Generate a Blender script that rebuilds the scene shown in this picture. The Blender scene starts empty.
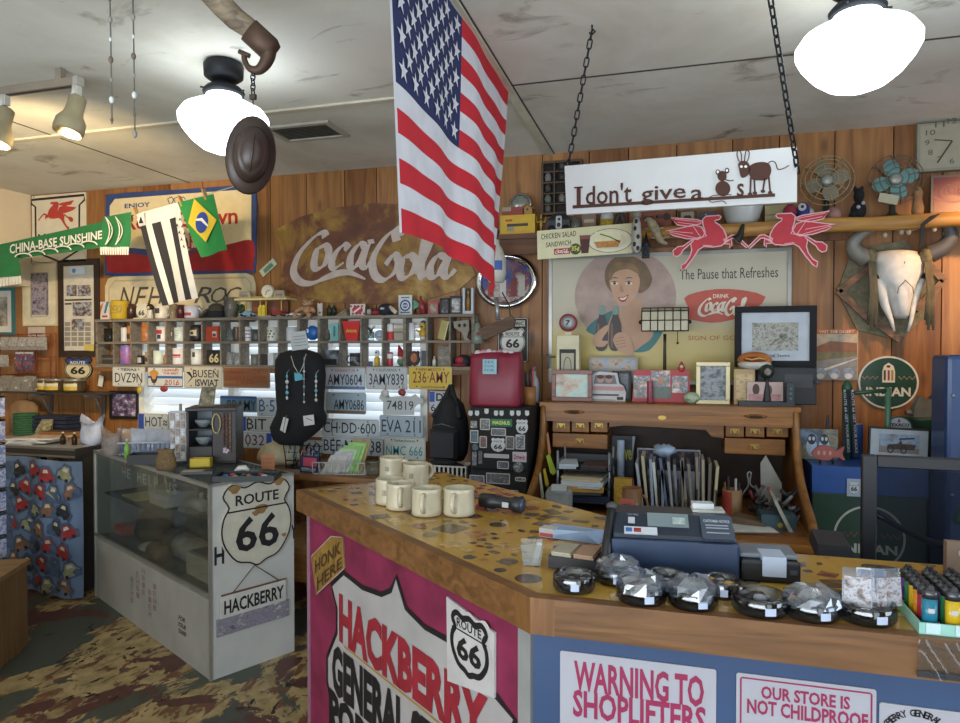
import bpy,math,random
from math import pi,sin,cos,radians as rad
from mathutils import Matrix,Vector,Euler
rnd=random.Random(7)
F=680.0;YAW=rad(16);PITCH=math.atan(11.5/680);H=1.6;D=4.2
_R=Matrix.Rotation(YAW,3,'Z')@Matrix.Rotation(pi/2-PITCH,3,'X')
EYE=Vector((0,0,H))
def ray(px,py):return _R@Vector(((px-480)/F,-(py-361.5)/F,-1))
def P(px,py,Y=D):
 r=ray(px,py);return EYE+r*(Y/r.y)
def PZ(px,py,z):
 r=ray(px,py);return EYE+r*((z-H)/r.z)
def PX(px,py,X):
 r=ray(px,py);return EYE+r*(X/r.x)
def RC(px0,py0,px1,py1,Y=D):
 ym=(py0+py1)/2;xm=(px0+px1)/2
 return P(px0,ym,Y).x,P(px1,ym,Y).x,P(xm,py1,Y).z,P(xm,py0,Y).z
C=bpy.context.scene.collection
MT={};LIFT=[1.0]
def lin(c):
 return c/12.92 if c<=.04045 else((c+.055)/1.055)**2.4
def hx(h):
 h=h.lstrip('#')
 return tuple(lin(int(h[i:i+2],16)/255)for i in(0,2,4))
def newmat(name):
 m=bpy.data.materials.new(name);m.use_nodes=True
 nt=m.node_tree;nt.nodes.clear()
 out=nt.nodes.new('ShaderNodeOutputMaterial')
 return m,nt,out
def nd(nt,t,**kw):
 n=nt.nodes.new(t)
 for k,v in kw.items():
  if k in n.inputs:n.inputs[k].default_value=v
  else:setattr(n,k,v)
 return n
def coord(nt,scale=(1,1,1),rot=(0,0,0),loc=(0,0,0)):
 tc=nd(nt,'ShaderNodeTexCoord');mp=nd(nt,'ShaderNodeMapping')
 mp.inputs['Scale'].default_value=scale;mp.inputs['Rotation'].default_value=rot;mp.inputs['Location'].default_value=loc
 nt.links.new(tc.outputs['Object'],mp.inputs['Vector'])
 return mp.outputs['Vector']
def ramp(nt,fac,stops,interp='LINEAR'):
 r=nd(nt,'ShaderNodeValToRGB');r.color_ramp.interpolation=interp
 e=r.color_ramp.elements
 while len(e)<len(stops):e.new(.5)
 for i,(p,c)in enumerate(stops):
  e[i].position=p;e[i].color=(*c[:3],1)
 nt.links.new(fac,r.inputs['Fac']);return r.outputs['Color']
def mt(col,rough=.6,metal=0,var=.08,scale=14,emit=0,bump=0):
 key=(col,rough,metal,var,scale,emit,bump,LIFT[0])
 if key in MT:return MT[key]
 m,nt,out=newmat('paint_'+col.strip('#'))
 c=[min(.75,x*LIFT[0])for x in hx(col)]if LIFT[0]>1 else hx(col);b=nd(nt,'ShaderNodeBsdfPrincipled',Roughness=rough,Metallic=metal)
 n=nd(nt,'ShaderNodeTexNoise',Scale=scale,Detail=3.0)
 nt.links.new(coord(nt),n.inputs['Vector'])
 cc=ramp(nt,n.outputs['Fac'],[(.3,[x*(1-var)for x in c]),(.7,[min(1,x*(1+var))for x in c])])
 nt.links.new(cc,b.inputs['Base Color'])
 if bump:
  bp=nd(nt,'ShaderNodeBump',Strength=bump,Distance=.004)
  nt.links.new(n.outputs['Fac'],bp.inputs['Height']);nt.links.new(bp.outputs['Normal'],b.inputs['Normal'])
 if emit:
  b.inputs['Emission Color'].default_value=(*c,1);b.inputs['Emission Strength'].default_value=emit
 nt.links.new(b.outputs[0],out.inputs[0]);MT[key]=m;return m
def wood(c1,c2,axis='z',rough=.5,sc=1.0,knots=True):
 key=('wood',c1,c2,axis,rough,sc,knots)
 if key in MT:return MT[key]
 m,nt,out=newmat('wood_'+c1.strip('#'))
 s={'z':(9*sc,9*sc,.7*sc),'x':(.7*sc,9*sc,9*sc),'y':(9*sc,.7*sc,9*sc)}[axis]
 v=coord(nt,s,loc=(rnd.random()*9,rnd.random()*9,rnd.random()*9))
 n=nd(nt,'ShaderNodeTexNoise',Scale=2.2,Detail=6.0,Distortion=1.2)
 nt.links.new(v,n.inputs['Vector'])
 a,b_=hx(c1),hx(c2)
 col=ramp(nt,n.outputs['Fac'],[(.28,b_),(.5,[(x+y)/2 for x,y in zip(a,b_)]),(.72,a)])
 if knots:
  v2=coord(nt,(3.4,3.4,1.3)if axis=='z' else(1.3,3.4,3.4))
  vo=nd(nt,'ShaderNodeTexVoronoi',Scale=1.3);nt.links.new(v2,vo.inputs['Vector'])
  k=ramp(nt,vo.outputs['Distance'],[(.0,(0,0,0)),(.055,(.1,.1,.1)),(.13,(1,1,1))])
  mx=nd(nt,'ShaderNodeMix',data_type='RGBA',blend_type='MULTIPLY');mx.inputs[0].default_value=.75
  nt.links.new(col,mx.inputs[6]);nt.links.new(k,mx.inputs[7]);col=mx.outputs[2]
 b=nd(nt,'ShaderNodeBsdfPrincipled',Roughness=rough);nt.links.new(col,b.inputs['Base Color'])
 bp=nd(nt,'ShaderNodeBump',Strength=.25,Distance=.003)
 nt.links.new(n.outputs['Fac'],bp.inputs['Height']);nt.links.new(bp.outputs['Normal'],b.inputs['Normal'])
 nt.links.new(b.outputs[0],out.inputs[0]);MT[key]=m;return m
def photo(pal,scale=18,seed=0,rough=.35):
 key=('photo',tuple(pal),scale,seed)
 if key in MT:return MT[key]
 m,nt,out=newmat('printed_picture')
 n=nd(nt,'ShaderNodeTexNoise',Scale=scale,Detail=5.0,Roughness=.65)
 nt.links.new(coord(nt,(1,1,1.3),loc=(seed*1.7,0,seed)),n.inputs['Vector'])
 k=len(pal)
 col=ramp(nt,n.outputs['Fac'],[(.33+.34*i/max(1,k-1),hx(c))for i,c in enumerate(pal)])
 b=nd(nt,'ShaderNodeBsdfPrincipled',Roughness=rough);nt.links.new(col,b.inputs['Base Color'])
 nt.links.new(b.outputs[0],out.inputs[0]);MT[key]=m;return m
def glass(tint='#ffffff',refl=.12,haze=0.0,hazecol='#dfe6ea'):
 key=('glass',tint,refl,haze,hazecol)
 if key in MT:return MT[key]
 m,nt,out=newmat('clear_glass')
 t=nd(nt,'ShaderNodeBsdfTransparent');t.inputs[0].default_value=(*hx(tint),1)
 g=nd(nt,'ShaderNodeBsdfGlossy',Roughness=.06)
 lw=nd(nt,'ShaderNodeLayerWeight',Blend=.25)
 ma=nd(nt,'ShaderNodeMath',operation='MULTIPLY_ADD');ma.inputs[1].default_value=.3;ma.inputs[2].default_value=refl*.08
 nt.links.new(lw.outputs['Fresnel'],ma.inputs[0])
 mx=nd(nt,'ShaderNodeMixShader');nt.links.new(ma.outputs[0],mx.inputs[0])
 nt.links.new(t.outputs[0],mx.inputs[1]);nt.links.new(g.outputs[0],mx.inputs[2])
 last=mx.outputs[0]
 if haze:
  n=nd(nt,'ShaderNodeTexNoise',Scale=9.0,Detail=4.0);nt.links.new(coord(nt),n.inputs['Vector'])
  d=nd(nt,'ShaderNodeBsdfDiffuse');d.inputs[0].default_value=(*hx(hazecol),1)
  m3=nd(nt,'ShaderNodeMath',operation='MULTIPLY');m3.inputs[1].default_value=haze*2
  nt.links.new(n.outputs['Fac'],m3.inputs[0])
  m2=nd(nt,'ShaderNodeMixShader');nt.links.new(m3.outputs[0],m2.inputs[0])
  nt.links.new(last,m2.inputs[1]);nt.links.new(d.outputs[0],m2.inputs[2]);last=m2.outputs[0]
 nt.links.new(last,out.inputs[0]);MT[key]=m;return m
TXT={}
def textmesh(s,bold=0.0,shear=0.0,space=1.0):
 key=(s,bold,shear,space)
 if key in TXT:return TXT[key]
 cu=bpy.data.curves.new('t','FONT');cu.body=s;cu.resolution_u=2;cu.offset=bold;cu.shear=shear;cu.space_character=space
 o=bpy.data.objects.new('t',cu);C.objects.link(o)
 dg=bpy.context.evaluated_depsgraph_get();dg.update()
 me=bpy.data.meshes.new_from_object(o.evaluated_get(dg))
 v=[(a.co.x,a.co.y)for a in me.vertices];f=[tuple(p.vertices)for p in me.polygons]
 bpy.data.objects.remove(o);bpy.data.curves.remove(cu);bpy.data.meshes.remove(me)
 x0=min(a[0]for a in v);x1=max(a[0]for a in v);y0=min(a[1]for a in v);y1=max(a[1]for a in v)
 v=[((a[0]-x0)/(x1-x0),(a[1]-y0)/(y1-y0))for a in v]
 TXT[key]=(v,f);return TXT[key]
def spline(pts,n=6,closed=False):
 out=[];N=len(pts)
 rng=range(N if closed else N-1)
 for i in rng:
  g=lambda k:Vector(pts[k%N]if closed else pts[max(0,min(N-1,k))])
  a,b,c,d=g(i-1),g(i),g(i+1),g(i+2)
  for j in range(n):
   t=j/n
   out.append(.5*((2*b)+(c-a)*t+(2*a-5*b+4*c-d)*t*t+(3*b-a-3*c+d)*t**3))
 if not closed:out.append(Vector(pts[-1]))
 return[tuple(p)for p in out]
def rrect(x0,z0,x1,z1,r,n=4):
 p=[]
 for cx,cz,a0 in((x1-r,z1-r,0),(x0+r,z1-r,90),(x0+r,z0+r,180),(x1-r,z0+r,270)):
  for i in range(n+1):
   a=rad(a0+90*i/n);p.append((cx+r*cos(a),cz+r*sin(a)))
 return p
def oval(cx,cz,rx,rz,n=24,a0=0,a1=360):
 k=n if a1-a0>=360 else n+1
 return[(cx+rx*cos(rad(a0+(a1-a0)*i/n)),cz+rz*sin(rad(a0+(a1-a0)*i/n)))for i in range(k)]
SHIELD=[(.5,0),(.62,.05),(.8,.1),(.95,.28),(1,.45),(.97,.62),(.9,.74),(.98,.88),(.86,1),(.68,.95),(.5,1),(.32,.95),(.14,1),(.02,.88),(.1,.74),(.03,.62),(0,.45),(.05,.28),(.2,.1),(.38,.05)]
def fit(pts,x0,z0,x1,z1):return[(x0+(x1-x0)*p[0],z0+(z1-z0)*p[1])for p in pts]
class MB:
 def __init__(s,name=None,parent=None,label=None,bevel=0,kind=None):
  s.v,s.f,s.mi,s.sm,s.mats=[],[],[],[],[]
  s.name,s.parent,s.label,s.bevel,s.kind=name,parent,label,bevel,kind
  s.T=None;s.obj=None;s.origin=None
 def m(s,mat):
  if isinstance(mat,str):mat=mt(mat)
  if mat not in s.mats:s.mats.append(mat)
  return s.mats.index(mat)
 def add(s,vs,fs,mat,smooth=False):
  b=len(s.v);k=s.m(mat)
  for p in vs:
   p=Vector(p)
   s.v.append(s.T@p if s.T else p)
  for f in fs:
   s.f.append([b+i for i in f]);s.mi.append(k);s.sm.append(smooth)
  return s
 def box(s,x0,y0,z0,x1,y1,z1,mat):
  vs=[(x,y,z)for z in(z0,z1)for y in(y0,y1)for x in(x0,x1)]
  return s.add(vs,[(0,2,3,1),(4,5,7,6),(0,1,5,4),(2,6,7,3),(0,4,6,2),(1,3,7,5)],mat)
 def poly(s,pts,mat,y=0.0):
  a=sum(p[0]*q[1]-q[0]*p[1]for p,q in zip(pts,pts[1:]+pts[:1]))
  if a<0:pts=pts[::-1]
  return s.add([(p[0],y,p[1])for p in pts],[tuple(range(len(pts)))],mat)
 def slab(s,pts,mat,y0=0.0,t=.005,side=None):
  a=sum(p[0]*q[1]-q[0]*p[1]for p,q in zip(pts,pts[1:]+pts[:1]))
  if a<0:pts=pts[::-1]
  n=len(pts)
  s.add([(p[0],y0,p[1])for p in pts],[tuple(range(n))],mat)
  vs=[(p[0],y0,p[1])for p in pts]+[(p[0],y0+t,p[1])for p in pts]
  s.add(vs,[tuple(range(2*n-1,n-1,-1))]+[(i,n+i,n+(i+1)%n,(i+1)%n)for i in range(n)],side or mat)
  return s
 def zslab(s,pts,mat,z0,z1,side=None):
  a=sum(p[0]*q[1]-q[0]*p[1]for p,q in zip(pts,pts[1:]+pts[:1]))
  if a<0:pts=pts[::-1]
  n=len(pts);vs=[(p[0],p[1],z0)for p in pts]+[(p[0],p[1],z1)for p in pts]
  s.add(vs,[tuple(range(n,2*n))],mat)
  s.add(vs,[tuple(range(n-1,-1,-1))]+[(i,(i+1)%n,n+(i+1)%n,n+i)for i in range(n)],side or mat);return s
 def rib(s,pts,w,mat,y=0.0,closed=False,slope=0):
  P2=[Vector((p[0],p[1]))for p in pts];n=len(P2);L=[];Rr=[]
  for i in range(n):
   a=P2[(i-1)%n]if closed or i else P2[0];b=P2[(i+1)%n]if closed or i<n-1 else P2[-1]
   d=(b-a);d=d.normalized()if d.length>1e-9 else Vector((1,0))
   nn=Vector((-d.y,d.x));ww=w(d,i/max(1,n-1))if callable(w)else w
   L.append(P2[i]+nn*ww/2);Rr.append(P2[i]-nn*ww/2)
  vs=[(p.x,y-slope*i/n,p.y)for i,p in enumerate(L)]+[(p.x,y-slope*i/n,p.y)for i,p in enumerate(Rr)]
  fs=[(n+i,n+(i+1)%n,(i+1)%n,i)for i in range(n if closed else n-1)]
  return s.add(vs,fs,mat)
 def text(s,t,x0,z0,x1,z1,mat,y=-.001,bold=0.0,shear=0.0,space=1.0,fn=None):
  v,f=textmesh(t,bold,shear,space)
  vs=[(x0+(x1-x0)*a,z0+(z1-z0)*b)for a,b in v]
  if fn:vs=[fn(*p)for p in vs]
  return s.add([(a,y,b)for a,b in vs],f,mat)
 def tube(s,pts,r,mat,n=6,closed=False,caps=True):
  P3=[Vector(p)for p in pts];N=len(P3);vs=[];up=None
  for i in range(N):
   a=P3[(i-1)%N]if closed or i else P3[0];b=P3[(i+1)%N]if closed or i<N-1 else P3[-1]
   d=(b-a).normalized()if(b-a).length>1e-9 else Vector((0,0,1))
   if up is None:up=Vector((0,0,1))if abs(d.z)<.9 else Vector((1,0,0))
   x=d.cross(up)
   if x.length<1e-6:x=d.orthogonal()
   x.normalize();up=x.cross(d)
   rr=r[i]if isinstance(r,(list,tuple))else r
   vs+=[P3[i]+(x*cos(2*pi*k/n)+up*sin(2*pi*k/n))*rr for k in range(n)]
  fs=[(i*n+k,i*n+(k+1)%n,((i+1)%N)*n+(k+1)%n,((i+1)%N)*n+k)for i in range(N if closed else N-1)for k in range(n)]
  if caps and not closed:fs+=[tuple(range(n-1,-1,-1)),tuple((N-1)*n+k for k in range(n))]
  return s.add(vs,fs,mat,n>4)
 def loft(s,rings,mat,smooth=True,caps=True):
  n=len(rings[0]);vs=[p for r in rings for p in r];N=len(rings)
  fs=[(i*n+k,i*n+(k+1)%n,(i+1)*n+(k+1)%n,(i+1)*n+k)for i in range(N-1)for k in range(n)]
  if caps:fs+=[tuple(range(n-1,-1,-1)),tuple((N-1)*n+k for k in range(n))]
  return s.add(vs,fs,mat,smooth)
 def lathe(s,prof,mat,c=(0,0,0),n=20,sx=1,sy=1,caps=True):
  return s.loft([[(c[0]+r*sx*cos(2*pi*k/n),c[1]+r*sy*sin(2*pi*k/n),c[2]+z)for k in range(n)]for r,z in prof],mat,True,caps)
 def ell(s,c,rx,ry,rz,mat,n=14,k=8):
  return s.loft([[(c[0]+rx*max(.001,sin(pi*i/k))*cos(2*pi*j/n),c[1]+ry*max(.001,sin(pi*i/k))*sin(2*pi*j/n),c[2]-rz*cos(pi*i/k))for j in range(n)]for i in range(k+1)],mat)
 def sheet(s,fn,nu,nv,mat,smooth=True):
  vs=[fn(i/nu,j/nv)for j in range(nv+1)for i in range(nu+1)]
  if callable(mat):
   b=len(s.v)
   s.v+=[Vector(p)for p in vs]
   for j in range(nv):
    for i in range(nu):
     q=j*(nu+1)+i
     s.f.append([b+q,b+q+1,b+q+nu+2,b+q+nu+1]);s.mi.append(s.m(mat((i+.5)/nu,(j+.5)/nv)));s.sm.append(smooth)
   return s
  return s.add(vs,[(j*(nu+1)+i,j*(nu+1)+i+1,(j+1)*(nu+1)+i+1,(j+1)*(nu+1)+i)for j in range(nv)for i in range(nu)],mat,smooth)
 def finish(s,parent):
  me=bpy.data.meshes.new(s.name)
  me.from_pydata([tuple(v)for v in s.v],[],s.f)
  for m in s.mats:me.materials.append(m)
  for p,k,sm in zip(me.polygons,s.mi,s.sm):p.material_index=k;p.use_smooth=sm
  me.update()
  o=bpy.data.objects.new(s.name,me);C.objects.link(o)
  if parent:o.parent=parent
  if s.bevel:
   b=o.modifiers.new('bevel','BEVEL');b.width=s.bevel;b.segments=2;b.limit_method='ANGLE';b.angle_limit=rad(40)
  if s.label:o['label']=s.label
  if s.kind:o['kind']=s.kind
  s.obj=o;return o
THINGS=[]
class Thing:
 def __init__(s,name,label,cat,loc=(0,0,0),rz=0,group=None,rot=None):
  s.name,s.label,s.cat,s.group=name,label,cat,group
  s.loc,s.rot,s.parts,s.kind=Vector(loc),rot or(0,0,rz),[],None
  THINGS.append(s)
 def part(s,name,parent=None,**kw):
  b=MB(name,parent,**kw);s.parts.append(b);return b
 def mesh(s,**kw):
  b=MB(s.name,'SELF',**kw);s.parts.append(b);return b
 def done(s):
  single=[p for p in s.parts if p.parent=='SELF']
  if single:o=single[0].finish(None)
  else:o=bpy.data.objects.new(s.name,None);C.objects.link(o);o.empty_display_size=.05
  o.location=s.loc;o.rotation_euler=s.rot
  o['label']=s.label;o['category']=s.cat
  if s.group:o['group']=s.group
  if s.kind:o['kind']=s.kind
  for p in s.parts:
   if p.parent!='SELF' and p.v:p.finish(p.parent.obj if p.parent else o)
  s.obj=o
def struct(name,mb):
 mb.name=name;o=mb.finish(None);o['kind']='structure';return o
class Pl:
 def __init__(s,ox,oy,rz=0):
  s.o=Vector((ox,oy,0));s.rz=rz;s.u=Vector((cos(rz),sin(rz),0));s.n=Vector((-sin(rz),cos(rz),0))
 def uv(s,px,py):
  r=ray(px,py);p=EYE+r*((s.o-EYE).dot(s.n)/r.dot(s.n));return(p-s.o).dot(s.u),p.z
 def pt(s,u,z,d=0):return s.o+s.u*u+s.n*d+Vector((0,0,z))
 def rc(s,x0,y0,x1,y1):
  ym,xm=(y0+y1)/2,(x0+x1)/2
  return s.uv(x0,ym)[0],s.uv(x1,ym)[0],s.uv(xm,y1)[1],s.uv(xm,y0)[1]
def WY(Y):return Pl(0,Y)
def at(name,label,cat,rect,pl,group=None,z0=None):
 u0,u1,za,zb=pl.rc(*rect)
 if z0 is not None:za=z0
 uc=(u0+u1)/2
 t=Thing(name,label,cat,pl.pt(uc,za),pl.rz,group)
 t.w,t.h=u1-u0,zb-za
 t.q=lambda px,py:(pl.uv(px,py)[0]-uc,pl.uv(px,py)[1]-za)
 t.rc=lambda a,b,c,d:((lambda r:(r[0]-uc,r[2]-za,r[1]-uc,r[3]-za))(pl.rc(a,b,c,d)))
 return t
def ptext(t,mb,s,rect,mat,**kw):
 mb.text(s,*t.rc(*rect),mat,**kw)
 # ---- room
CZ=2.82;LX=-5.75;RX=3.0;FY=-1.6
WX0,WX1,WZ0,WZ1=-3.86,-1.56,1.0,1.81
WOODS=[wood('#a4733f','#764a28'),wood('#9a6a37','#664122'),wood('#aa7a48','#805432'),wood('#92602f','#623c1e')]
b=MB();x=LX;i=0
gap=mt('#1e120a',.9)
b.box(LX-.05,D+.03,0,WX0,D+.06,CZ,gap);b.box(WX1,D+.03,0,RX,D+.06,CZ,gap)
b.box(WX0,D+.03,0,WX1,D+.06,WZ0,gap);b.box(WX0,D+.03,WZ1,WX1,D+.06,CZ,gap)
while x<RX:
 w=[.29,.235,.28,.31,.25,.285][i%6];x1=min(RX,x+w);m=WOODS[(i*7+i//3)%4]
 segs=[(x+.003,x1-.003)]
 if x<WX0<x1:segs=[(x+.003,WX0),(WX0,x1-.003)]
 elif x<WX1<x1:segs=[(x+.003,WX1),(WX1,x1-.003)]
 for a,c in segs:
  if WX0-1e-4<=a and c<=WX1+1e-4:
   b.box(a,D,0,c,D+.03,WZ0,m);b.box(a,D,WZ1,c,D+.03,CZ,m)
  else:b.box(a,D,0,c,D+.03,CZ,m)
 x=x1;i+=1
struct('wall_back',b)
b=MB();b.box(LX-.08,FY,0,LX,D+.06,CZ,mt('#d8cbb0',.8,var=.06,scale=3));struct('wall_left',b)
fm=mt('#6d5236',.8)
b=MB()
for r in((LX,0,-3.2,CZ),(-3.2,2.3,.9,CZ),(-3.2,0,.9,.55),(.9,0,1.2,CZ),(1.2,2.3,2.6,CZ),(2.6,0,RX,CZ)):b.box(r[0],FY-.08,r[1],r[2],FY,r[3],fm)
struct('wall_front',b)
b=MB()
for r in((FY,0,-.2,CZ),(-.2,0,2.3,.9),(-.2,2.2,2.3,CZ),(2.3,0,D+.06,CZ)):b.box(RX,r[0],r[1],RX+.08,r[2],r[3],fm)
struct('wall_right',b)
b=MB();b.box(LX,FY,2.1,-4.89,D-.002,CZ,mt('#d8cbb0',.8,var=.06,scale=3));struct('trim_5',b)
m,nt,out=newmat('worn_painted_floor')
def nz(scale,detail,loc,dist=0.0,sc=(1,1,1)):
 n=nd(nt,'ShaderNodeTexNoise',Scale=scale,Detail=detail,Roughness=.62,Distortion=dist)
 nt.links.new(coord(nt,sc,loc=loc,rot=(0,0,.5)),n.inputs['Vector']);return n.outputs['Fac']
def msk(f,a,b_):return ramp(nt,f,[(a,(0,0,0)),(b_,(1,1,1))])
def mix(fac,a,b_):
 x_=nd(nt,'ShaderNodeMix',data_type='RGBA');nt.links.new(fac,x_.inputs[0])
 for k,v in((6,a),(7,b_)):
  if isinstance(v,str):x_.inputs[k].default_value=(*hx(v),1)
  else:nt.links.new(v,x_.inputs[k])
 return x_.outputs[2]
c=ramp(nt,nz(9,7,(3,1,0)),[(.3,hx('#7d6b47')),(.62,hx('#ad9869'))])
c=mix(msk(nz(7,9,(0,5,0),.6,(2.0,.9,1)),.53,.57),c,'#6a4630')
c=mix(msk(nz(1.35,10,(7,2,0),.5,(1.5,1,1)),.51,.525),c,'#454a40')
c=mix(msk(nz(1.7,10,(2,9,4),.6,(1.4,1,1)),.555,.57),c,'#53322b')
c=mix(msk(nz(4.5,10,(11,4,2),1.0,(2.0,1,1)),.62,.635),c,'#14120e')
bs=nd(nt,'ShaderNodeBsdfPrincipled',Roughness=.42);nt.links.new(c,bs.inputs['Base Color'])
nt.links.new(bs.outputs[0],out.inputs[0]);FLOOR=m
b=MB();b.box(LX-.08,FY-.08,-.05,RX+.08,D+.06,0,FLOOR);struct('floor',b)
m,nt,out=newmat('stained_ceiling')
c=ramp(nt,nz(1.1,5,(0,0,0),.4),[(.35,hx('#c9c6b8')),(.55,hx('#dcdcd2')),(.75,hx('#e2e3dc'))])
c=mix(msk(nz(2.3,7,(4,4,0),1.0,(1,2,1)),.60,.74),c,'#7d7566')
bs=nd(nt,'ShaderNodeBsdfPrincipled',Roughness=.85);nt.links.new(c,bs.inputs['Base Color'])
n_=nd(nt,'ShaderNodeTexNoise',Scale=60.0);nt.links.new(coord(nt),n_.inputs['Vector'])
bp=nd(nt,'ShaderNodeBump',Strength=.15,Distance=.004);nt.links.new(n_.outputs['Fac'],bp.inputs['Height']);nt.links.new(bp.outputs['Normal'],bs.inputs['Normal'])
nt.links.new(bs.outputs[0],out.inputs[0])
b=MB();b.box(LX-.08,FY-.08,CZ,RX+.08,D+.06,CZ+.05,m);struct('ceiling',b)
batten=mt('#c9c4b0',.7);seam=mt('#4a463c',.9)
b=MB();b.box(LX,3.05,CZ-.012,-.77,3.09,CZ-.001,batten);struct('trim_1',b)
b=MB();b.box(-.77,FY,CZ-.012,-.73,D,CZ-.001,batten);b.box(-.728,FY,CZ-.004,-.722,D,CZ-.001,seam);struct('trim_2',b)
b=MB();b.box(-.73,3.066,CZ-.003,RX,3.078,CZ-.001,seam);b.box(LX,3.092,CZ-.003,-.77,3.1,CZ-.001,seam);struct('trim_3',b)
b=MB();b.box(-3.41,FY,CZ-.003,-3.40,D,CZ-.001,seam);struct('trim_4',b)
wf=mt('#e4e2d8',.5)
b=MB()
for r in((WX0,WZ0,WX0+.05,WZ1),(WX1-.05,WZ0,WX1,WZ1),(WX0+.05,WZ0,WX1-.05,WZ0+.05),(WX0+.05,WZ1-.04,WX1-.05,WZ1),(-3.08,WZ0+.05,-3.03,WZ1-.04),(-2.33,WZ0+.05,-2.28,WZ1-.04)):
 b.box(r[0],D-.012,r[1],r[2],D+.10,r[3],wf)
struct('window_1',b)
lm,nt,out=newmat('white_louvre')
d_=nd(nt,'ShaderNodeBsdfDiffuse');d_.inputs[0].default_value=(.8,.82,.82,1)
t_=nd(nt,'ShaderNodeBsdfTranslucent');t_.inputs[0].default_value=(.85,.88,.9,1)
mx=nd(nt,'ShaderNodeMixShader');mx.inputs[0].default_value=.4
nt.links.new(d_.outputs[0],mx.inputs[1]);nt.links.new(t_.outputs[0],mx.inputs[2]);nt.links.new(mx.outputs[0],out.inputs[0])
b=MB()
for x0,x1 in((WX0+.05,-3.08),(-3.03,-2.33),(-2.28,WX1-.05)):
 z=WZ0+.06
 while z<WZ1-.06:
  b.add([(x0,D+.085,z+.055),(x1,D+.085,z+.055),(x1,D+.03,z),(x0,D+.03,z)],[(0,1,2,3)],lm);z+=.062
struct('window_2',b)
# ---- light
w=bpy.data.worlds.new('daylight');bpy.context.scene.world=w;w.use_nodes=True
bg=w.node_tree.nodes['Background'];bg.inputs[0].default_value=(.80,.90,1,1);bg.inputs[1].default_value=1.0
def area(name,loc,rot,sx,sy,e,col):
 l=bpy.data.lights.new(name,'AREA');l.shape='RECTANGLE';l.size=sx;l.size_y=sy;l.energy=e;l.color=col
 o=bpy.data.objects.new(name,l);C.objects.link(o);o.location=loc;o.rotation_euler=rot;return o
area('daylight_shop_window',(-1.15,FY+.02,1.42),(rad(138),0,0),4.0,1.7,85,(.85,.93,1))
area('daylight_doorway',(1.9,FY+.02,1.15),(rad(90),0,0),1.3,2.2,5,(.78,.88,1))
area('daylight_side_window',(RX-.02,1.05,1.55),(rad(90),0,rad(90)),2.4,1.25,22,(.70,.84,1))
def spot(name,loc,to,e,col,ang,r=.04):
 l=bpy.data.lights.new(name,'SPOT');l.energy=e;l.color=col;l.spot_size=rad(ang);l.spot_blend=.7;l.shadow_soft_size=r
 o=bpy.data.objects.new(name,l);C.objects.link(o);o.location=loc
 o.rotation_euler=(Vector(to)-Vector(loc)).to_track_quat('-Z','Y').to_euler();return o
 # ---- camera
cam=bpy.data.cameras.new('camera');co=bpy.data.objects.new('camera',cam);C.objects.link(co)
co.location=EYE;co.rotation_euler=(pi/2-PITCH,0,YAW)
cam.sensor_width=36;cam.lens=F*36/960;cam.clip_start=.05
S=bpy.context.scene;S.camera=co
S.view_settings.view_transform='Standard';S.view_settings.look='None';S.view_settings.gamma=1
S.view_settings.exposure=.88;S.view_settings.use_curve_mapping=False
S.cycles.use_denoising=True;S.cycles.max_bounces=8;S.cycles.transparent_max_bounces=24
S.cycles.sample_clamp_indirect=4
# ---- ceiling things
iron=mt('#23262a',.55,.6,.2);bulb=mt('#f4fbff',.3,emit=2.8,var=.01)
def lamp(loc,label):
 t=Thing('ceiling_lamp',label,'lamp',(loc[0],loc[1],CZ-.385),group='schoolhouse ceiling lamps')
 b=t.part('canopy');b.lathe([(.04,.305),(.06,.31),(.08,.325),(.082,.37),(.07,.385)],iron,n=24)
 b.lathe([(.03,.275),(.03,.312)],iron,n=14)
 f=t.part('fitter');f.lathe([(.082,.245),(.086,.262),(.07,.28),(.03,.288)],iron,n=24)
 for k in range(3):
  a=2*pi*k/3;f.tube([(.07*cos(a),.07*sin(a),.258),(.1*cos(a),.1*sin(a),.258)],.004,iron)
 g=t.part('glass_shade',label='glowing white glass shade')
 g.lathe([(.07,.25),(.076,.225),(.118,.208),(.163,.184),(.184,.153),(.183,.13),(.167,.099),(.131,.054),(.09,.022),(.04,.003),(.001,0)],bulb,n=32,caps=False)
 return t
p1_=PZ(224,122,2.57);p2_=PZ(857,56,2.55)
lamp(p1_,'white schoolhouse ceiling lamp behind the hanging hard hat')
lamp(p2_,'white schoolhouse ceiling lamp at the right above the rat sign')
t=Thing('track_light','white ceiling track with two cream spotlight heads at the left','track light',(-2.78,2.35,CZ-.085))
b=t.part('rail');tm=mt('#8a7f70',.6);b.box(-.9,-.016,0,.32,.016,.034,tm);[b.box(x,-.012,.034,x+.03,.012,.084,tm)for x in(-.6,.2)];b.box(.30,-.018,-.002,.325,.018,.036,mt('#a9a69c'))
b.box(-.9,-.006,-.001,.3,.006,.001,mt('#3b352e'))
hd=mt('#9a8f70',.5,var=.12);hd2=mt('#6d6450',.6)
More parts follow.
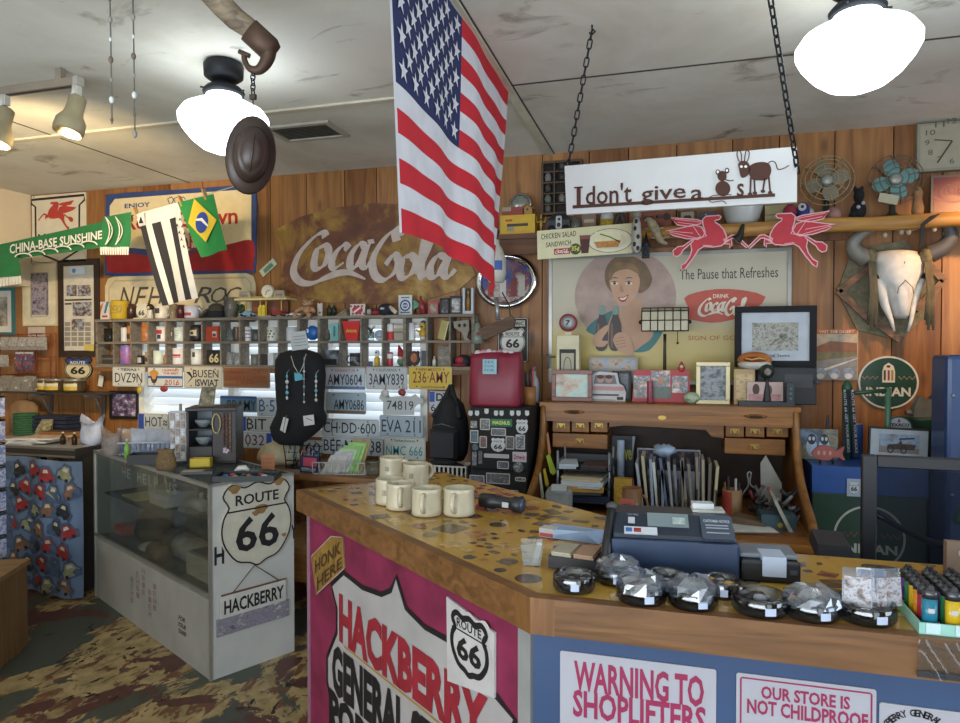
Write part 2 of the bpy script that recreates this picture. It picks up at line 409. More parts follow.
def head(px,py,lean):
 c=PX(px,py,0)if 0 else ray(px,py);p=EYE+c*(2.33/c.y);l=p-t.loc
 h=t.part('spot_head');h.T=Matrix.Translation(l)@Matrix.Rotation(rad(lean),4,'Y')@Matrix.Rotation(rad(-14),4,'X')
 h.lathe([(.001,.085),(.028,.084),(.034,.078),(.036,.02),(.04,.0),(.058,-.03),(.06,-.07),(.057,-.085),(.05,-.08),(.03,-.03)],hd,n=20)
 for k in range(6):h.ell((.022*cos(k),.022*sin(k),.085),.004,.004,.002,'#2a251c',6,4)
 k=t.part('stem',h);k.tube([(l.x,l.y,l.z+.08),(l.x,l.y+.01,0)],.009,'#c9c6bc');k.box(l.x-.014,-.012,-.045,l.x+.014,.014,.004,mt('#c9c6bc'))
 return p
q=head(73,115,6);q2=head(1,126,6)
spot('track_spot_bulb',q+Vector((0,0,-.1)),(-4.5,4.2,2.2),48,(1,.74,.42),95)
spot('track_spot_bulb',q2+Vector((0,0,-.1)),(-4.6,4.2,2.5),64,(1,.74,.42),110)
spot('wall_washer_bulb',(1.75,3.3,2.5),(1.55,4.2,1.95),42,(1,.55,.22),70)
for px,ys,ye,n,lab in((112,-40,124,9,'left of the two thin strings of glass beads hanging from the ceiling'),(135,-30,138,10,'right of the two thin strings of glass beads hanging from the ceiling')):
 top=PZ(px-1,0,CZ);a=P(px,ye,top.y*.86);top=Vector((a.x-.006,a.y,CZ))
 t=Thing('bead_string',lab,'bead string',top,group='bead strings')
 L=CZ-a.z
 s_=t.part('thread');s_.tube([(0,0,0),(.004,0,-L*.5),(.006,0,-L)],.0022,'#5c5a52',5)
 for k in range(n):
  z=-L*(k+.8)/n;b=t.part('bead');r=.007 if k%2 else .0045
  b.ell((.006*(-z/L),0,z),r,r,r*1.6,['#8d8a80','#cfd4d2','#6a5d4b'][k%3],8,6)
p=PZ(307,131,CZ)
t=Thing('ceiling_vent','white slotted air vent in the ceiling beside the flag','vent',(p.x,p.y,CZ-.012))
b=t.part('frame');vm=mt('#b5b2a6',.6)
for r in((-.2,-.13,.2,-.1),(-.2,.1,.2,.13),(-.2,-.1,-.17,.1),(.17,-.1,.2,.1)):b.box(r[0],r[1],0,r[2],r[3],.012,vm)
g=t.part('grille');g.box(-.17,-.1,.009,.17,.1,.0115,mt('#5a574e'))
for k in range(9):g.add([(-.17,-.095+k*.022,.002),(.17,-.095+k*.022,.002),(.17,-.08+k*.022,.009),(-.17,-.08+k*.022,.009)],[(0,1,2,3)],vm)
E_=EYE+ray(262,42)*2.2;S_=EYE+ray(150,-62)*2.05
t=Thing('cant_hook','old wooden pole with rusty iron hook hanging under the ceiling','hook',E_)
d=S_-E_;b=t.part('handle');b.tube([d*k/8+Vector((0,0,.006*sin(k*2)))for k in range(9)],[.03,.033,.036,.037,.037,.038,.038,.039,.04],wood('#9a8a70','#65584a','x',.7,2,False),14)
b=t.part('iron_hook',label='rusty iron hook and collar');rm=mt('#5a463a',.6,.5,.25);dn=d.normalized()
b.tube([dn*.05,dn*-.03,dn*-.05],[.04,.041,.03],rm,14)
hook=[(0,0,-.005),(.02,0,-.03),(.012,0,-.065),(-.012,0,-.09),(-.04,0,-.085),(-.056,0,-.06),(-.058,0,-.035)]
R16=Matrix.Rotation(YAW,4,'Z');b.T=R16;b.tube(spline(hook,5),[.03-.021*min(1,k/22)for k in range(31)],rm,10);b.tube([(-.075,0,-.03),(-.04,0,-.045)],.008,rm);b.T=None
hb=E_+R16@Vector((-.03,0,-.085))
t=Thing('hat_chain','short thin chain hanging from the iron hook','chain',hb);b=t.mesh()
for k in range(5):
 z=-.016*k-.004
 b.tube([(.008*cos(a)if k%2 else 0,0 if k%2 else .008*cos(a),z-.008+.012*sin(a))for a in[2*pi*i/10 for i in range(10)]],.0022,iron,5,True)
b.box(-.01,-.006,-.1,.01,.006,-.084,mt('#4a4038',.6,.3));b.tube([(0,0,-.1),(0,0,-.125)],.0018,iron)
hc=EYE+ray(251,155)*2.2
t=Thing('hard_hat','dark brown ribbed hard hat hanging from the chain','hat',hc,rot=(rad(8),rad(7),YAW+rad(22)))
hm=mt('#3d302b',.38,var=.25,scale=9)
b=t.part('brim');b.T=Matrix.Rotation(rad(90),4,'X')
b.lathe([(.085,.0),(.12,-.006),(.126,-.014),(.12,-.012),(.08,.006)],hm,n=30,sx=.62,sy=1,caps=False)
b=t.part('crown');b.T=Matrix.Rotation(rad(90),4,'X')
b.lathe([(.09,0),(.088,.02),(.078,.045),(.066,.058),(.06,.058),(.052,.066),(.03,.074),(.001,.076)],hm,n=30,sx=.62,sy=1)
b.tube([(0,-.085,.02),(0,-.05,.068),(0,0,.08),(0,.05,.068),(0,.085,.02)],.004,hm)
nav,red_,wht=mt('#1f2a58',.8),mt('#c3202f',.8),mt('#d4d4da',.8)
t=Thing('american_flag','large american flag hanging along the ceiling batten','flag',(-.75,1.7,CZ-.012))
def fl(u,v):
 top=Vector((0,1.41*u,-.002));bot=Vector((.02+.03*u,.05+1.02*u,-.885-.075*u+.03*sin(u*4)))
 p=bot.lerp(top,v);p.x+=(.022*sin(u*11+v*1.5)+.012*sin(u*23+1))*(1-.75*v)*(.3+u);p.z-=.05*sin(pi*u)*v*(1-v);return p
b=t.part('cloth');b.sheet(fl,50,26,lambda u,v:nav if(u<.48 and v>6/13)else(red_ if int((1-v)*13)%2==0 else wht))
s_=t.part('stars')
for r in range(9):
 for c_ in range(6 if r%2==0 else 5):
  u0=(c_*2+1+(r%2))/12*.48;v0=1-(r+1)/10*7/13
  pts=[]
  for k in range(10):
   rr=(.036 if k%2==0 else .0142);a=pi/2+k*pi/5
   p=fl(u0+rr*cos(a)/1.35,v0+rr*sin(a)/.88);pts.append((p.x+.004,p.y,p.z))
  s_.add(pts,[tuple(range(10))],wht)
h_=t.part('hem');h_.sheet(lambda u,v:fl(-.012+.012*u,v)+Vector((.001,0,0)),1,20,wht)
pl=Pl(-.431,2.737,math.atan2(-.122,.845))
t=at('rat_sign','white hanging board with brown cutout letters, a rat and a donkey','sign',(564,166,797,210),pl)
br=mt('#4a2a1f',.7,.2)
b=t.part('board');b.slab([t.q(564.5,166),t.q(797,146.5),t.q(797,202),t.q(566.5,214.6)],mt('#c6c8c7',.45,var=.02),0,.02)
b=t.part('lettering',label='brown metal letters')
def tx(s,x0,ya,x1,yb,drop=0):
 a,c=t.q(x0,yb),t.q(x1,yb-drop);zt=t.q((x0+x1)/2,ya)[1]
 h=t.q(x0,ya)[1]-a[1];k=(c[1]-a[1])/max(1e-6,c[0]-a[0])
 b.text(s,a[0],a[1],c[0],a[1]+h,br,y=-.006,bold=.012,fn=lambda x,z:(x,z+k*(x-a[0])))
tx("I",577,187.5,581,206,.3);b.rib([t.q(574.5,188),t.q(583,187.5)],.006,br,-.006)
tx("don't",586,186,632,205.5,3);tx("give",641,187.5,686,206,3);tx("a",691,190,703,200.5,.7);tx("s",737,184,744,197.5,.5)
b.slab([t.q(573,205.6),t.q(775,193.6),t.q(775,196.6),t.q(573,208.6)],br,-.006,.006)
z5=lambda pts:[t.q(640+x/4.8,130+y/4.8)for x,y in pts]
r_=t.part('rat',label='brown cutout rat')
for o in(oval(398,282,36,36),oval(394,222,22,24),oval(374,203,11,12),oval(418,196,11,13)):r_.slab(z5(o),br,-.006,.006)
r_.slab(z5(oval(374,203,6,7)),mt('#dcdedd',.45,var=.02),-.007,.001);r_.slab(z5(oval(418,196,6,7)),mt('#dcdedd',.45,var=.02),-.007,.001)
r_.rib(z5([(410,240),(432,246),(450,243)]),.004,br,-.006);r_.rib(z5(spline([(440,312),(360,315),(330,330),(345,348),(395,342),(415,356)],5)),.003,br,-.006)
k_=t.part('donkey',label='brown cutout donkey')
k_.slab(z5(spline([(520,190),(540,165),(585,155),(620,165),(630,200),(610,238),(570,242),(535,235)],4,True)),br,-.006,.006)
k_.slab(z5(spline([(472,165),(490,150),(515,155),(528,175),(530,200),(512,222),(492,230),(482,218),(476,190)],4,True)),br,-.006,.006)
for e in([(478,155),(466,125),(470,100),(482,105),(488,130),(486,152)],[(502,153),(505,120),(512,100),(524,108),(522,135),(512,155)]):k_.rib(z5(spline(e,4)),.0035,br,-.006)
for a,c in(((532,230),(529,305)),((548,238),(552,300)),((600,230),(590,292)),((618,225),(625,298))):k_.rib(z5([a,c]),.006,br,-.006);k_.slab(z5(oval(c[0],c[1]+3,11,7,12)),br,-.0065,.006)
k_.rib(z5(spline([(605,170),(630,152),(650,160),(662,190),(690,186),(715,172)],5)),.0035,br,-.006)
for cx in(487,508):k_.poly(z5(oval(cx,178,7,6,10)),'#dcdedd',-.0075)
def chain(label,a,b_):
 a,b_=Vector(a),Vector(b_);t=Thing('chain',label,'chain',a);mb=t.part('links');d=b_-a;n=int(d.length/.030)
 q=d.to_track_quat('Z','X').to_matrix().to_4x4()
 for k in range(n):
  mb.T=Matrix.Translation(d*(k+.5)/n)@q@Matrix.Rotation(rad(90*(k%2)+35),4,'Z')
  mb.tube([(.0085*cos(w_),0,.009*(1 if sin(w_)>0 else-1)+.0095*sin(w_))for w_ in[2*pi*(i+.5)/10 for i in range(10)]],.0031,iron,6,True)
 mb.T=None;h=t.part('ceiling_hook');h.tube([(0,0,.02),(0,0,.005),(.012,0,-.006),(0,0,-.016),(-.01,0,-.008)],.0035,iron)
hk=PZ(592,25,CZ);hk2=PZ(760,-75,CZ)
c1=pl.pt(pl.uv(567,166)[0],pl.uv(567,168)[1],.01);c2=pl.pt(pl.uv(798,152)[0],pl.uv(797,172)[1],.01)
chain('left black chain holding up the white rat sign',hk-Vector((0,0,.02)),c1)
chain('right black chain holding up the white rat sign',hk2-Vector((0,0,.02)),c2)
# ---- signs and pictures on the back wall
PEG=[[(658,408),(668,400),(735,401),(752,416),(750,440),(738,478),(752,500),(792,506),(812,532),(806,560),(816,592),(838,622),(860,634),(856,660),(838,648),(802,604),(772,562),(745,546),(700,551),(655,546),(631,526),(632,498),(646,468),(666,446),(686,434),(690,424),(668,420)],[(645,518),(602,496),(580,500),(524,554),(531,561),(586,513),(604,513),(640,534)],[(640,524),(606,516),(603,545),(616,558),(613,540),(640,538)],[(800,508),(850,540),(880,543),(903,560),(900,585),(880,590),(862,578),(852,560),(808,526)],[(752,424),(785,414),(914,400),(882,436),(820,446),(762,436)],[(732,498),(757,452),(798,440),(862,452),(940,464),(900,488),(835,505),(775,510),(752,500)]]
PEGL=[[(760,428),(895,408)],[(780,440),(880,424)],[(762,500),(800,446)],[(780,505),(920,470)],[(800,480),(925,464)],[(700,545),(748,540)]]
def pegasus(mb,x0,z0,x1,z1,mir,red,line,lw,y=-.001,t=0):
 f=lambda p:((x1-(p[0]-524)/416*(x1-x0))if mir else x0+(p[0]-524)/416*(x1-x0),z1-(p[1]-400)/260*(z1-z0))
 for i,g in enumerate(PEG):
  q=[f(p)for p in g]
  if t:mb.slab(q,red,y-.0002*i,t)
  else:mb.poly(q,red,y-.0002*i)
  if line:mb.rib(q,lw,line,y-.0015-.0002*i,True)
 if line:
  for g in PEGL:mb.rib([f(p)for p in g],lw*.6,line,y-.003)
SCR=[[(26,36),(24,39),(18,36),(8,24),(4,11),(8,3),(16,1),(26,5),(34,8),(42,8),(52,3)],[(24,29),(20,26),(18,16),(20,12),(25,15),(28,24),(26,29),(22,28)],[(41,26),(38,29),(33,24),(30,16),(32,12),(38,16)],[(52,27),(48,29),(43,22),(42,14),(45,12),(49,18),(53,28),(50,15),(53,12),(57,18)],[(72,30),(71,37),(76,36),(72,39),(64,32),(57,18),(58,6),(64,2),(71,8),(73,16),(70,20),(65,13)],[(80,19),(76,17),(74,8),(76,3),(81,6),(84,14),(81,19),(78,18)],[(84,5),(90,20),(95,36),(92,38),(89,28),(87,10),(88,3),(91,7)],[(102,17),(97,18),(93,11),(93,4),(97,4),(101,12),(104,18),(101,6),(104,3),(108,8)]]
def script(mb,x0,z0,x1,z1,mat,y=-.001,k=1.0):
 f=lambda p:(x0+(x1-x0)*p[0]/108,z0+(z1-z0)*p[1]/40);h=z1-z0
 for i,g in enumerate(SCR):
  q=spline([f(p)for p in g],7)
  big=i in(0,4)
  mb.rib(q,lambda d,tt:h*k*((.035+.13*abs(d.x*.5-d.y*.87))if not(i==0 and tt>.66)else .03+.09*sin(pi*min(1,(tt-.6)/.4))),mat,y-.0004*i,slope=.004)
 mb.poly([f(p)for p in((53,32),(57,32.6),(58,29.4),(54,28.8))],mat,y)
wall=WY(D-.012)
cream,offw,blk,redm,navy=mt('#d8cca6',.5),mt('#dcdad0',.55),mt('#1b1a1c',.5),mt('#a8222a',.5),mt('#27407f',.5)
t=at('winged_horse_sign','white metal sign with black shield outline and red winged horse','sign',(32,194,86,262),wall)
b=t.part('panel');b.slab(rrect(-t.w/2,0,t.w/2,t.h,.01),mt('#d6cfba',.5,var=.05),0,.008)
b=t.part('emblem');o=[t.q(*p)for p in((32,200),(84,195),(84.5,200),(79.5,205),(79,250),(60,262),(36,252),(35.5,207),(31.5,204))]
b.rib(o,.018,blk,-.001,True);pegasus(b,*t.rc(38,201.5,77,231),False,mt('#b33a33',.5),None,0,-.002);ptext(t,b,'Mobilgas',(38,233,78,243),blk,bold=.02)
for x,y in((34,197),(83.5,195.5)):b.poly(oval(*t.q(x,y),.006,.006,8),blk,-.001)
t=at('enjoy_cola_sign','large cream tin sign with blue border, red foot and word ENJOY','sign',(106,189,256,274),wall)
b=t.part('panel',bevel=.004);b.slab([t.q(*p)for p in spline([(106,200),(112,194),(180,189.5),(248,185),(256,190),(256,240),(255,268),(248,273),(180,274),(112,276),(105,268),(105,236)],3,True)],mt('#2f4578',.45,var=.15),0,.0115)
b=t.part('painted_field');b.poly([t.q(*p)for p in((110,206),(115,199),(180,194),(245,189.5),(251.5,194),(251.5,243),(180,252),(109,246))],mt('#dfcfa4',.45,var=.06),-.002)
b.poly([t.q(*p)for p in spline([(107,250),(130,253),(165,257),(200,251),(230,244),(253,241),(253.5,266),(247,270.5),(180,271),(115,273),(107.5,266)],4,True)],mt('#9f1f28',.4,var=.1),-.003)
l=t.part('lettering');ptext(t,l,'ENJOY',(125,203,150.5,209),navy,y=-.004,bold=.02)
ptext(t,l,'Royal Crown',(125,211,238,232),redm,y=-.004,bold=.02);ptext(t,l,'COLA',(168,236,206,251),redm,y=-.004,bold=.02)
for k in range(3):l.rib([t.q(170+6*k+dx,199+dy)for dx,dy in((0,5),(-2,0),(2,-2),(4,1),(2,5))],.008,navy,-.004)
t=at('faded_tin_sign','faded cream tin sign with worn slanted black letters behind the shelf','sign',(105,276,255,322),wall)
b=t.part('panel',bevel=.004);b.slab([t.q(*p)for p in((105,286),(108,279),(114,276.5),(180,275),(246,273),(253,276),(255.5,284),(255.5,322),(105,322))],mt('#cdbf9c',.5,var=.12,scale=8),0,.012)
b.rib([t.q(*p)for p in((109,320),(109,288),(115,281),(180,279),(246,277.5),(251,283),(251,320))],.012,mt('#b8a882',.5),-.001)
l=t.part('lettering',label='worn slanted black letters');lk=mt('#4b463b',.6,var=.3)
for ch,x0,x1 in(('N',119,131),('E',134,145),('H',147,161),('I',163,168),('R',194,208),('O',211,223),('C',226,238)):ptext(t,l,ch,(x0,287,x1+4,307 if x0<190 else 303),lk,y=-.002,shear=.35,bold=.0)
t=at('bank_note','small green bank note pinned askew to the wall planks','bank note',(259,258,277,277),wall)
t.mesh().slab([t.q(*p)for p in((259,271),(273,258),(277,264),(263,277))],mt('#b9bda0',.7),0,.002).poly([t.q(*p)for p in((263,270),(271,262.5),(274,265.5),(265,273.5))],mt('#5d7f66',.7,var=.2,scale=60),-.0008)
t=at('rusty_cola_sign','large rusty brown fishtail sign with white flowing script','sign',(275,205,478,306),wall)
m,nt,out=newmat('rusted_enamel')
c=ramp(nt,nz(3.5,7,(1,2,3),.5),[(.3,hx('#4f2c22')),(.46,hx('#683e26')),(.57,hx('#93702f')),(.7,hx('#bda06a'))])
bs=nd(nt,'ShaderNodeBsdfPrincipled',Roughness=.55);nt.links.new(c,bs.inputs['Base Color']);nt.links.new(bs.outputs[0],out.inputs[0])
b=t.part('panel',bevel=.004);b.slab([t.q(*p)for p in[(275,230),(300,217),(330,208),(375,203),(420,205),(455,224),(476,275),(458,290),(430,299),(395,304),(360,304.5),(325,302),(300,297),(279,288),(284,262)]],m,0,.014)
l=t.part('lettering',label='white flowing script');script(l,*t.rc(288,229,456,283),mt('#b7a9a0',.5,var=.12),-.003,1.05)
def framed(name,label,rect,pl,fm,fw,pic,mat_=None,mw=0,d=.02,cat='picture frame',pts=None,z0=None,group=None,g=True):
 t=at(name,label,cat,rect,pl,group,z0);w,h=t.w/2,t.h
 b=t.part('frame',bevel=.002)
 for r in((-w,0,w,fw),(-w,h-fw,w,h),(-w,fw,-w+fw,h-fw),(w-fw,fw,w,h-fw)):b.box(r[0],0,r[1],r[2],d,r[3],fm)
 b.box(-w+fw*.5,d*.7,fw*.5,w-fw*.5,d,h-fw*.5,fm)
 if mat_:
  b=t.part('mat_board');b.box(-w+fw,d*.5,fw,w-fw,d*.7,h-fw,mat_)
 b=t.part('picture');b.box(-w+fw+mw,d*.42,fw+mw,w-fw-mw,d*.5+.0005,h-fw-mw,pic);t.pic=b;t.py=d*.42-.0006
 return t
framed('framed_picture','teal framed picture at the far left edge of the wall',(-14,287,14,336),wall,mt('#2f6f74',.5),.03,photo(['#c9c2b4','#8b8378','#4b463f'],9,1),offw,.05)
t=framed('framed_picture','tall cream matted photograph right of the teal frame',(22,262,56,326),wall,mt('#cbbf9c',.6),.012,photo(['#3a3440','#7b7484','#a9a2ab','#5b5350'],25,2),mt('#d9cfb2',.7),.075)
t.pic.rib([t.q(*p)for p in((31,273),(47,272.5),(47,316),(31,317))],.005,blk,-.0,True)
t=framed('article_board','dark brown mounted newspaper article with photographs',(58,259,99,357),wall,mt('#33241d',.5),.05,mt('#cfc8b6',.8),None,.0,.016,'framed article')
b=t.pic;tp=mt('#8f8a7e',.8);py=t.py
for k in range(4):[b.poly(fit([(0,0),(1,0),(1,1),(0,1)],*t.rc(64+k*6.8,y0,69.6+k*6.8,y1)),tp,py)for y0,y1 in((322,326),(327,331),(332,336),(337,341),(342,346))]
for r,p in(((66,285,76,296),3),((77,285,90,296),4),((72,302,91,316),5),((71,319,84,329),6)):b.poly(fit([(0,0),(1,0),(1,1),(0,1)],*t.rc(*r)),photo(['#2e2620','#7a5a44','#8fa3b8','#c9b9a0'],30,p),py-.0004)
for y in(299,303):b.poly(fit([(0,0),(1,0),(1,1),(0,1)],*t.rc(64,y,91 if y<300 else 71,y+1.6)),blk,py)
k=t.part('badge');k.poly(fit([(0,0),(1,0),(1,1),(0,1)],*t.rc(70,267,85.5,274.5)),mt('#c9d4dc',.5),-.001);k.poly(oval(*t.q(74,270.7),.018,.018,14),mt('#4f8fc0',.5),-.002)
k=t.part('sticky_note');k.slab([t.q(*p)for p in((84.5,344.5),(94,344),(94,351),(85,350.5))],mt('#cdb95f',.8),-.003,.002)
def shield(mb,x0,z0,x1,z1,fill,edge,y=-.001,lw=.1,text=blk,top='ROUTE',num='66',bar=True,topfill=None):
 w,h=x1-x0,z1-z0;o=spline(fit(SHIELD,x0,z0,x1,z1),3,True);mb.poly(o,fill,y)
 if topfill:mb.poly([(a,max(c,z0+h*.70))for a,c in o],topfill,y-.0003)
 mb.rib(spline(fit(SHIELD,x0+w*lw*.6,z0+h*lw*.6,x1-w*lw*.6,z1-h*lw*.6),3,True),w*lw*.5,edge,y-.0006,True)
 if bar:mb.rib([(x0+w*.1,z0+h*.67),(x1-w*.1,z0+h*.67)],h*.022,edge,y-.0006)
 if top:mb.text(top,x0+w*.22,z0+h*.71,x1-w*.22,z0+h*.84,text if not topfill else offw,y-.001,bold=.02)
 mb.text(num,x0+w*.22,z0+h*.26,x1-w*.22,z0+h*.60,text,y-.001,bold=.035)
t=at('route_shield_plaque','cream and blue route 66 shield plaque under the newspaper article','sign',(64,357,92,381),wall)
b=t.part('panel');b.slab(spline(fit(SHIELD,-t.w/2,0,t.w/2,t.h),3,True),mt('#2e2b28',.5),0,.0115)
b=t.part('lettering');shield(b,-t.w/2+.008,.006,t.w/2-.006,t.h-.004,cream,blk,-.001,.06,topfill=mt('#31497f',.5))
t=at('price_tag','small white price tag hanging on a string below the shelf','tag',(95,374,102,388),WY(D-.06))
b=t.part('card');b.slab([t.q(*p)for p in((97,375),(101.5,376.5),(100,387),(95.5,386))],offw,.02,.002);b=t.part('string');b.tube([(0,.001,t.h),(.005,.058,t.h+.09)],.002,cream)
framed('framed_picture','small dark framed photograph below the texas plate',(109,391,138,419),WY(D-.02),mt('#1d1716',.45),.022,photo(['#241d2a','#4a3c58','#7a6a86','#d9d4dc'],22,7))
t=at('round_mirror','round mirror in a wide chrome rim behind the flag corner','mirror',(475,253,538,309),WY(D-.05));w=t.w/2;b=t.part('rim');b.T=Matrix.Translation((0,0,t.h/2))@Matrix.Rotation(pi/2,4,'X')
cm,nt,out=newmat('chrome');bs=nd(nt,'ShaderNodeBsdfPrincipled',Roughness=.18,Metallic=1.0);bs.inputs['Base Color'].default_value=(.62,.63,.63,1);nt.links.new(bs.outputs[0],out.inputs[0])
b.lathe([(w,-.035),(w,-.01),(w*.93,.012),(w*.86,.012),(w*.78,-.002),(w*.76,-.03)],cm,n=40,sy=t.h/2/w)
b=t.part('glass',label='round glass with its mirror image painted on');b.slab(oval(0,t.h/2,w*.77,t.h/2*.77,32),photo(['#1d2a48','#3a5a98','#7d4a4a','#b8b2a8','#33383a'],5,9,.12),.002,.01)  # mirror image painted as mottled colours and upright bars, not reflected
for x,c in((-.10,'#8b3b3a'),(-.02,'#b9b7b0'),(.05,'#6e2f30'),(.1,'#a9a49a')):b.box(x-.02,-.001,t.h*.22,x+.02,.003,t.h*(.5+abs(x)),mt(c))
t=at('historic_route_sign','black and white historic route 66 sign below the round mirror','sign',(498,318,528,362),wall)
b=t.part('panel');b.slab(rrect(-t.w/2,0,t.w/2,t.h,.01),blk,0,.006)
b=t.part('lettering');b.rib(rrect(-t.w/2+.004,.004,t.w/2-.004,t.h-.004,.008),.003,offw,-.001,True)
b.poly(fit([(0,0),(1,0),(1,1),(0,1)],*t.rc(501,320.5,525,326.5)),offw,-.001);ptext(t,b,'HISTORIC',(502,321.5,524,325.5),blk,y=-.002,bold=.02)
r=t.rc(500.5,328,525,355);shield(b,*r,offw,blk,-.0015,.05)
SZ=2.29
t=Thing('log_shelf','long wooden wall shelf with a round log edge','shelf',(.2,D,SZ-.05));sw=wood('#b5853f','#7d5526','x',.55)
t.part('board').box(-.42,-.25,.02,1.75,0,.05,sw);L=t.part('log_edge');L.tube([(-.42+.24*k,-.265,.012+.004*sin(k*2.1))for k in range(10)],[.028,.036,.038,.036,.039,.037,.038,.036,.037,.036],wood('#c0904a','#8a5f2c','x',.5),14)
t.part('backing').box(-.42,-.02,-.03,.72,0,.02,WOODS[3])
t=Thing('plank_shelf','short dark plank shelf left of the log shelf','shelf',(-.62,D,SZ-.03));t.part('board').box(-.42,-.25,0,.40,0,.03,wood('#6d4526','#4a2d17','x',.6));t.part('fascia').box(-.42,-.235,-.09,.40,-.21,0,wood('#6a4122','#482a15','x',.6))
t=at('soda_poster','big framed soda poster of a smiling woman holding two bottles','poster',(549,252,791,384),WY(D-.03))
W2,HH=t.w/2,t.h
m,nt,out=newmat('poster_print');tc=coord(nt);sp=nd(nt,'ShaderNodeSeparateXYZ');nt.links.new(tc,sp.inputs[0])
mr=nd(nt,'ShaderNodeMapRange');nt.links.new(sp.outputs['Z'],mr.inputs[0]);mr.inputs[2].default_value=HH
n_=nd(nt,'ShaderNodeTexNoise',Scale=6.0,Detail=4.0);nt.links.new(tc,n_.inputs['Vector'])
a_=nd(nt,'ShaderNodeMath',operation='MULTIPLY_ADD');nt.links.new(n_.outputs['Fac'],a_.inputs[0]);a_.inputs[1].default_value=.12;nt.links.new(mr.outputs[0],a_.inputs[2])
c=ramp(nt,a_.outputs[0],[(.1,hx('#c2ab4e')),(.42,hx('#bfab66')),(.56,hx('#b5aa8f')),(.8,hx('#b9b29c'))])
bs=nd(nt,'ShaderNodeBsdfPrincipled',Roughness=.4);nt.links.new(c,bs.inputs['Base Color']);nt.links.new(bs.outputs[0],out.inputs[0])
b=t.part('panel');b.box(-W2,0,0,W2,.02,HH,m)
al=mt('#8f8f8a',.35,.7);f=t.part('frame')
for r in((-W2,0,W2,.02),(-W2,HH-.02,W2,HH),(-W2,.02,-W2+.02,HH-.02),(W2-.02,.02,W2,HH-.02)):f.box(r[0],-.01,r[1],r[2],.005,r[3],al)
pz=lambda pts:[t.q(550+x/3.84,250+y/3.84)for x,y in pts]
pic=t.part('printed_woman',label='painted woman in a teal dress');Y0=[-.001]
def bl(pts,col,cl=True,n=4,var=.06):
 Y0[0]-=.0004;pic.poly(spline(pz(pts),n,True)if cl else pz(pts),mt(col,.45,var=var),Y0[0])
bl(oval(290,180,195,185,40),'#a58c80',False,var=.14)
bl([(300,205),(355,180),(352,215),(400,240),(425,300),(400,350),(345,385),(290,395),(230,370),(190,330),(185,270),(230,240),(290,225)],'#b38a69')
bl([(195,255),(240,235),(215,300),(190,330),(140,310),(160,280)],'#1f6b6a');bl([(400,250),(440,280),(425,330),(380,385),(325,392),(350,370),(395,330)],'#1f6b6a')
bl([(215,130),(212,80),(240,35),(290,18),(350,40),(380,75),(392,115),(375,150),(340,165),(345,110),(310,70),(250,80),(232,130),(240,165)],'#6d5230',var=.3)
bl([(228,100),(250,70),(300,62),(335,88),(345,130),(330,175),(300,210),(275,215),(252,195),(236,155)],'#bd9372')
bl([(225,85),(255,50),(320,55),(345,95),(300,74),(250,86),(232,118)],'#7d6138',var=.3)
for x in(248,303):bl(oval(x,128,14,7,12),'#d8c9b8',False);bl(oval(x,128,6,6,10),'#3a2c28',False);bl([(x-16,112),(x,104),(x+17,110),(x,108)],'#4a3424');bl([(x-15,126),(x,119),(x+15,125),(x,122)],'#2e211c')
bl([(272,130),(268,155),(276,162),(284,158)],'#a97a5c');bl([(262,182),(282,181),(302,172),(290,196),(274,199)],'#8e2f2c');bl([(267,184),(283,184),(297,177),(288,190),(275,192)],'#dcd0c2')
for x,y in((200,218),(252,218)):
 bl([(x-8,y),(x+9,y),(x+11,y+35),(x+22,y+75),(x+18,y+160),(x-22,y+160),(x-22,y+75),(x-11,y+35)],'#2a1a16');bl([(x-8,y),(x+9,y),(x+10,y+28),(x-10,y+28)],'#6f8d84');bl([(x-18,y+70),(x-10,y+70),(x-10,y+150),(x-17,y+150)],'#6a4a3c')
bl([(170,330),(215,290),(228,300),(200,345),(225,350),(205,372),(170,365)],'#b78e6d');bl([(243,345),(262,318),(300,325),(322,380),(318,404),(290,400),(262,385)],'#b78e6d')
for k in range(4):pic.rib(pz([(246+k*4,340+k*12),(285+k*3,335+k*11)]),.003,mt('#7d5a44'),Y0[0]-.0004)
lt=t.part('lettering');ptext(t,lt,'The Pause that Refreshes',(680,268,778,278.5),mt('#3a3430',.6),y=-.002)
lt.poly(spline([t.q(550+x/3.84,250+y/3.84)for x,y in((515,185),(560,163),(640,150),(740,154),(828,180),(780,232),(700,268),(620,280),(545,268),(515,258),(532,222))],2,True),mt('#b4432c',.45),-.0015)
ptext(t,lt,'DRINK',(713,294,729,298),mt('#d9cdb4'),y=-.003,bold=.02);script(lt,*t.rc(697,298,752,316),mt('#dcd3bf'),-.003,1.1);ptext(t,lt,'SIGN OF GOOD TASTE',(688,335.5,778,340),mt('#9c5a3a'),y=-.002)
t=at('sandwich_sign','cream chicken salad sandwich advert hung below the shelf','sign',(537,227,632,258),WY(D-.30))
b=t.part('panel');b.slab([t.q(537,231),t.q(632,223),t.q(632.5,253),t.q(537.5,259.5)],mt('#cdc7a0',.5,var=.04),0,.008)
b=t.part('lettering')
for s,r in(('CHICKEN SALAD',(541,233.5,576,239)),('SANDWICH',(546,242,571,247))):
 q=t.rc(*r);b.text(s,*q,blk,y=-.001,bold=.01,space=1.1,fn=lambda x,z:(x,z+.06*(x-q[0])))
b.poly(fit([(0,0),(1,.06),(1,1.06),(0,1)],*t.rc(554,248.5,570,254.5)),redm,-.001);script(b,*t.rc(555,249.3,569,253.6),offw,-.002)
b.poly(oval(*t.q(575.5,249),.032,.032,18),mt('#3d4a1e'),-.002);ptext(t,b,'35¢',(571.5,246,579.5,252),mt('#d8cf6a'),y=-.003,bold=.02)
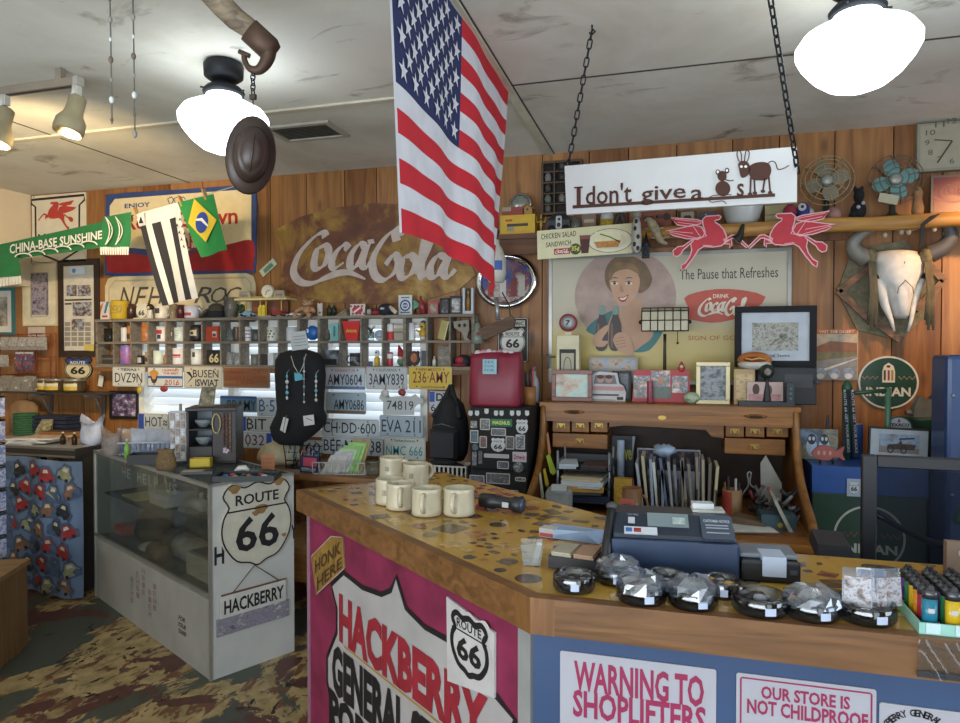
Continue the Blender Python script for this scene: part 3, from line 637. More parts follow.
b=t.part('printed_food');b.poly(oval(*t.q(610,240.5),.125,.068,30),mt('#4a4b42'),-.001);b.poly(oval(*t.q(610,240.5),.121,.065,30),mt('#d4d0b6'),-.0015);b.poly(oval(*t.q(610,241),.095,.048,30),mt('#c9c4a6'),-.002)
b.poly([t.q(*p)for p in((595,232),(620,229.5),(621,241),(594,242.5))],mt('#dcd5ae'),-.0025);b.poly([t.q(*p)for p in((594,242),(621,240),(618,247),(597,248))],mt('#b07a3c',var=.3,scale=40),-.003);b.rib([t.q(*p)for p in((600,234),(610,237),(620,242))],.007,mt('#5d7a2c'),-.003)
b.poly([t.q(*p)for p in((579.5,236),(590.5,235.5),(588.5,253),(581.5,253.5))],mt('#4a211d'),-.002);b.poly([t.q(*p)for p in((579.5,235.5),(590.5,235),(590,239),(580,239.5))],mt('#7a4a40'),-.0025)
ph=mt('#b51c2e',.5);pk=mt('#dba6aa',.5)
for r,mir,lab in(((666,216,748,270),True,'red winged horse cutout facing right, under the log shelf'),((748,213,835,268),False,'red winged horse cutout facing left, nearer the skull')):
 t=at('winged_horse_cutout',lab,'sign',r,WY(3.888),'red winged horse cutouts');b=t.mesh();pegasus(b,-t.w/2,0,t.w/2,t.h,mir,ph,pk,.006,0,.008)
t=at('landscape_poster','desert road poster with an orange title, beside the black frame','poster',(816,329,858,380),wall)
b=t.part('sheet');b.slab(rrect(-t.w/2,0,t.w/2,t.h,.003),mt('#b9a486',.6),0,.011)
Y0[0]=-.0005
b=t.part('printed_scene')
for pts,c in((((816,329),(857,329),(857,334),(816,334)),'#b0622f'),(((816,334),(857,334),(857,345),(816,345)),'#b3a48c'),(((816,347),(830,341),(857,343),(857,352),(816,352)),'#8a5d43'),(((816,352),(857,352),(857,362),(816,362)),'#7d7352'),(((816,361),(857,356),(857,380),(816,380)),'#8b8a88'),(((816,371),(857,358),(857,359),(816,374)),'#d0cdc4')):
 Y0[0]-=.0003;b.poly([t.q(*p)for p in pts],mt(c,.6,var=.2,scale=30),Y0[0])
ptext(t,b,'VISIT THE DESERT',(819,330.3,854,333),offw,y=-.006)
for k,x in enumerate((820,834,848)):b.poly(oval(*t.q(x,373),.03,.03,14),mt('#8f9cae',var=.3,scale=40),-.006-.0003*k);b.poly(oval(*t.q(x,376),.02,.016,14),mt('#d4d6d6',var=.3),-.007-.0003*k)
dg=mt('#24443a',.3,var=.12)
def indian(mb,cx,cz,r,y,k=1.0):
 mb.poly(oval(cx,cz,r,r*k,40),mt('#c9c9c0',.4),y);mb.poly(oval(cx,cz,r*.94,r*.94*k,40),dg,y-.0006)
 a=[(cx-.2*r,cz-.0*r),(cx-.2*r,cz+.42*r),(cx-.15*r,cz+.62*r),(cx,cz+.74*r),(cx+.17*r,cz+.62*r),(cx+.22*r,cz+.42*r),(cx+.22*r,cz)]
 mb.poly(a,mt('#c9c3b4',.4),y-.001)
 for dx,c in((-.12,'#2c3a33'),(.01,'#8f2f36'),(.13,'#8a8136')):mb.poly([(cx+dx*r-.035*r,cz+.08*r),(cx+dx*r+.035*r,cz+.08*r),(cx+dx*r+.035*r,cz+.46*r),(cx+dx*r-.035*r,cz+.46*r)],mt(c,.4),y-.0016)
 mb.poly(oval(cx,cz+.6*r,.07*r,.05*r,10),mt('#3a3330'),y-.0016)
 for s in(-1,1):mb.rib([(cx+s*r*(.34+.09*i),cz+(.12 if i%2 else .24)*r)for i in range(7)],.02*r,mt('#c08a80'),y-.001)
 mb.text('INDIAN',cx-.74*r,cz-.52*r*k,cx+.74*r,cz-.18*r*k,mt('#c9c9c0',.4),y-.001,bold=.035)
t=at('round_gasoline_sign','round dark green gasoline sign on the wall reading INDIAN','sign',(858,356,919,409),wall)
b=t.part('panel');b.slab(oval(0,t.h/2,t.w/2,t.h/2,40),mt('#b9b9b0',.4),0,.008);b=t.part('emblem');indian(b,0,t.h/2,t.w/2*.99,-.001,t.h/t.w)
t=at('wall_clock','square grey wall clock in the top right corner','clock',(917,121,984,170),WY(D-.05))
b=t.part('case',bevel=.006);b.box(-t.w/2,0,0,t.w/2,.05,t.h,mt('#8a8674',.5));f=t.part('face');f.poly(fit([(0,0),(1,0),(1,1),(0,1)],-t.w/2+.015,.015,t.w/2-.015,t.h-.015),mt('#98937f',.5),-.001)
cx,cz=t.q(952,141)
for k in range(12):
 a=pi/2-2*pi*(k+1)/12;x,z=cx+.115*cos(a),cz+.105*sin(a)
 f.text(str(k+1),x-.011*len(str(k+1)),z-.014,x+.011*len(str(k+1)),z+.014,'#4f4c42',-.002)
h_=t.part('hands');h_.rib([(cx,cz),t.q(937,163)],.008,'#3a372f',-.004);h_.rib([(cx,cz),t.q(934,140)],.006,'#3a372f',-.005)
t=at('red_cola_frame','dusky red framed soda print standing at the right end of the log shelf','picture frame',(931,174,990,209),WY(D-.1),z0=SZ)
b=t.part('frame');b.box(-t.w/2,0,0,t.w/2,.02,t.h,mt('#6a5a50',.5));b=t.part('print');b.box(-t.w/2+.012,-.001,.012,t.w/2-.012,.001,t.h-.012,mt('#6e2a2d',.4));script(b,*t.rc(938,184,985,196),mt('#8f5a58'),-.003)
b.rib(spline([t.q(933,197),t.q(945,201),t.q(960,201),t.q(985,193)],5),.012,mt('#8f5a58'),-.002)
t=at('skull_mount','diamond frame of old wood and hide mounted on the planks behind the skull','frame',(838,243,948,338),WY(D-.03))
hide=mt('#716b55',.9,var=.3,scale=40);ow=wood('#8a6a52','#5d4434','x',.7,2,False)
b=t.part('hide');b.slab([t.q(*p)for p in((852,250),(905,240),(945,280),(925,318),(900,340),(858,330),(838,292))],hide,.01,.018)
for a,c in(((838,291),(872,322)),((838,291),(878,262)),((900,340),(868,317)),((943,281),(915,310)),((944,281),(925,262))):
 s_=t.part('slat');q0,q1=Vector(t.q(*a)),Vector(t.q(*c));dd=(q1-q0).normalized();nn=Vector((-dd.y,dd.x))*.018
 s_.slab([tuple(q0-nn),tuple(q1-nn),tuple(q1+nn),tuple(q0+nn)],ow,-.012,.02)
t=at('bison_skull','white bison skull with dark horns hung on the right wall','skull',(852,224,955,338),WY(D-.16))
bone=mt('#cfcdc6',.6,var=.12,scale=20,bump=.3);q=t.q
b=t.part('cranium');rings=[]
for y,xl,xr,dpt in((249,884,914,.03),(251,878,922,.07),(258,874,929,.1),(266,877,930,.11),(273,875,929,.115),(280,879,925,.11),(286,885,921,.1),(296,890,917,.1),(305,893,915,.09),(314,896,914,.07),(318,900,912,.04)):
 (a,z),(c,_)=q(xl,y),q(xr,y);cx,w=(a+c)/2,(c-a)/2
 rings.append([(cx+w*cos(pi*k/9)*(1 if k%9 else 1),.1-(dpt+.02*(1 if abs(k-4.5)<1.6 else 0))*sin(pi*k/9)**.6 if 0<k<9 else .1,z)for k in range(10)]+[(cx,.12,z)])
b.loft(rings,bone)
b.T=None
for xs in((881,884,888,894,897),(925,921,917,914,911)):
 k=t.part('jaw_bone');k.tube([(*((lambda p:(p[0],.045,p[1]))(q(x,y))),)for x,y in zip(xs,(278,290,305,320,331))],[.026,.03,.022,.011,.006]if xs[0]<900 else[.018,.018,.014,.010,.006],bone,8)
for x in(878.5,926):e=t.part('eye_socket',label='dark eye socket');(lambda p:e.ell((p[0],.055,p[1]),.03,.03,.026,mt('#1d1712',.9)))(q(x,276))
e=t.part('bone_suture',label='dark seam down the skull')
e.tube([(*((lambda p:(p[0],-.026,p[1]))(q(x,y))),)for x,y in((903,262),(903.5,281))],.0022,'#4a453c');
for sg,x in((-1,900),(1,906)):e.tube([(*((lambda p:(p[0],-.035,p[1]))(q(xx,y))),)for xx,y in((903.5,281),(903.5+sg*7,288),(903.5+sg*8,294))],.002,'#4a453c')
for xs in(((868,258),(856,250),(854,241),(864,233),(879,228)),((932,253),(944,247),(951,236),(944,226),(927,223))):
 k=t.part('horn',label='pale grey horn' if xs[0][0]<900 else 'dark horn');hp=[(q(*p)[0],.04-.02*i,q(*p)[1])for i,p in enumerate(xs)]
 sp_=spline(hp,5);k.tube(sp_,[.046*(1-i/len(sp_))**.7+.004 for i in range(len(sp_))],mt('#77736a' if xs[0][0]<900 else '#4b4a4a',.5,var=.3),10)
for x in(872,928):
 k=t.part('leather_wrap',label='leather thongs wound round the horn base');p=q(x,256);k.ell((p[0],.03,p[1]),.03,.045,.048,mt('#6f6549',.9,var=.3,scale=60))
 for j in range(6):
  a=q(x+(j-3)*1.2,262);c=q(x+(j-3)*1.6+(1 if x<900 else 2),320+5*(j%3));k.tube([(a[0],-.01,a[1]),(c[0]+.006,-.015+.006*j,(a[1]+c[1])/2),(c[0],.0,c[1])],.006,mt('#5f5743',.9,var=.3),6)
g=t.part('feather_string');pts=[(q(*p)[0],-.09,q(*p)[1])for p in spline([(879,229),(893,233),(908,233),(926,226)],4)];g.tube(pts,.0018,'#a89c80')
for p in((880,237),(896,234),(903,234),(928,231)):a=q(*p);g.ell((a[0],-.09,a[1]-.005),.012,.012,.016,'#a1927a',8,6)
la,lb=P(-12,249,3.9),P(246,183,3.6)
ln=P(246,183,3.45);l0=P(-30,256,3.75)
def onl(px):
 n0=ray(px,300).cross(Vector((0,0,1)));tt=(l0-EYE).dot(n0)/(l0-ln).dot(n0);p=l0.lerp(ln,tt);p.z-=.05*4*tt*(1-tt)*.3;return p
t=Thing('clothesline','thin white line strung across the left wall corner','line',l0);b=t.mesh();b.tube([onl(x)-l0 for x in range(-30,247,12)],.003,'#b8b2a0',5)
def hang(px0,px1,fn_off):
 a,c=onl(px0),onl(px1);return a,c
def drop(px,py,ref):
 nn=Vector((ln.y-l0.y,l0.x-ln.x,0));r=ray(px,py);return EYE+r*((l0-EYE).dot(nn)/r.dot(nn))
nv=Vector((ln.y-l0.y,l0.x-ln.x,0)).normalized()
if nv.y>0:nv=-nv
def cloth(t,mb,q4,nu,nv_,mat,off=0,amp=.01,fr=3.0):
 A_,B_,C_,D_=[drop(*p,None)-t.loc for p in q4]
 mb.sheet(lambda u,v:A_.lerp(B_,u).lerp(D_.lerp(C_,u),v)+nv*(off+amp*sin(u*fr*2*pi+v*3)*v),nu,nv_,mat)
def clothpoly(t,mb,pts,mat,off):mb.add([drop(*p,None)-t.loc+nv*off for p in pts],[tuple(range(len(pts)))],mat)
o=drop(60,245,None)
grn=mt('#1f6b3c',.85);wg=mt('#d6d6cc',.85)
t=Thing('football_scarf','green scarf with white lettering draped along the line','scarf',o,group=None)
b=t.part('cloth');cloth(t,b,((0,245),(136,215),(110,247),(-4,262)),24,6,grn,.012,.008,2)
cloth(t,b,((108,218),(136,213),(134,248),(106,248)),8,8,grn,.035,.014,1.5);cloth(t,b,((-16,248),(20,245),(26,276),(-16,280)),8,8,grn,.035,.014,1.5)
fr=t.part('fringe');fr2=t.part('fringe')
for i in range(12):
 clothpoly(t,fr,[(105+i*2.4,247.6),(107.2+i*2.4,247.6),(107+i*2.4,255.5),(105.4+i*2.4,255.5)],wg,.036);clothpoly(t,fr2,[(-12+i*3.2,280-i*.3),(-9+i*3.2,279.7-i*.3),(-8.4+i*3.2,289-i*.5),(-11+i*3.2,290-i*.5)],wg,.036)
tt_=t.part('lettering');v,f=textmesh('CHINA-BASE SUNSHINE',.02)
cs=[drop(*p,None)-t.loc+nv*.05 for p in((17,255),(109,240),(109,231.5),(17,245.5))]
tt_.add([cs[0].lerp(cs[1],a).lerp(cs[3].lerp(cs[2],a),c_)for a,c_ in v],f,wg)
for k in range(6):tt_.add([p for i in range(9)for p in((drop(30+k*13+9*cos(pi*i/8),258-k*2.4-4.5*sin(pi*i/8),None)-t.loc+nv*.045),(drop(30+k*13+7.6*cos(pi*i/8),258-k*2.4-3.3*sin(pi*i/8),None)-t.loc+nv*.045))],[(2*i,2*i+2,2*i+3,2*i+1)for i in range(8)],wg)
for k in range(2):
 for s in(0,1):tt_.add([p for i in range(9)for p in((drop((112,122)[s]+7*sin(pi*i/8)*(1 if k else .6),218+28*i/8,None)-t.loc+nv*.052),(drop((113,123)[s]+7*sin(pi*i/8)*(1 if k else .6),218+28*i/8,None)-t.loc+nv*.052))],[(2*i,2*i+2,2*i+3,2*i+1)for i in range(8)],wg)
dk=mt('#232327',.85);wf_=mt('#c4c4c2',.85)
t=Thing('striped_flag','black and white striped flag hanging from the line','flag',drop(160,215,None))
b=t.part('cloth');cloth(t,b,((138,214),(180,202.5),(198,298),(164,306)),14,14,lambda u,v:dk if(v>.16 and((u<.16)or .32<u<.5 or .68<u<.84))else wf_,.01,.012,1.2)
s_=t.part('ermine_spots')
for r in range(5):
 for c_ in range(3):x,y=178+c_*5+r*2.2,219+r*7+c_*1.0;clothpoly(t,s_,[(x-1.4,y+1.8),(x,y-2.2),(x+1.4,y+1.8),(x,y+.6)],dk,.024)
clothpoly(t,s_,[(139,215),(147,213),(148,225),(142,227)],wf_,.022);clothpoly(t,s_,[(142,224),(144,217),(147,224)],dk,.025)
t=Thing('green_flag','small green flag with yellow diamond and blue disc on the line','flag',drop(205,220,None))
b=t.part('cloth');cloth(t,b,((180,203),(216,194.5),(230,250),(204,258)),8,8,mt('#1f7a3a',.8),.02,.01,1)
e=t.part('emblem');clothpoly(t,e,[(198.5,200),(221,221),(210,243),(192.5,224)],mt('#c9b02e',.8),.034)
cp=drop(206.5,223.5,None)-t.loc+nv*.037;ud=(ln-l0).normalized();e.add([cp+ud*.05*cos(a)+Vector((0,0,.062*sin(a)))for a in[2*pi*i/20 for i in range(20)]],[tuple(range(20))],mt('#233f8a',.8))
clothpoly(t,e,[(201,220),(207,219),(213,226),(212.5,228),(206,222),(201,222)],wg,.039)
for px,lab in((139,'wooden clothes peg at the left corner of the striped flag'),(183,'wooden clothes peg between the striped and the green flag'),(207,'wooden clothes peg at the right of the green flag')):
 p=onl(px);t=Thing('clothes_peg',lab,'clothes peg',p+nv*.01,rot=(0,rad(-25),math.atan2(ln.y-l0.y,ln.x-l0.x)),group='clothes pegs')
 b=t.mesh();b.box(-.005,-.014,-.04,.005,-.002,.035,'#b08a52');b.box(-.005,.002,-.04,.005,.012,.035,'#b08a52');b.tube([(-.007,0,0),(.007,0,0)],.006,al)
 # ---- pigeonhole shelf, its contents, plates
X0C,CW,NC=-4.135,.1537,19
gw=wood('#8f8576','#62594c','x',.75,1.5,False)
t=Thing('pigeonhole_shelf','long weathered two row pigeonhole shelf across the window','shelf',(X0C,D-.125,1.473))
L=NC*CW
t.part('bottom_board').box(-.01,0,0,L+.01,.11,.022,gw);t.part('top_board').box(-.01,-.005,.335,L+.01,.11,.354,gw)
t.part('middle_board').box(0,.004,.172,L,.11,.188,gw)
for i in range(NC+1):
 d_=t.part('divider');w_=.012 if i not in(0,11,12,16,19)else .02
 d_.box(i*CW-w_/2,.002,.022,i*CW+w_/2,.109,.172,gw);d_.box(i*CW-w_/2,.002,.188,i*CW+w_/2,.109,.335,gw)
t.part('ledge').box(-.02,-.01,-.03,L+.2,.11,-.002,wood('#8a6038','#5f3f22','x',.6,1,False))
ZR=(1.661,1.495);SH=D-.125
def mug(mb,r,h,col,handle=1,inner=None,n=18,z=0,cx=0,cy=0):
 m=col if not isinstance(col,str)else mt(col,.35)
 mb.lathe([(.001,z+.004),(r*.9,z),(r,z+.006),(r,z+h),(r*.92,z+h),(r*.9,z+h*.3),(.001,z+h*.25)],m,(cx,cy,0),n)
 if handle:mb.tube([(cx+handle*(r*.95+r*.6*sin(a)),cy,z+h*.5+h*.3*cos(a))for a in[pi*k/8 for k in range(9)]],r*.15,m,7)
def can(mb,r,h,col,top='#b9bcc0',z=0,cx=0,cy=0,n=18):
 mb.lathe([(.001,z),(r*.9,z),(r,z+.006),(r,z+h-.008),(r*.88,z+h),(.001,z+h)],col if not isinstance(col,str)else mt(col,.35),(cx,cy,0),n)
 mb.lathe([(r*.89,z+h-.001),(r*.89,z+h+.002),(r*.8,z+h+.002),(.001,z+h)],mt(top,.3,.8),(cx,cy,0),n)
def bottle(mb,r,h,col,cap='#2a2a2a',z=0,cx=0,cy=0,n=14):
 m=col if not isinstance(col,str)else mt(col,.25)
 mb.lathe([(.001,z),(r,z+.002),(r,z+h*.55),(r*.8,z+h*.66),(r*.36,z+h*.76),(r*.34,z+h*.9)],m,(cx,cy,0),n)
 mb.lathe([(r*.42,z+h*.88),(r*.42,z+h),(.001,z+h)],mt(cap,.4),(cx,cy,0),n)
def cyl_label(mb,r,z0,z1,mat,a0=215,a1=325,cx=0,cy=0,n=12):
 vs=[]
 for z in(z0,z1):
  for k in range(n+1):
   a=rad(a0+(a1-a0)*k/n);vs.append((cx+r*cos(a),cy+r*sin(a),z))
 mb.add(vs,[(k,k+1,n+2+k,n+1+k)for k in range(n)],mat,True)
def cub(col,row,dx=0,dy=.055):return(X0C+(col+.5)*CW+dx,SH+dy,ZR[row])
def ct(name,label,cat,col,row,dx=0,dy=.055,rz=0):return Thing(name,label,cat,cub(col,row,dx,dy),rz)
T_=lambda*a,**k:ct(*a,**k)
clear=glass('#dfe8e6',.25,.1)
dgl=glass('#6a6a68',.25,.25,'#4a4a48')
mug(ct('glass_mug','smoky glass mug in the upper left corner pigeonhole','mug',0,0).mesh(),.043,.1,dgl,1)
can(ct('drink_can','narrow white can beside the orange can in the upper row','can',1,0,-.025).mesh(),.026,.105,'#cfd3d4')
b=ct('drink_can','orange and tan can beside the narrow white can','can',1,0,.034).mesh();can(b,.03,.115,'#b5793c');cyl_label(b,.0305,.02,.06,mt('#3b2f28'))
b=ct('drinking_glass','tall orange brown glass in the upper row','glass',2,0,.02).mesh();mug(b,.036,.135,photo(['#8a5028','#b06a35','#c98a55'],30,3),0)
b=ct('mug','white mug with a red rounded shape','mug',3,0,.01).mesh();mug(b,.045,.11,'#d5d6d6',1);cyl_label(b,.0455,.055,.085,mt('#a8243a'),235,300);cyl_label(b,.0455,.02,.05,mt('#2b3350'),250,290)
b=ct('mug','pale mug with thin grey scribbles, beside the black jug','mug',4,0,.01).mesh();mug(b,.044,.1,'#c4d2d0',1)
for k in range(5):cyl_label(b,.0445,.03+.012*k,.033+.012*k,mt('#6f8a88'),235+6*k,280+9*k)
b=ct('jug','black round mug with cream label','mug',5,0).mesh();b.lathe([(.001,0),(.045,0),(.052,.02),(.052,.08),(.046,.11),(.034,.118),(.001,.116)],mt('#24201d',.3),n=20);cyl_label(b,.0525,.04,.08,mt('#b9b096'),225,300);cyl_label(b,.053,.05,.07,mt('#3a2f26'),245,275)
b=ct('mug','orange red square mug with small picture','mug',6,0).mesh(bevel=.006);b.box(-.052,-.04,0,.052,.04,.105,mt('#b5412a',.4));b.box(.0,-.0415,.03,.035,-.04,.07,mt('#d8c8b8'));b.box(.004,-.042,.034,.03,-.041,.055,mt('#4b3d39'))
can(ct('drink_can','slim dark brown can beside a pale glass in the upper row','can',7,0,.02).mesh(),.027,.1,'#4b3831')
b=ct('drinking_glass','pale blue glass left of the slim brown can','glass',7,0,-.035).mesh();mug(b,.024,.085,clear,0)
mug(ct('mug','dark grey mug with white inside, under the toy gas station','mug',8,0,.024).mesh(),.038,.082,'#43474d',-1)
b=ct('mug','white cup with stripes left of the dark grey mug','mug',8,0,-.042).mesh();mug(b,.024,.1,'#cdd0d2',0)
for k in range(3):cyl_label(b,.0245,.02+.025*k,.03+.025*k,mt('#7a8696'),200,340)
b=ct('cup','white cup with green leaf pattern in the upper row','cup',9,0).mesh();mug(b,.04,.1,'#c9cfc6',1)
for k in range(8):b.ell((.04*cos(rad(225+12*k)),.04*sin(rad(225+12*k)),.03+.02*(k%3)),.009,.004,.007,['#5d7f56','#8a6a5a'][k%2],6,4)
mug(ct('mug','plain white mug behind the card on the dress stand','mug',10,0).mesh(),.042,.095,'#cfd3d6',1)
t=ct('toy_fish','round bright blue toy fish with one eye','toy',11,0,.0);b=t.part('body');b.ell((0,0,.055),.055,.03,.05,mt('#2369b8',.4));e=t.part('eye');e.ell((-.025,-.027,.068),.012,.006,.014,'#e6e6e6',8,6);e.ell((-.026,-.032,.068),.005,.003,.006,'#202020',6,4);b.slab([(.045,.055),(.072,.085),(.068,.05),(.075,.025)],mt('#1d5096'),-.01,.015)
b=ct('box','pale turquoise upright box','box',12,0,.025).mesh();b.box(-.03,-.03,0,.03,.03,.115,mt('#7fb9b8',.5));b.box(-.006,-.031,.03,.008,-.03,.1,mt('#3d7d84'))
b=ct('figurine','small grey brown stone figurine left of the turquoise box','figurine',12,0,-.042).mesh();b.ell((0,0,.03),.024,.022,.03,mt('#6d5f56',.8));b.ell((0,0,.065),.014,.014,.018,mt('#7b6c62',.8))
t=ct('gift_cup','bright red gift cup with yellow lettering','cup',13,0,0);b=t.part('body');b.loft([[(-.04,-.03,0),(.04,-.03,0),(.04,.03,0),(-.04,.03,0)],[(-.066,-.04,.13),(.066,-.04,.13),(.066,.04,.13),(-.066,.04,.13)]],mt('#c3201f',.5),False);l=t.part('lettering');l.text('Arizona',-.038,.055,.04,.08,mt('#d9b23a'),-.0385,.02)
mug(ct('drinking_glass','clear glass with a small dark plant','glass',14,0,-.03).mesh(),.024,.06,clear,0)
b=ct('plant','small dark spiky plant in a clear glass','plant',14,0,-.03,.055).mesh()
for k in range(9):a=k*2.4;b.tube([(0,0,.03),(.012*cos(a),.012*sin(a),.075),(.032*cos(a),.02*sin(a),.09+.006*(k%3))],[.003,.003,.001],mt('#4a4a3c'),5)
b=ct('glass_ball','round glass paperweight ball beside the spiky plant','ornament',14,0,.035).mesh();b.ell((0,0,.036),.036,.03,.036,glass('#b9c4d0',.3,.25))
b=ct('drink_can','white can with a red foot, beside the beige box','can',15,0,-.04).mesh();can(b,.025,.11,'#d6d6d4');cyl_label(b,.0255,.004,.06,mt('#b5342f'),180,360)
b=ct('box','beige striped box beside the white and red can','box',15,0,.028).mesh();b.box(-.038,-.02,0,.038,.03,.11,mt('#a39c8a',.7));b.box(-.038,-.021,.05,.038,-.02,.06,mt('#756f60'));b.box(-.038,-.021,.08,.038,-.02,.1,mt('#c9c2b2'))
b=ct('cup','slim white cup left of the yellow figurine','cup',16,0,-.045).mesh();mug(b,.022,.115,'#d9dadb',0)
t=ct('figurine','yellow and white cartoon figurine with raised hands','figurine',16,0,.03);b=t.part('body');b.ell((0,0,.045),.026,.02,.032,mt('#bf9a2e',.4));b.ell((0,0,.016),.022,.018,.018,mt('#c9c9c5'));b.tube([(-.045,-.01,.07),(-.02,0,.055),(.02,0,.055),(.046,-.01,.065)],.008,mt('#bf9a2e'),6);h=t.part('head');h.ell((0,0,.095),.024,.022,.026,mt('#c7a648',.4));h.ell((0,-.02,.09),.009,.006,.006,'#3a2d22',8,5);h.ell((0,.004,.118),.018,.018,.012,'#3f4a6d',8,5)
b=ct('book','thin yellowed book leaning in its pigeonhole','book',17,0,.02).mesh();b.T=Matrix.Rotation(rad(14),4,'Y');b.box(-.032,-.04,.006,.016,.03,.128,mt('#a39a5e',.7));b.box(.012,-.041,.006,.018,-.04,.128,mt('#cfc9a4'))
b=ct('bone_ornament','bleached jaw bone shaped ornament at the right end pigeonhole','ornament',18,0,.0).mesh();b.slab([(-.06,.12),(.04,.13),(.045,.07),(.03,.02),(.05,.0),(.015,.0),(-.005,.05),(-.03,.065),(-.055,.08)],mt('#8f887a',.7),-.03,.03)
for x in(-.02,.015):b.ell((x,-.031,.095),.01,.004,.012,'#25201c',8,5)
t=Thing('glass_angel','small clear ornament with pink touches hung on the right end of the shelf','ornament',(X0C+NC*CW+.035,SH-.02,1.64));b=t.mesh();b.loft([[(r*cos(2*pi*k/10),r*sin(2*pi*k/10),z)for k in range(10)]for r,z in((.045,0),(.03,.05),(.018,.08),(.024,.105),(.01,.13))],mt('#7a8478',.3));b.ell((.01,-.02,.06),.014,.014,.012,'#8f4a4a',8,6);b.tube([(0,0,.13),(-.01,.01,.17)],.002,al)
b=ct('box','dark box in the lower left corner pigeonhole','box',0,1).mesh();b.box(-.05,-.03,0,.05,.03,.07,mt('#3a3633',.6));b.box(-.05,-.031,.035,.05,-.03,.045,mt('#6b645c'))
b=ct('drink_can','large red and blue can in the lower row','can',1,1,.0).mesh();can(b,.05,.138,photo(['#a02c3c','#b06a90','#6a6ac0','#4a90c8'],12,4));
b=ct('cup','small black cup with white label','cup',2,1,-.03).mesh();mug(b,.028,.065,'#29262a',0);cyl_label(b,.0285,.012,.05,mt('#b9b3b0'),235,305)
b=ct('cup','beige and brown tumbler beside the small black cup','cup',2,1,.036).mesh();mug(b,.026,.09,'#a3927c',0);cyl_label(b,.0265,.02,.05,mt('#4c3d33'),220,320)
b=ct('mug','pale mint mug left of the little amber bottle','mug',3,1,-.03).mesh();mug(b,.036,.1,'#cfdcd2',1)
bottle(ct('bottle','little amber bottle with a black cap','bottle',3,1,.038).mesh(),.022,.1,'#a8743a')
b=ct('mug','white mug with red script in the lower row','mug',4,1).mesh();mug(b,.048,.12,'#d9dade',1);cyl_label(b,.0485,.05,.075,mt('#b03a46'),230,315);cyl_label(b,.0487,.054,.058,mt('#e0e0e0'),230,315)
b=ct('mug','white mug with a small dark square','mug',5,1).mesh();mug(b,.046,.115,'#d3d8d8',1);cyl_label(b,.0465,.055,.09,mt('#3a3a36'),255,285)
t=ct('shield_box','black box with a cream 66 on its front','box',6,1);b=t.part('box');b.box(-.055,-.03,0,.055,.03,.105,mt('#1f1e1e',.5));l=t.part('lettering');l.text('66',-.035,.015,.045,.08,mt('#b9ae84'),-.031,.03)
mug(ct('drinking_glass','left one of the two clear glasses in the lower row','glass',7,1,-.032).mesh(),.028,.09,glass('#c9d0d4',.25,.22),0)
mug(ct('drinking_glass','right one of the two clear glasses in the lower row','glass',7,1,.034).mesh(),.028,.085,glass('#c9d0d4',.25,.22),0)
mug(ct('mug','grey stoneware mug in the lower row','mug',8,1,.015).mesh(),.032,.075,'#6d6e6a',1)
b=ct('box','narrow dark brown box in the lower row beside a white one','box',9,1,-.05).mesh();b.box(-.02,-.03,0,.02,.03,.075,mt('#3a3030'))
b=ct('box','narrow white box in the lower row beside the dark brown one','box',9,1,.0).mesh();b.box(-.022,-.03,0,.022,.03,.085,mt('#cdd0d2'))
mug(ct('mug','white mug half hidden by the dress stand in the lower row','mug',10,1).mesh(),.04,.09,'#cdd4d6',1)
mug(ct('mug','pale mug behind the shoulder of the dress stand','mug',11,1).mesh(),.04,.08,'#c4cbd0',-1)
b=ct('photo_block','glass photo block with a dark car','ornament',12,1).mesh(bevel=.003);b.box(-.052,-.025,0,.052,.025,.105,photo(['#3b4048','#6f7884','#a9b4c0'],14,11));b.box(-.045,-.0265,.005,.04,-.025,.045,mt('#23262c'))
b=ct('mug','black and white patterned mug in the lower row','mug',13,1,.015).mesh();mug(b,.042,.085,photo(['#202225','#4c5054','#b9bdc0'],26,12),-1)
t=ct('toy_duck','tiny yellow and white toy with black dot eyes','toy',14,1,.015);b=t.mesh();b.lathe([(.001,0),(.02,0),(.02,.05),(.012,.062),(.001,.064)],mt('#d0b03c',.4),n=12);b.ell((0,0,.085),.017,.015,.02,'#e2e2e0',10,6);b.ell((0,-.015,.088),.006,.004,.006,'#222',6,4)if 0 else b.ell((0,-.015,.088),.006,.004,.006,'#222222',6,4)
b=ct('cup','tiny violet cup left of the yellow toy','cup',14,1,-.03).mesh();mug(b,.014,.03,'#5f5a80',0)
t=ct('garden_gnome','gnome figurine with a tall red hat','figurine',15,1,.035);b=t.part('body');b.ell((0,0,.03),.03,.026,.03,mt('#5a7a5f',.6));b.ell((0,-.012,.055),.018,.016,.018,'#c9a58c',8,6);h=t.part('hat');h.loft([[(x+r*cos(2*pi*k/10),r*sin(2*pi*k/10),z)for k in range(10)]for x,r,z in((0,.026,.06),(-.004,.022,.09),(-.012,.014,.115),(-.02,.003,.138))],mt('#a3202c',.6))
b=ct('drink_can','slim red and white can left of the gnome','can',15,1,-.045).mesh();can(b,.02,.09,'#b0353a');cyl_label(b,.0205,.05,.08,mt('#d9d9d9'),180,360)
b=ct('picture_card','dark badge card with red and gold crest','card',16,1,-.015).mesh();b.slab(fit(SHIELD,-.04,0,.03,.1),mt('#3a2522'),-.03,.02);b.poly(oval(-.005,.055,.022,.03,12),mt('#a8693a',var=.4,scale=60),-.031)
b=ct('book','narrow slate blue book in the lower row','book',16,1,.05).mesh();b.box(-.015,-.03,0,.015,.03,.1,mt('#4a525e'))
b=ct('bottle','tiny white bottle left of the brown photograph','bottle',17,1,-.045).mesh();bottle(b,.014,.065,'#c9c4ba','#c9c4ba')
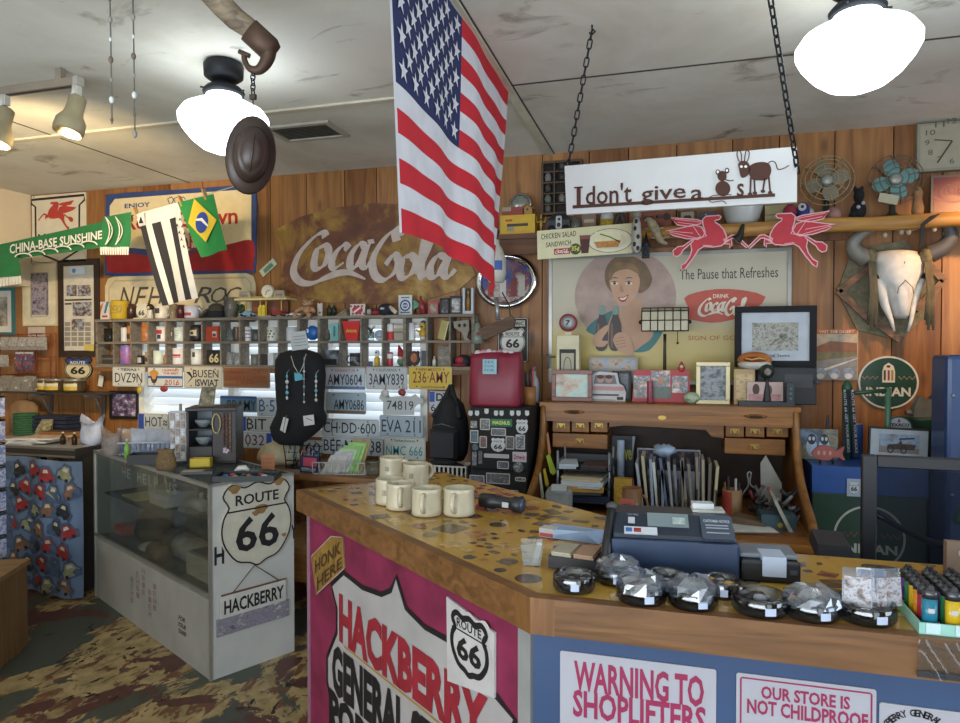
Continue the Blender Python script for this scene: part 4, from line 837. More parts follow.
b=ct('photograph','brown faded photograph leaning in the lower row','photograph',17,1,.025).mesh();b.box(-.04,-.02,0,.04,-.012,.13,mt('#6f6656',.6));b.box(-.034,-.0206,.008,.034,-.02,.122,photo(['#3f392f','#6d6455','#938a76'],25,14))
t=ct('cap','red and black cap in the lower right end pigeonhole','cap',18,1,-.005);b=t.part('crown');b.ell((0,0,.03),.055,.045,.045,mt('#26242a',.8));b.ell((-.012,-.03,.04),.032,.02,.024,mt('#9b2a38',.7));v_=t.part('visor');v_.ell((-.01,-.045,.012),.05,.03,.01,mt('#8f2432',.7))
# ---- on top of the pigeonhole shelf
TZ=1.827
def top(name,label,cat,px0,px1,py0,Y=4.12,group=None,rz=0):
 c=P((px0+px1)/2,(py0+316)/2,Y);w_=P(px1,py0,Y).x-P(px0,py0,Y).x;h_=P((px0+px1)/2,py0,Y).z-TZ
 t=Thing(name,label,cat,(c.x,Y,TZ),rz,group);t.w,t.h=w_,h_;return t
t=top('carton','white oil carton with orange and blue stripe, left end of the shelf top','box',103.5,112.5,302);b=t.mesh();b.box(-t.w/2,-.03,0,t.w/2,.03,t.h,mt('#d0c9bd',.5))
b.poly([(-t.w/2,t.h*.25),(-t.w/2,t.h*.75),(-t.w*.1,t.h)],mt('#b8642c'),-.031);b.poly([(-t.w*.1,t.h*.35),(t.w*.12,t.h*.35),(t.w/2,t.h),(t.w*.2,t.h)],mt('#2f7a9a'),-.0315);b.box(-t.w*.3,-.0315,.015,t.w*.3,-.03,.03,mt('#a8402f'))
t=top('oil_tin','yellow oil tin beside the striped carton','tin',113,127,301);b=t.mesh();can(b,t.w/2,t.h,'#c0a22c','#a39550');cyl_label(b,t.w/2+.001,t.h*.3,t.h*.75,mt('#a98f2e',var=.4,scale=60));
t=top('jar','dark brown jar right of the yellow oil tin','jar',128,135,304);b=t.mesh();b.lathe([(.001,0),(t.w/2,0),(t.w/2,t.h*.75),(t.w*.35,t.h*.85),(t.w*.4,t.h),(.001,t.h)],mt('#3f2620',.3),n=14)
t=top('shield_card','small white route shield ornament on the shelf top','ornament',136,147,303,4.10);b=t.mesh();b.slab(spline(fit(SHIELD,-t.w/2,.006,t.w/2,t.h),2,True),mt('#cfc9b8'),0,.012);b.box(-t.w*.6,-.015,0,t.w*.6,.03,.008,mt('#c4beae'));b.text('66',-t.w*.28,t.h*.22,t.w*.28,t.h*.55,blk,-.001,.03)
t=top('figurine','black haired white figurine right of the shield ornament','figurine',146.5,154,304);b=t.mesh();b.lathe([(.001,0),(t.w*.45,0),(t.w*.25,t.h*.5),(t.w*.2,t.h*.7),(.001,t.h*.72)],mt('#c9c6c0'),n=12);b.ell((0,0,t.h*.78),t.w*.42,t.w*.4,t.h*.22,mt('#201d1d'));b.ell((0,-t.w*.3,t.h*.74),t.w*.22,t.w*.15,t.h*.12,'#c9b09c',8,6)
t=top('mug','white mug with dark lettering on the shelf top','mug',156,168,304);b=t.mesh();mug(b,t.w*.45,t.h,'#cdc8bd',1);cyl_label(b,t.w*.455,t.h*.35,t.h*.7,mt('#3b3a3a',var=.4,scale=80),235,290)
t=top('drinking_glass','clear etched glass between the lettered mug and the dark jar','glass',170,176.5,304);mug(t.mesh(),t.w/2,t.h,glass('#c9c0b0',.25,.3,'#b9ab95'),0)
t=top('jar','dark red jar left of the blue and white tin mug','jar',177.5,184.5,305);b=t.mesh();b.lathe([(.001,0),(t.w/2,0),(t.w/2,t.h*.8),(t.w*.38,t.h*.86),(t.w*.42,t.h),(.001,t.h)],mt('#4b2226',.3),n=14)
t=top('mug','pale blue white mug with red car picture','mug',185.5,199,306);b=t.mesh();mug(b,t.w*.46,t.h,'#bcc2d2',1);cyl_label(b,t.w*.465,t.h*.2,t.h*.45,mt('#a83a3f',var=.3,scale=60),225,300)
t=top('cap','olive and black cap right of the red car mug','cap',203,224,303,4.10);b=t.part('crown');b.lathe([(t.w*.36,.02),(t.w*.36,t.h*.5),(t.w*.3,t.h*.8),(t.w*.15,t.h*.97),(.001,t.h)],mt('#4f4a3a',.9),(t.w*.06,.02,0),16);b.lathe([(t.w*.37,0),(t.w*.365,t.h*.45),(.001,t.h*.46)],mt('#26272a',.9),(t.w*.06,.02,0),16)
v_=t.part('visor');v_.slab([(-t.w*.5,.0),(-t.w*.1,t.h*.45),(-t.w*.1,t.h*.6),(-t.w*.5,.02)],mt('#5d563f',.9),-.05,.09)
t=top('plastic_cup','tall clear plastic cup on the shelf top','cup',224.5,237,297.5);b=t.mesh();b.lathe([(.001,.003),(t.w*.38,0),(t.w*.5,t.h),(t.w*.46,t.h),(t.w*.35,.006),(.001,.006)],glass('#c9ccc8',.3,.2,'#b9bab4'),n=16)
t=top('toy_gas_station','model gas station with pale yellow canopy roof and yellow pumps','toy',240,292,296,4.11);b=t.part('base');b.box(-t.w*.46,-.05,0,t.w*.46,.06,.008,mt('#8f8f86'))
c_=t.part('canopy_roof');c_.loft([[(-t.w*.5,-.07,t.h*.78),(t.w*.5,-.07,t.h*.78),(t.w*.5,.07,t.h*.78),(-t.w*.5,.07,t.h*.78)],[(-t.w*.5,-.07,t.h*.86),(t.w*.5,-.07,t.h*.86),(t.w*.5,.07,t.h*.86),(-t.w*.5,.07,t.h*.86)],[(-t.w*.36,.0,t.h),(t.w*.36,.0,t.h),(t.w*.36,.05,t.h),(-t.w*.36,.05,t.h)]],mt('#c9bf84',.5),False)
for x in(-.34,-.06,.05,.34):k=t.part('post');k.tube([(t.w*x,-.03,.008),(t.w*x,-.03,t.h*.78)],.005,mt('#c9a53a'),6)
k=t.part('back_panel');k.box(-t.w*.35,.045,.008,t.w*.35,.055,t.h*.78,mt('#7d4a38',var=.3));
for x in(-.04,.02):k=t.part('pump');k.box(t.w*x-.014,-.05,.008,t.w*x+.014,-.03,.065,mt('#c7b02c'));k.ell((t.w*x,-.04,.072),.012,.01,.012,'#d4c24a',8,6)
for s_,x0,x1,c in(('Gasoline',-.45,-.2,'#5a544c'),('Service',.22,.45,'#8f4038')):k=t.part('roof_sign');k.slab([(t.w*x0,t.h*.86),(t.w*x1,t.h*.86),(t.w*(x1-.03),t.h*1.22),(t.w*(x0+.03),t.h*1.22)],mt('#9c9480'),-.055,.008);k.text(s_,t.w*(x0+.05),t.h*.95,t.w*(x1-.05),t.h*1.1,mt(c),-.056,.01,.3)
GS=t
p=P(268,290,4.07);t=Thing('desk_clock','round cream desk clock on the toy gas station roof','clock',(p.x,4.07,TZ+GS.h*.86));r=.047
b=t.part('case');b.T=Matrix.Translation((0,0,r))@Matrix.Rotation(pi/2,4,'X');b.lathe([(.001,-.02),(r*.9,-.02),(r,-.01),(r,.008),(r*.88,.012)],mt('#b9ad92',.4),n=24);f=t.part('face');f.poly(oval(0,r,r*.9,r*.9,24),mt('#d6ceb8',.4),-.013);h=t.part('hands');h.rib([(0,r),(r*.6,r*1.2)],.004,blk,-.015);h.rib([(0,r),(-r*.25,r*.45)],.004,blk,-.016)
t=top('toy_car','pale blue toy car under the gas station canopy','toy car',240,256,311,4.03)
def toycar(t,col):
 w,h=t.w/2,t.h;b=t.part('body',bevel=.003);b.slab([(-w,h*.25),(-w*.95,h*.55),(-w*.5,h*.6),(-w*.25,h),(w*.35,h),(w*.55,h*.62),(w,h*.5),(w,h*.25)],mt(col,.3),-.018,.036)
 for x in(-.6,.6):
  for y in(-.016,.016):k=t.part('wheel');k.tube([(w*x,y-.004,h*.25),(w*x,y+.004,h*.25)],h*.25,blk,10)
toycar(t,'#6f93ad')
t=top('toy_car','dark red toy car under the gas station canopy','toy car',270,286,311,4.03);toycar(t,'#8f3330')
t=top('toy_car','white toy car right of the gas station','toy car',287,301,313,4.02);toycar(t,'#c9c9c6')
t=top('potted_plant','small dark green plant behind the toy gas station','plant',234,248,297,4.17)
b=t.part('pot');b.lathe([(.001,0),(.02,0),(.026,.03),(.001,.03)],mt('#5a3b2c'),n=12);f=t.part('foliage')
for k in range(26):a=k*2.39;r_=.012+.028*((k*7)%10)/10;z=.035+.06*((k*3)%11)/11;f.ell((r_*cos(a),r_*sin(a)*.6,z),.012,.008,.008,['#35472b','#4b5c38'][k%2],6,4)
t=top('teddy_bear','light brown teddy bear sitting on the shelf top','teddy bear',298,317,299.5,4.08);w,h=t.w,t.h;fur=mt('#a5815f',.95,var=.2,scale=60,bump=.5);b=t.part('body');b.ell((0,.01,h*.36),w*.28,w*.24,h*.3,fur)
for s_ in(-1,1):
 b.tube([(s_*w*.2,0,h*.52),(s_*w*.34,-.02,h*.4),(s_*w*.44,-.03,h*.3)],[w*.11,w*.1,w*.09],fur,8);b.ell((s_*w*.44,-.03,h*.3),w*.1,w*.1,w*.1,fur,8,6)
 b.tube([(s_*w*.15,0,h*.12),(s_*w*.28,-.05,h*.02),(s_*w*.36,-.075,-.006)],[w*.13,w*.12,w*.11],fur,8);b.ell((s_*w*.36,-.075,0),w*.12,w*.1,w*.14,fur,8,6)
k=t.part('head');k.ell((0,0,h*.78),w*.27,w*.24,h*.21,fur);k.ell((0,-w*.2,h*.72),w*.13,w*.1,h*.1,mt('#b89a78',.95));k.ell((0,-w*.29,h*.75),w*.04,w*.03,h*.03,'#2a1d16',6,4)
for s_ in(-1,1):k.ell((s_*w*.21,.01,h*.95),w*.1,w*.05,h*.08,fur,8,6);k.ell((s_*w*.09,-w*.21,h*.82),w*.03,w*.02,h*.025,'#2a1d16',6,4)
t=top('slim_card','narrow white card beside the teddy bear','card',317.5,322,303);b=t.mesh();b.box(-t.w/2,0,0,t.w/2,.012,t.h,mt('#c9c2b8'));b.ell((0,.006,t.h),t.w*.4,.008,.012,'#8f4a40',8,5);b.box(-t.w*.3,-.001,t.h*.2,t.w*.3,0,t.h*.35,mt('#7a7068'))
for i,(a,c)in enumerate(((327,331.5),(331.8,336.5))):t=top('glass_bottle',['left of two slim green glass bottles by the teddy bear','right of two slim green glass bottles by the teddy bear'][i],'bottle',a,c,303.5);bottle(t.mesh(),t.w/2,t.h,glass('#8fa088',.25,.2,'#59664f'),'#59664f')
t=top('pyramid_ornament','grey speckled pyramid ornament on the shelf top','ornament',337,349,309);b=t.mesh();w=t.w/2;b.loft([[(-w,-.03,0),(w,-.03,0),(w,.03,0),(-w,.03,0)],[(w*.4,-.003,t.h),(w*.5,-.003,t.h),(w*.5,.003,t.h),(w*.4,.003,t.h)]],mt('#7d7565',.8,var=.4,scale=80),False)
t=top('checker_card','white card with red disc and checkered edge','card',350,365,304);b=t.mesh();b.box(-t.w/2,0,0,t.w/2,.012,t.h,mt('#cdc6bb'));b.poly(oval(0,t.h/2,t.w*.36,t.h*.36,20),mt('#a8364a'),-.001);b.rib([(-t.w*.25,t.h*.28),(t.w*.22,t.h*.72)],.012,mt('#d8d0c8'),-.002)
for k in range(8):
 for j,z in enumerate((.02,t.h-.008)):
  if(k+j)%2:b.box(-t.w/2+k*t.w/8,-.0012,z-.012,-t.w/2+(k+1)*t.w/8,-.0002,z,mt('#8f2f3f'))
t=top('framed_picture','tiny dark picture frame right of the checkered card','picture frame',366,372,308);b=t.mesh();b.box(-t.w/2,0,0,t.w/2,.012,t.h,mt('#2a2522'));b.box(-t.w*.3,-.001,t.h*.15,t.w*.3,0,t.h*.85,photo(['#6d6862','#b9b4aa'],30,15))
t=top('cap','dark navy cap with red visor on the shelf top','cap',373,397,303,4.10);w,h=t.w,t.h;b=t.part('crown');b.ell((.01,0,h*.42),w*.33,.06,h*.55,mt('#1f222e',.85));b.ell((.005,0,h*.95),w*.04,.01,h*.06,'#8f2e35',8,5);v_=t.part('visor');v_.ell((-w*.3,-.03,h*.2),w*.18,.04,h*.22,mt('#8a2a30',.85));p_=t.part('patch');p_.ell((.005,-.058,h*.5),w*.1,.008,h*.1,'#b9b9b9',8,5)
t=top('car_key_fob','long pale grooming brush leaning by the navy cap','brush',390,397.5,306,4.06);t.name='brush';b=t.mesh();b.tube([(-t.w*.5,0,t.h*.95),(0,-.01,t.h*.55),(t.w*.5,-.02,.01)],[.012,.016,.013],mt('#b9ad98',.5),8)
t=top('blue_disc_card','white upright card with a blue round emblem','card',398.5,412,295);b=t.mesh();b.box(-t.w/2,0,0,t.w/2,.01,t.h,mt('#c6c8c6'));b.poly(oval(0,t.h*.48,t.w*.4,t.w*.4,22),mt('#2f4f80'),-.001);b.rib(oval(0,t.h*.48,t.w*.24,t.w*.24,18),.008,mt('#cdd0d0'),-.0015,True);b.text('66',-t.w*.16,t.h*.42,t.w*.16,t.h*.54,mt('#cdd0d0'),-.002,.02);b.box(-t.w*.35,-.001,t.h*.1,t.w*.35,0,t.h*.17,mt('#4a5a78'));b.box(-t.w*.3,-.001,t.h*.85,t.w*.3,0,t.h*.9,mt('#4a5a78'))
t=top('green_pennant','small green triangular pennant on the shelf top','pennant',413,421,299);b=t.part('cloth');b.slab([(-t.w/2,t.h*.3),(-t.w/2,t.h),(t.w/2,t.h*.62)],mt('#4f8f72'),0,.004);k=t.part('stick');k.tube([(-t.w/2,.002,0),(-t.w/2,.002,t.h)],.004,mt('#6a4a30'))
t=top('glass_bottle','dark red bottle leaning right of the green pennant','bottle',420,427,296);b=t.mesh();b.T=Matrix.Rotation(rad(-10),4,'Y');bottle(b,t.w*.42,t.h*.97,mt('#8f2f33',.4,var=.3,scale=40),'#8f3b3b',z=.005)
framed('framed_picture','small pink edged frame on the shelf top',(428,302,438,316.5),WY(4.1),mt('#a84a55',.5),.012,photo(['#4f4a3a','#8f8870','#c9bfa8'],30,16),z0=TZ,d=.015)
framed('framed_picture','black frame with black and white portrait, second from the shelf end',(449.5,296,462,316),WY(4.11),blk,.012,photo(['#1f1e1d','#7a7874','#c9c6c0'],16,17),z0=TZ,d=.015)
framed('framed_picture','black framed dark picture between the pink frame and the portrait',(439.5,298,449,316),WY(4.12),blk,.01,photo(['#171616','#2f2b2b','#8f8a88'],16,18),z0=TZ,d=.015)
t=top('bottle_display','tall white stand with an amber bottle at the right end of the shelf top','display',463,473.5,288);w,h=t.w/2,t.h;b=t.part('stand');b.box(-w,-.01,0,w,.02,.02,'#b9bcc4');b.box(-w,-.008,.02,-w*.6,.02,h,'#b9bcc4');b.box(w*.6,-.008,.02,w,.02,h,'#b9bcc4');b.box(-w*.6,.014,.02,w*.6,.018,h,mt('#3a2c1c'));k=t.part('small_bottle');bottle(k,w*.35,h*.75,'#8f6a2a','#c9a53a',z=.02)
# ---- number plates hung in the window
rust=mt('#6a4a35',.8,var=.3)
def plate(label,rect,Y,bg,fg,text,tr=None,top=None,topc=None,band=None,extra=None,rot=0,name='license_plate',tb=.01,shape=None):
 t=at(name,label,'license plate',rect,WY(Y),'license plates in the window');w,h=t.w/2,t.h
 t.rot=(0,rad(rot),0)
 b=t.part('panel');m_=mt(bg,.4,var=.04)if isinstance(bg,str)else bg
 b.slab(shape(t)if shape else rrect(-w,0,w,h,.012,3),m_,0,.003)
 if not shape:b.rib(rrect(-w+.005,.005,w-.005,h-.005,.01,3),.003,mt('#9a9a94',.4),-.0006,True)
 for x in(-.62,.62):
  for z in(.12,.88):
   if not shape:b.poly(oval(w*x,h*z,.006,.006,8),mt('#55504a',.4),-.0008)
 if band:b.poly(fit([(0,0),(1,0),(1,1),(0,1)],-w+.004,h*band[0],w-.004,h*band[1]),mt(band[2],.4),-.0007)
 t.part('wire_tie').tube([(0,.003,h*.8),(0,D-.013-Y,h*.85)],.002,rust,4)
 l=t.part('lettering');a=tr or(.08,.2,.92,.7)
 l.text(text,-w+2*w*a[0],h*a[1],-w+2*w*a[2],h*a[3],mt(fg,.45),-.0015,.004)
 if top:l.text(top,-w*.5,h*.8,w*.5,h*.93,mt(topc or fg,.45),-.0015,tb)
 if extra:extra(t,l)
 return t
PY=D-.14
plate('white texas license plate, leftmost of the row',(112.5,367,145,386.5),PY,'#c6c6bf','#2b3036','DVZ9N',top='TEXAS',tb=.03)
def ex(t,l):
 w,h=t.w/2,t.h;l.poly(oval(-w*.62,h*.5,w*.2,h*.34,14),mt('#4a3a2a'),-.002);l.poly(oval(-w*.62,h*.66,w*.27,h*.16,14),mt('#c08a2c'),-.0025);l.poly(oval(-w*.62,h*.5,w*.13,h*.14,12),mt('#b98a6a'),-.003)
 l.text('I SUPPORT',-w*.15,h*.76,w*.8,h*.87,mt('#b5552c'),-.002,.02);l.text('THE BEST',-w*.1,h*.62,w*.75,h*.72,mt('#b5552c'),-.002,.02)
 l.rib([(-w+.004,.004),(w-.004,.004),(w-.004,h-.004),(-w+.004,h-.004)],.008,mt('#2b3a5a'),-.0015,True)
plate('white plate with a hatted face, blue stripe and year 2016',(147.5,366.5,183,387),PY,'#c9c9c4','#a8412c','2016',(.5,.1,.9,.36),band=(.42,.54,'#35609a'),extra=ex)
plate('cream plate with two lines of black letters',(184,366.5,222.5,388.5),PY,'#beb9a6','#25272a','BUSEN',(.24,.5,.9,.85),extra=lambda t,l:(l.text('ISWIAT',-t.w*.2,t.h*.1,t.w*.4,t.h*.42,mt('#25272a'),-.0015,.02),l.slab([(-t.w*.42,t.h*.2),(-t.w*.3,t.h*.5),(-t.w*.44,t.h*.75),(-t.w*.34,t.h*.75),(-t.w*.26,t.h*.5)],blk,-.002,.001)))
plate('brown wooden plaque with three lines of red lettering',(223,367,270,388),PY,wood('#8f6038','#6d4526','x',.6,1,False),'#8a3428','CABERNACLE',(.12,.68,.8,.86),extra=lambda t,l:(l.text('LICKER & CORNER',-t.w*.42,t.h*.42,t.w*.42,t.h*.58,mt('#8a3428'),-.0015,.01),l.text('1934',-t.w*.2,t.h*.16,t.w*.15,t.h*.32,mt('#8a3428'),-.0015,.01)),name='lettered_plaque')
plate('pale washington plate at the left of the right hand row',(324.5,367.5,365.5,389.5),PY,'#b6bec6','#28324a','AMY0604',top='WASHINGTON',topc='#a8484a',band=(.02,.14,'#5f7fa8'))
plate('grey white plate reading 3AMY839',(366,367,407.5,389.5),PY,'#b5b8b8','#28324a','3AMY839',top='CALIFORNIA',topc='#5a5f66')
plate('yellow plate at the right end of the row',(408.5,366.5,452,389.5),PY,'#c6a822','#7a2a24','236·AMY',(.1,.28,.94,.78),top='NEW MEXICO',extra=lambda t,l:l.text('Land of Enchantment',-t.w*.2,t.h*.06,t.w*.35,t.h*.17,mt('#7a2a24'),-.0015))
plate('pale blue plate reading AMY0686 under the washington plate',(326,392.5,366,414),PY+.02,'#9fb2be','#28303c','AMY0686',(.2,.2,.95,.68),band=(.02,.16,'#7d6a55'))
def bear(t):
 return[t.q(*p)for p in((383,415),(383,402),(379,398),(381,393),(386,392),(390,397),(400,396),(411,396.5),(415,394),(418,397),(423.5,399),(423,403),(417,405),(414,408),(414,415))]
plate('white bear shaped plate reading 74819',(379,392,423.5,415),PY+.02,'#b9bdbc','#3d4450','74819',(.18,.22,.78,.62),shape=bear)
plate('pale blue grey plate reading EVA 211',(379.5,415.5,423,437),PY+.02,'#9fb0bc','#2c3240','EVA 211',(.05,.22,.95,.8))
plate('white plate with turquoise lettering NMC 666',(384,437.5,425.5,460),PY+.02,'#c3c8c2','#2a8f96','NMC 666',(.05,.2,.93,.62),top='Saskatchewan',topc='#2f7a5a',rot=0)
plate('long white european plate reading DD 600',(322,419,379,437),PY+.03,'#b9c3c8','#26292c','CH·DD·600',(.03,.2,.95,.8))
plate('long white plate reading MW 38 under the DD 600 plate',(322,437.5,383,455),PY+.03,'#b2bcc4','#26292c','BEF·MW·38',(.03,.18,.97,.85))
plate('small european plate behind the hanging backpack',(429,391,447,413),PY+.03,'#b9bcc0','#24262a','64',(.1,.08,.7,.4),extra=lambda t,l:(l.poly(fit([(0,0),(1,0),(1,1),(0,1)],-t.w*.48,t.h*.5,-t.w*.18,t.h*.96),mt('#2c5aa8'),-.001),l.text('D',-t.w*.1,t.h*.55,t.w*.3,t.h*.9,mt('#24262a'),-.0015,.03)))
plate('white plate reading HOT behind the plastic bag',(138,413.5,168,430),PY+.03,'#b7bcbf','#26292c','HOT≈',(.25,.2,.98,.8),extra=lambda t,l:l.poly(fit([(0,0),(1,0),(1,1),(0,1)],-t.w*.49,t.h*.04,-t.w*.3,t.h*.96),mt('#2c4a9a'),-.001))
plate('grey white plate behind the earring rack',(168,412,196,430),PY+.04,'#aeb2b2','#26292c','GM4',(.08,.15,.95,.85))
plate('dark blue green plate reading HOY right of the dark cabinet',(220,396,257,412),PY+.03,'#50708a','#23262a','BRAMY',(.2,.12,.98,.75),band=(.82,.97,'#2f4f8a'))
plate('white plate with blue lettering B 52 by the dress stand',(257,397.5,283,416.5),PY+.03,'#bcc6cc','#38648f','B·52',(.08,.25,.96,.88))
plate('white european plate reading BIT G',(241,416.5,283,432),PY+.03,'#bcc1be','#26292c','BIT G',(.14,.15,.95,.85),extra=lambda t,l:l.poly(fit([(0,0),(1,0),(1,1),(0,1)],-t.w*.49,t.h*.04,-t.w*.38,t.h*.96),mt('#2c4a9a'),-.001))
plate('white european plate with dark red digits 032',(240,432.5,283,448.5),PY+.03,'#c2c6ca','#6a3a52','032',(.12,.18,.58,.85),extra=lambda t,l:(l.poly(fit([(0,0),(1,0),(1,1),(0,1)],t.w*.12,t.h*.04,t.w*.24,t.h*.96),mt('#2c55b0'),-.001),l.text('G',t.w*.3,t.h*.18,t.w*.46,t.h*.85,mt('#26292c'),-.0015,.03)))
plate('white plate reading C 60 below the dress stand',(287,440,322,455),PY+.03,'#b5bcc0','#26292c','C·60',(.08,.18,.96,.85))
for x0,y0,x1,y1,c,lab in((137,384,142,394,'#b59a35','small gold medal hanging from the texas plate'),(160,384,168,392,'#8f3328','small red felt ornament hanging from the 2016 plate'),(381,387,389,398,'#b9b9b4','small white bird ornament hanging above the bear plate'),(398,387,406,396,'#8f3d38','small red ornament hanging above the bear plate')):
 t=at('hanging_ornament',lab,'ornament',(x0,y0,x1,y1),WY(PY-.025),'small ornaments hung on the plates');b=t.mesh();b.ell((0,0,t.h*.4),t.w*.5,.012,t.h*.4,mt(c,.5,var=.2),10,6);b.tube([(0,0,t.h*.7),(0,.02,t.h*1.35)],.0016,'#4a4540')
 # ---- black dress stand with necklaces, backpack
q=P(300,460,3.72);ZS=.876
t=Thing('dress_stand','black fabric covered torso stand hung with necklaces','display stand',(P(300,400,3.72).x,3.72,P(300,447,3.72).z))
blackf=mt('#121215',.9,var=.2);zz=lambda y:P(300,y,3.72).z-t.loc.z;sc_=3.72/.905/680
b=t.part('torso');rr=[]
for y,l_,r_ in((445,280,300),(441,274,306),(436,272.5,312),(428,271,321),(421,274,325.5),(415,277,326),(409,278,323),(395,277,323.5),(375,276,325),(360,276.5,323.5),(353,281,318),(350,290,309)):
 x0,x1=P(l_,y,3.72).x-t.loc.x,P(r_,y,3.72).x-t.loc.x;cx,w=(x0+x1)/2,(x1-x0)/2
 rr.append([(cx+w*cos(2*pi*k/20),w*.55*sin(2*pi*k/20),zz(y))for k in range(20)])
b.loft(rr,blackf);k=t.part('base_rod');k.tube([(0,.02,zz(441)),(0,.02,ZS-.005-t.loc.z)],.012,iron);k.lathe([(.09,0),(.09,.01),(.001,.014)],iron,(0,.02,ZS-.005-t.loc.z))
NX=t.loc
c_=at('paper_card','white paper card pinned to the top of the dress stand','card',(290,331,309,354),WY(3.66));b=c_.mesh();b.slab([c_.q(*p)for p in((289.5,333),(305,330.5),(309.5,348),(292,351))],mt('#a9adae',.7),0,.002)
for k in range(4):b.rib([c_.q(293+k*.3,337+k*3),c_.q(305+k*.6,335.5+k*3)],.004,mt('#6f7478'),-.001)
def strand(name,label,px,y0,y1,col,bead,n,group=None,Y=3.58,tie=0):
 a=P(px,y0,Y);c=P(px+tie,y1,Y);t=Thing(name,label,'necklace',a,0,group);d=c-a;b=t.mesh()
 b.tube([(0,.03,.01),(0,0,-.01),d],.0022,mt(col,.4,.4),5)
 for k in range(n):p=d*((k+1)/n);b.ell(p,bead*(1 if k%2 else .6),bead*.6,bead,mt(['#5fa3b5','#b9bcb8',col][k%3],.4),8,6)
 return t
strand('necklace','turquoise beaded necklace at the left of the dress stand',287,371,398,'#9ab0b4',.012,5);strand('necklace','long silver necklace down the centre of the dress stand',304,356,402,'#a9a9a4',.008,6);strand('necklace','silver loop necklace at the right of the dress stand',316,372,400,'#b9b9b4',.010,6)
t=Thing('necklace','white string necklace with large turquoise pendant','necklace',P(299,376,3.57));b=t.mesh();b.tube([P(291,356,3.6)-t.loc,P(294,366,3.58)-t.loc,(0,0,.01),P(303,366,3.58)-t.loc,P(306,354,3.6)-t.loc],.0022,mt('#c4c0b4'),5);b.slab([(-.025,.02),(.025,.01),(.03,-.02),(-.02,-.03)],mt('#4f9ab0',.4),-.012,.012)
for i,(r,lab)in enumerate((((280,417,288,432),'tilted white price tag at the left of the dress stand hem'),((303,415,314,425.5),'square white price tag on the dress stand hem'))):
 t=at('price_label',lab,'tag',r,WY(3.575));b=t.mesh();p=[(280,430),(283.5,417),(288.5,419),(285,433)]if i==0 else[(303,416),(313.5,414.5),(314.5,424.5),(304,426)]
 b.slab([t.q(*a)for a in p],mt('#b9b9b4',.7),0,.002);b.rib([t.q(p[0][0]+3,p[0][1]+2),t.q(p[2][0]-2,p[2][1]-4)],.005,mt('#5a5a5a'),-.001)
t=at('backpack','black backpack hanging at the right of the window plates','backpack',(430,384,470,459),WY(3.75));b=t.part('body');rr=[]
for y,l_,r_,d_ in((459,434,464,.06),(452,432,467,.1),(435,432,468.5,.12),(418,434,467,.11),(404,440,463,.09),(398,445,457,.06),(395,449,453,.03)):
 (x0,z),(x1,_)=t.q(l_,y),t.q(r_,y);cx,w=(x0+x1)/2,(x1-x0)/2;rr.append([(cx+w*cos(2*pi*k/20),d_*sin(2*pi*k/20),z)for k in range(20)])
b.loft(rr,mt('#17181b',.85,var=.25))
k=t.part('front_pocket');(x0,z0),(x1,z1)=t.q(436,456),t.q(463,428);k.loft([[(x0,-.1,z0),(x1,-.1,z0),(x1,-.1,z1),(x0,-.1,z1)],[(x0+.015,-.14,z0+.015),(x1-.015,-.14,z0+.015),(x1-.015,-.13,z1-.015),(x0+.015,-.13,z1-.015)]],mt('#26272c',.8),False)
k=t.part('zip',label='silver zip');k.tube([(x0+.01,-.128,z1+.02),((x0+x1)/2,-.135,z1+.035),(x1-.01,-.128,z1+.015)],.003,mt('#6d6f74',.4,.6));
for s_ in(-1,1):k=t.part('strap');k.tube([(*t.q(451,385)[:1],.0,t.q(451,385)[1]),(t.q(451+s_*5,398)[0],-.02,t.q(451,398)[1]),(t.q(451+s_*13,416)[0],-.085,t.q(451,416)[1])],.014,mt('#1d1e22',.85),6)
# ---- long table with car curtain at the far left
TX0,TX1,TY0,TZ_=-4.75,-3.70,3.50,.965
t=Thing('display_table','dark topped display table behind a car printed curtain','table',((TX0+TX1)/2,TY0,0));w=(TX1-TX0)/2
dkt=mt('#2b2622',.5);b=t.part('tabletop');b.box(-w,-.03,.90,w,.66,TZ_,dkt);b.box(-w,-.034,.905,w,-.03,.918,mt('#6a665e',.4,.3));b.box(-w,-.034,.952,w,-.03,.965,mt('#6a665e',.4,.3))
b.box(-w+.003,-.02,TZ_,w-.003,.65,TZ_+.002,mt('#8d8f90',.4))
for x in(-w,w-.05):
 for y in(-.02,.6):k=t.part('leg');k.box(x,y,0,x+.05,y+.05,.9,dkt)
k=t.part('side_panel');k.box(w-.02,.03,.02,w-.005,.6,.9,mt('#3a3733',.4))
t=Thing('car_curtain','blue curtain printed with red, black and cream cars','curtain',((TX0+TX1)/2+.095,TY0-.06,.02));cu=mt('#62758e',.9,var=.14,scale=5);b=t.part('cloth')
def cf(u,v):return Vector((-w+2*w*u*.985,.009*sin(u*34)*(1.15-v*.6)+.010*sin(u*13+v*2),.0+.875*v-.01*sin(u*9)))
b.sheet(cf,90,8,cu);k=t.part('printed_cars',kind=None)
cols=['#8f2a2c','#2a2a2e','#8a8a6a','#8f2a2c','#7d5a42']
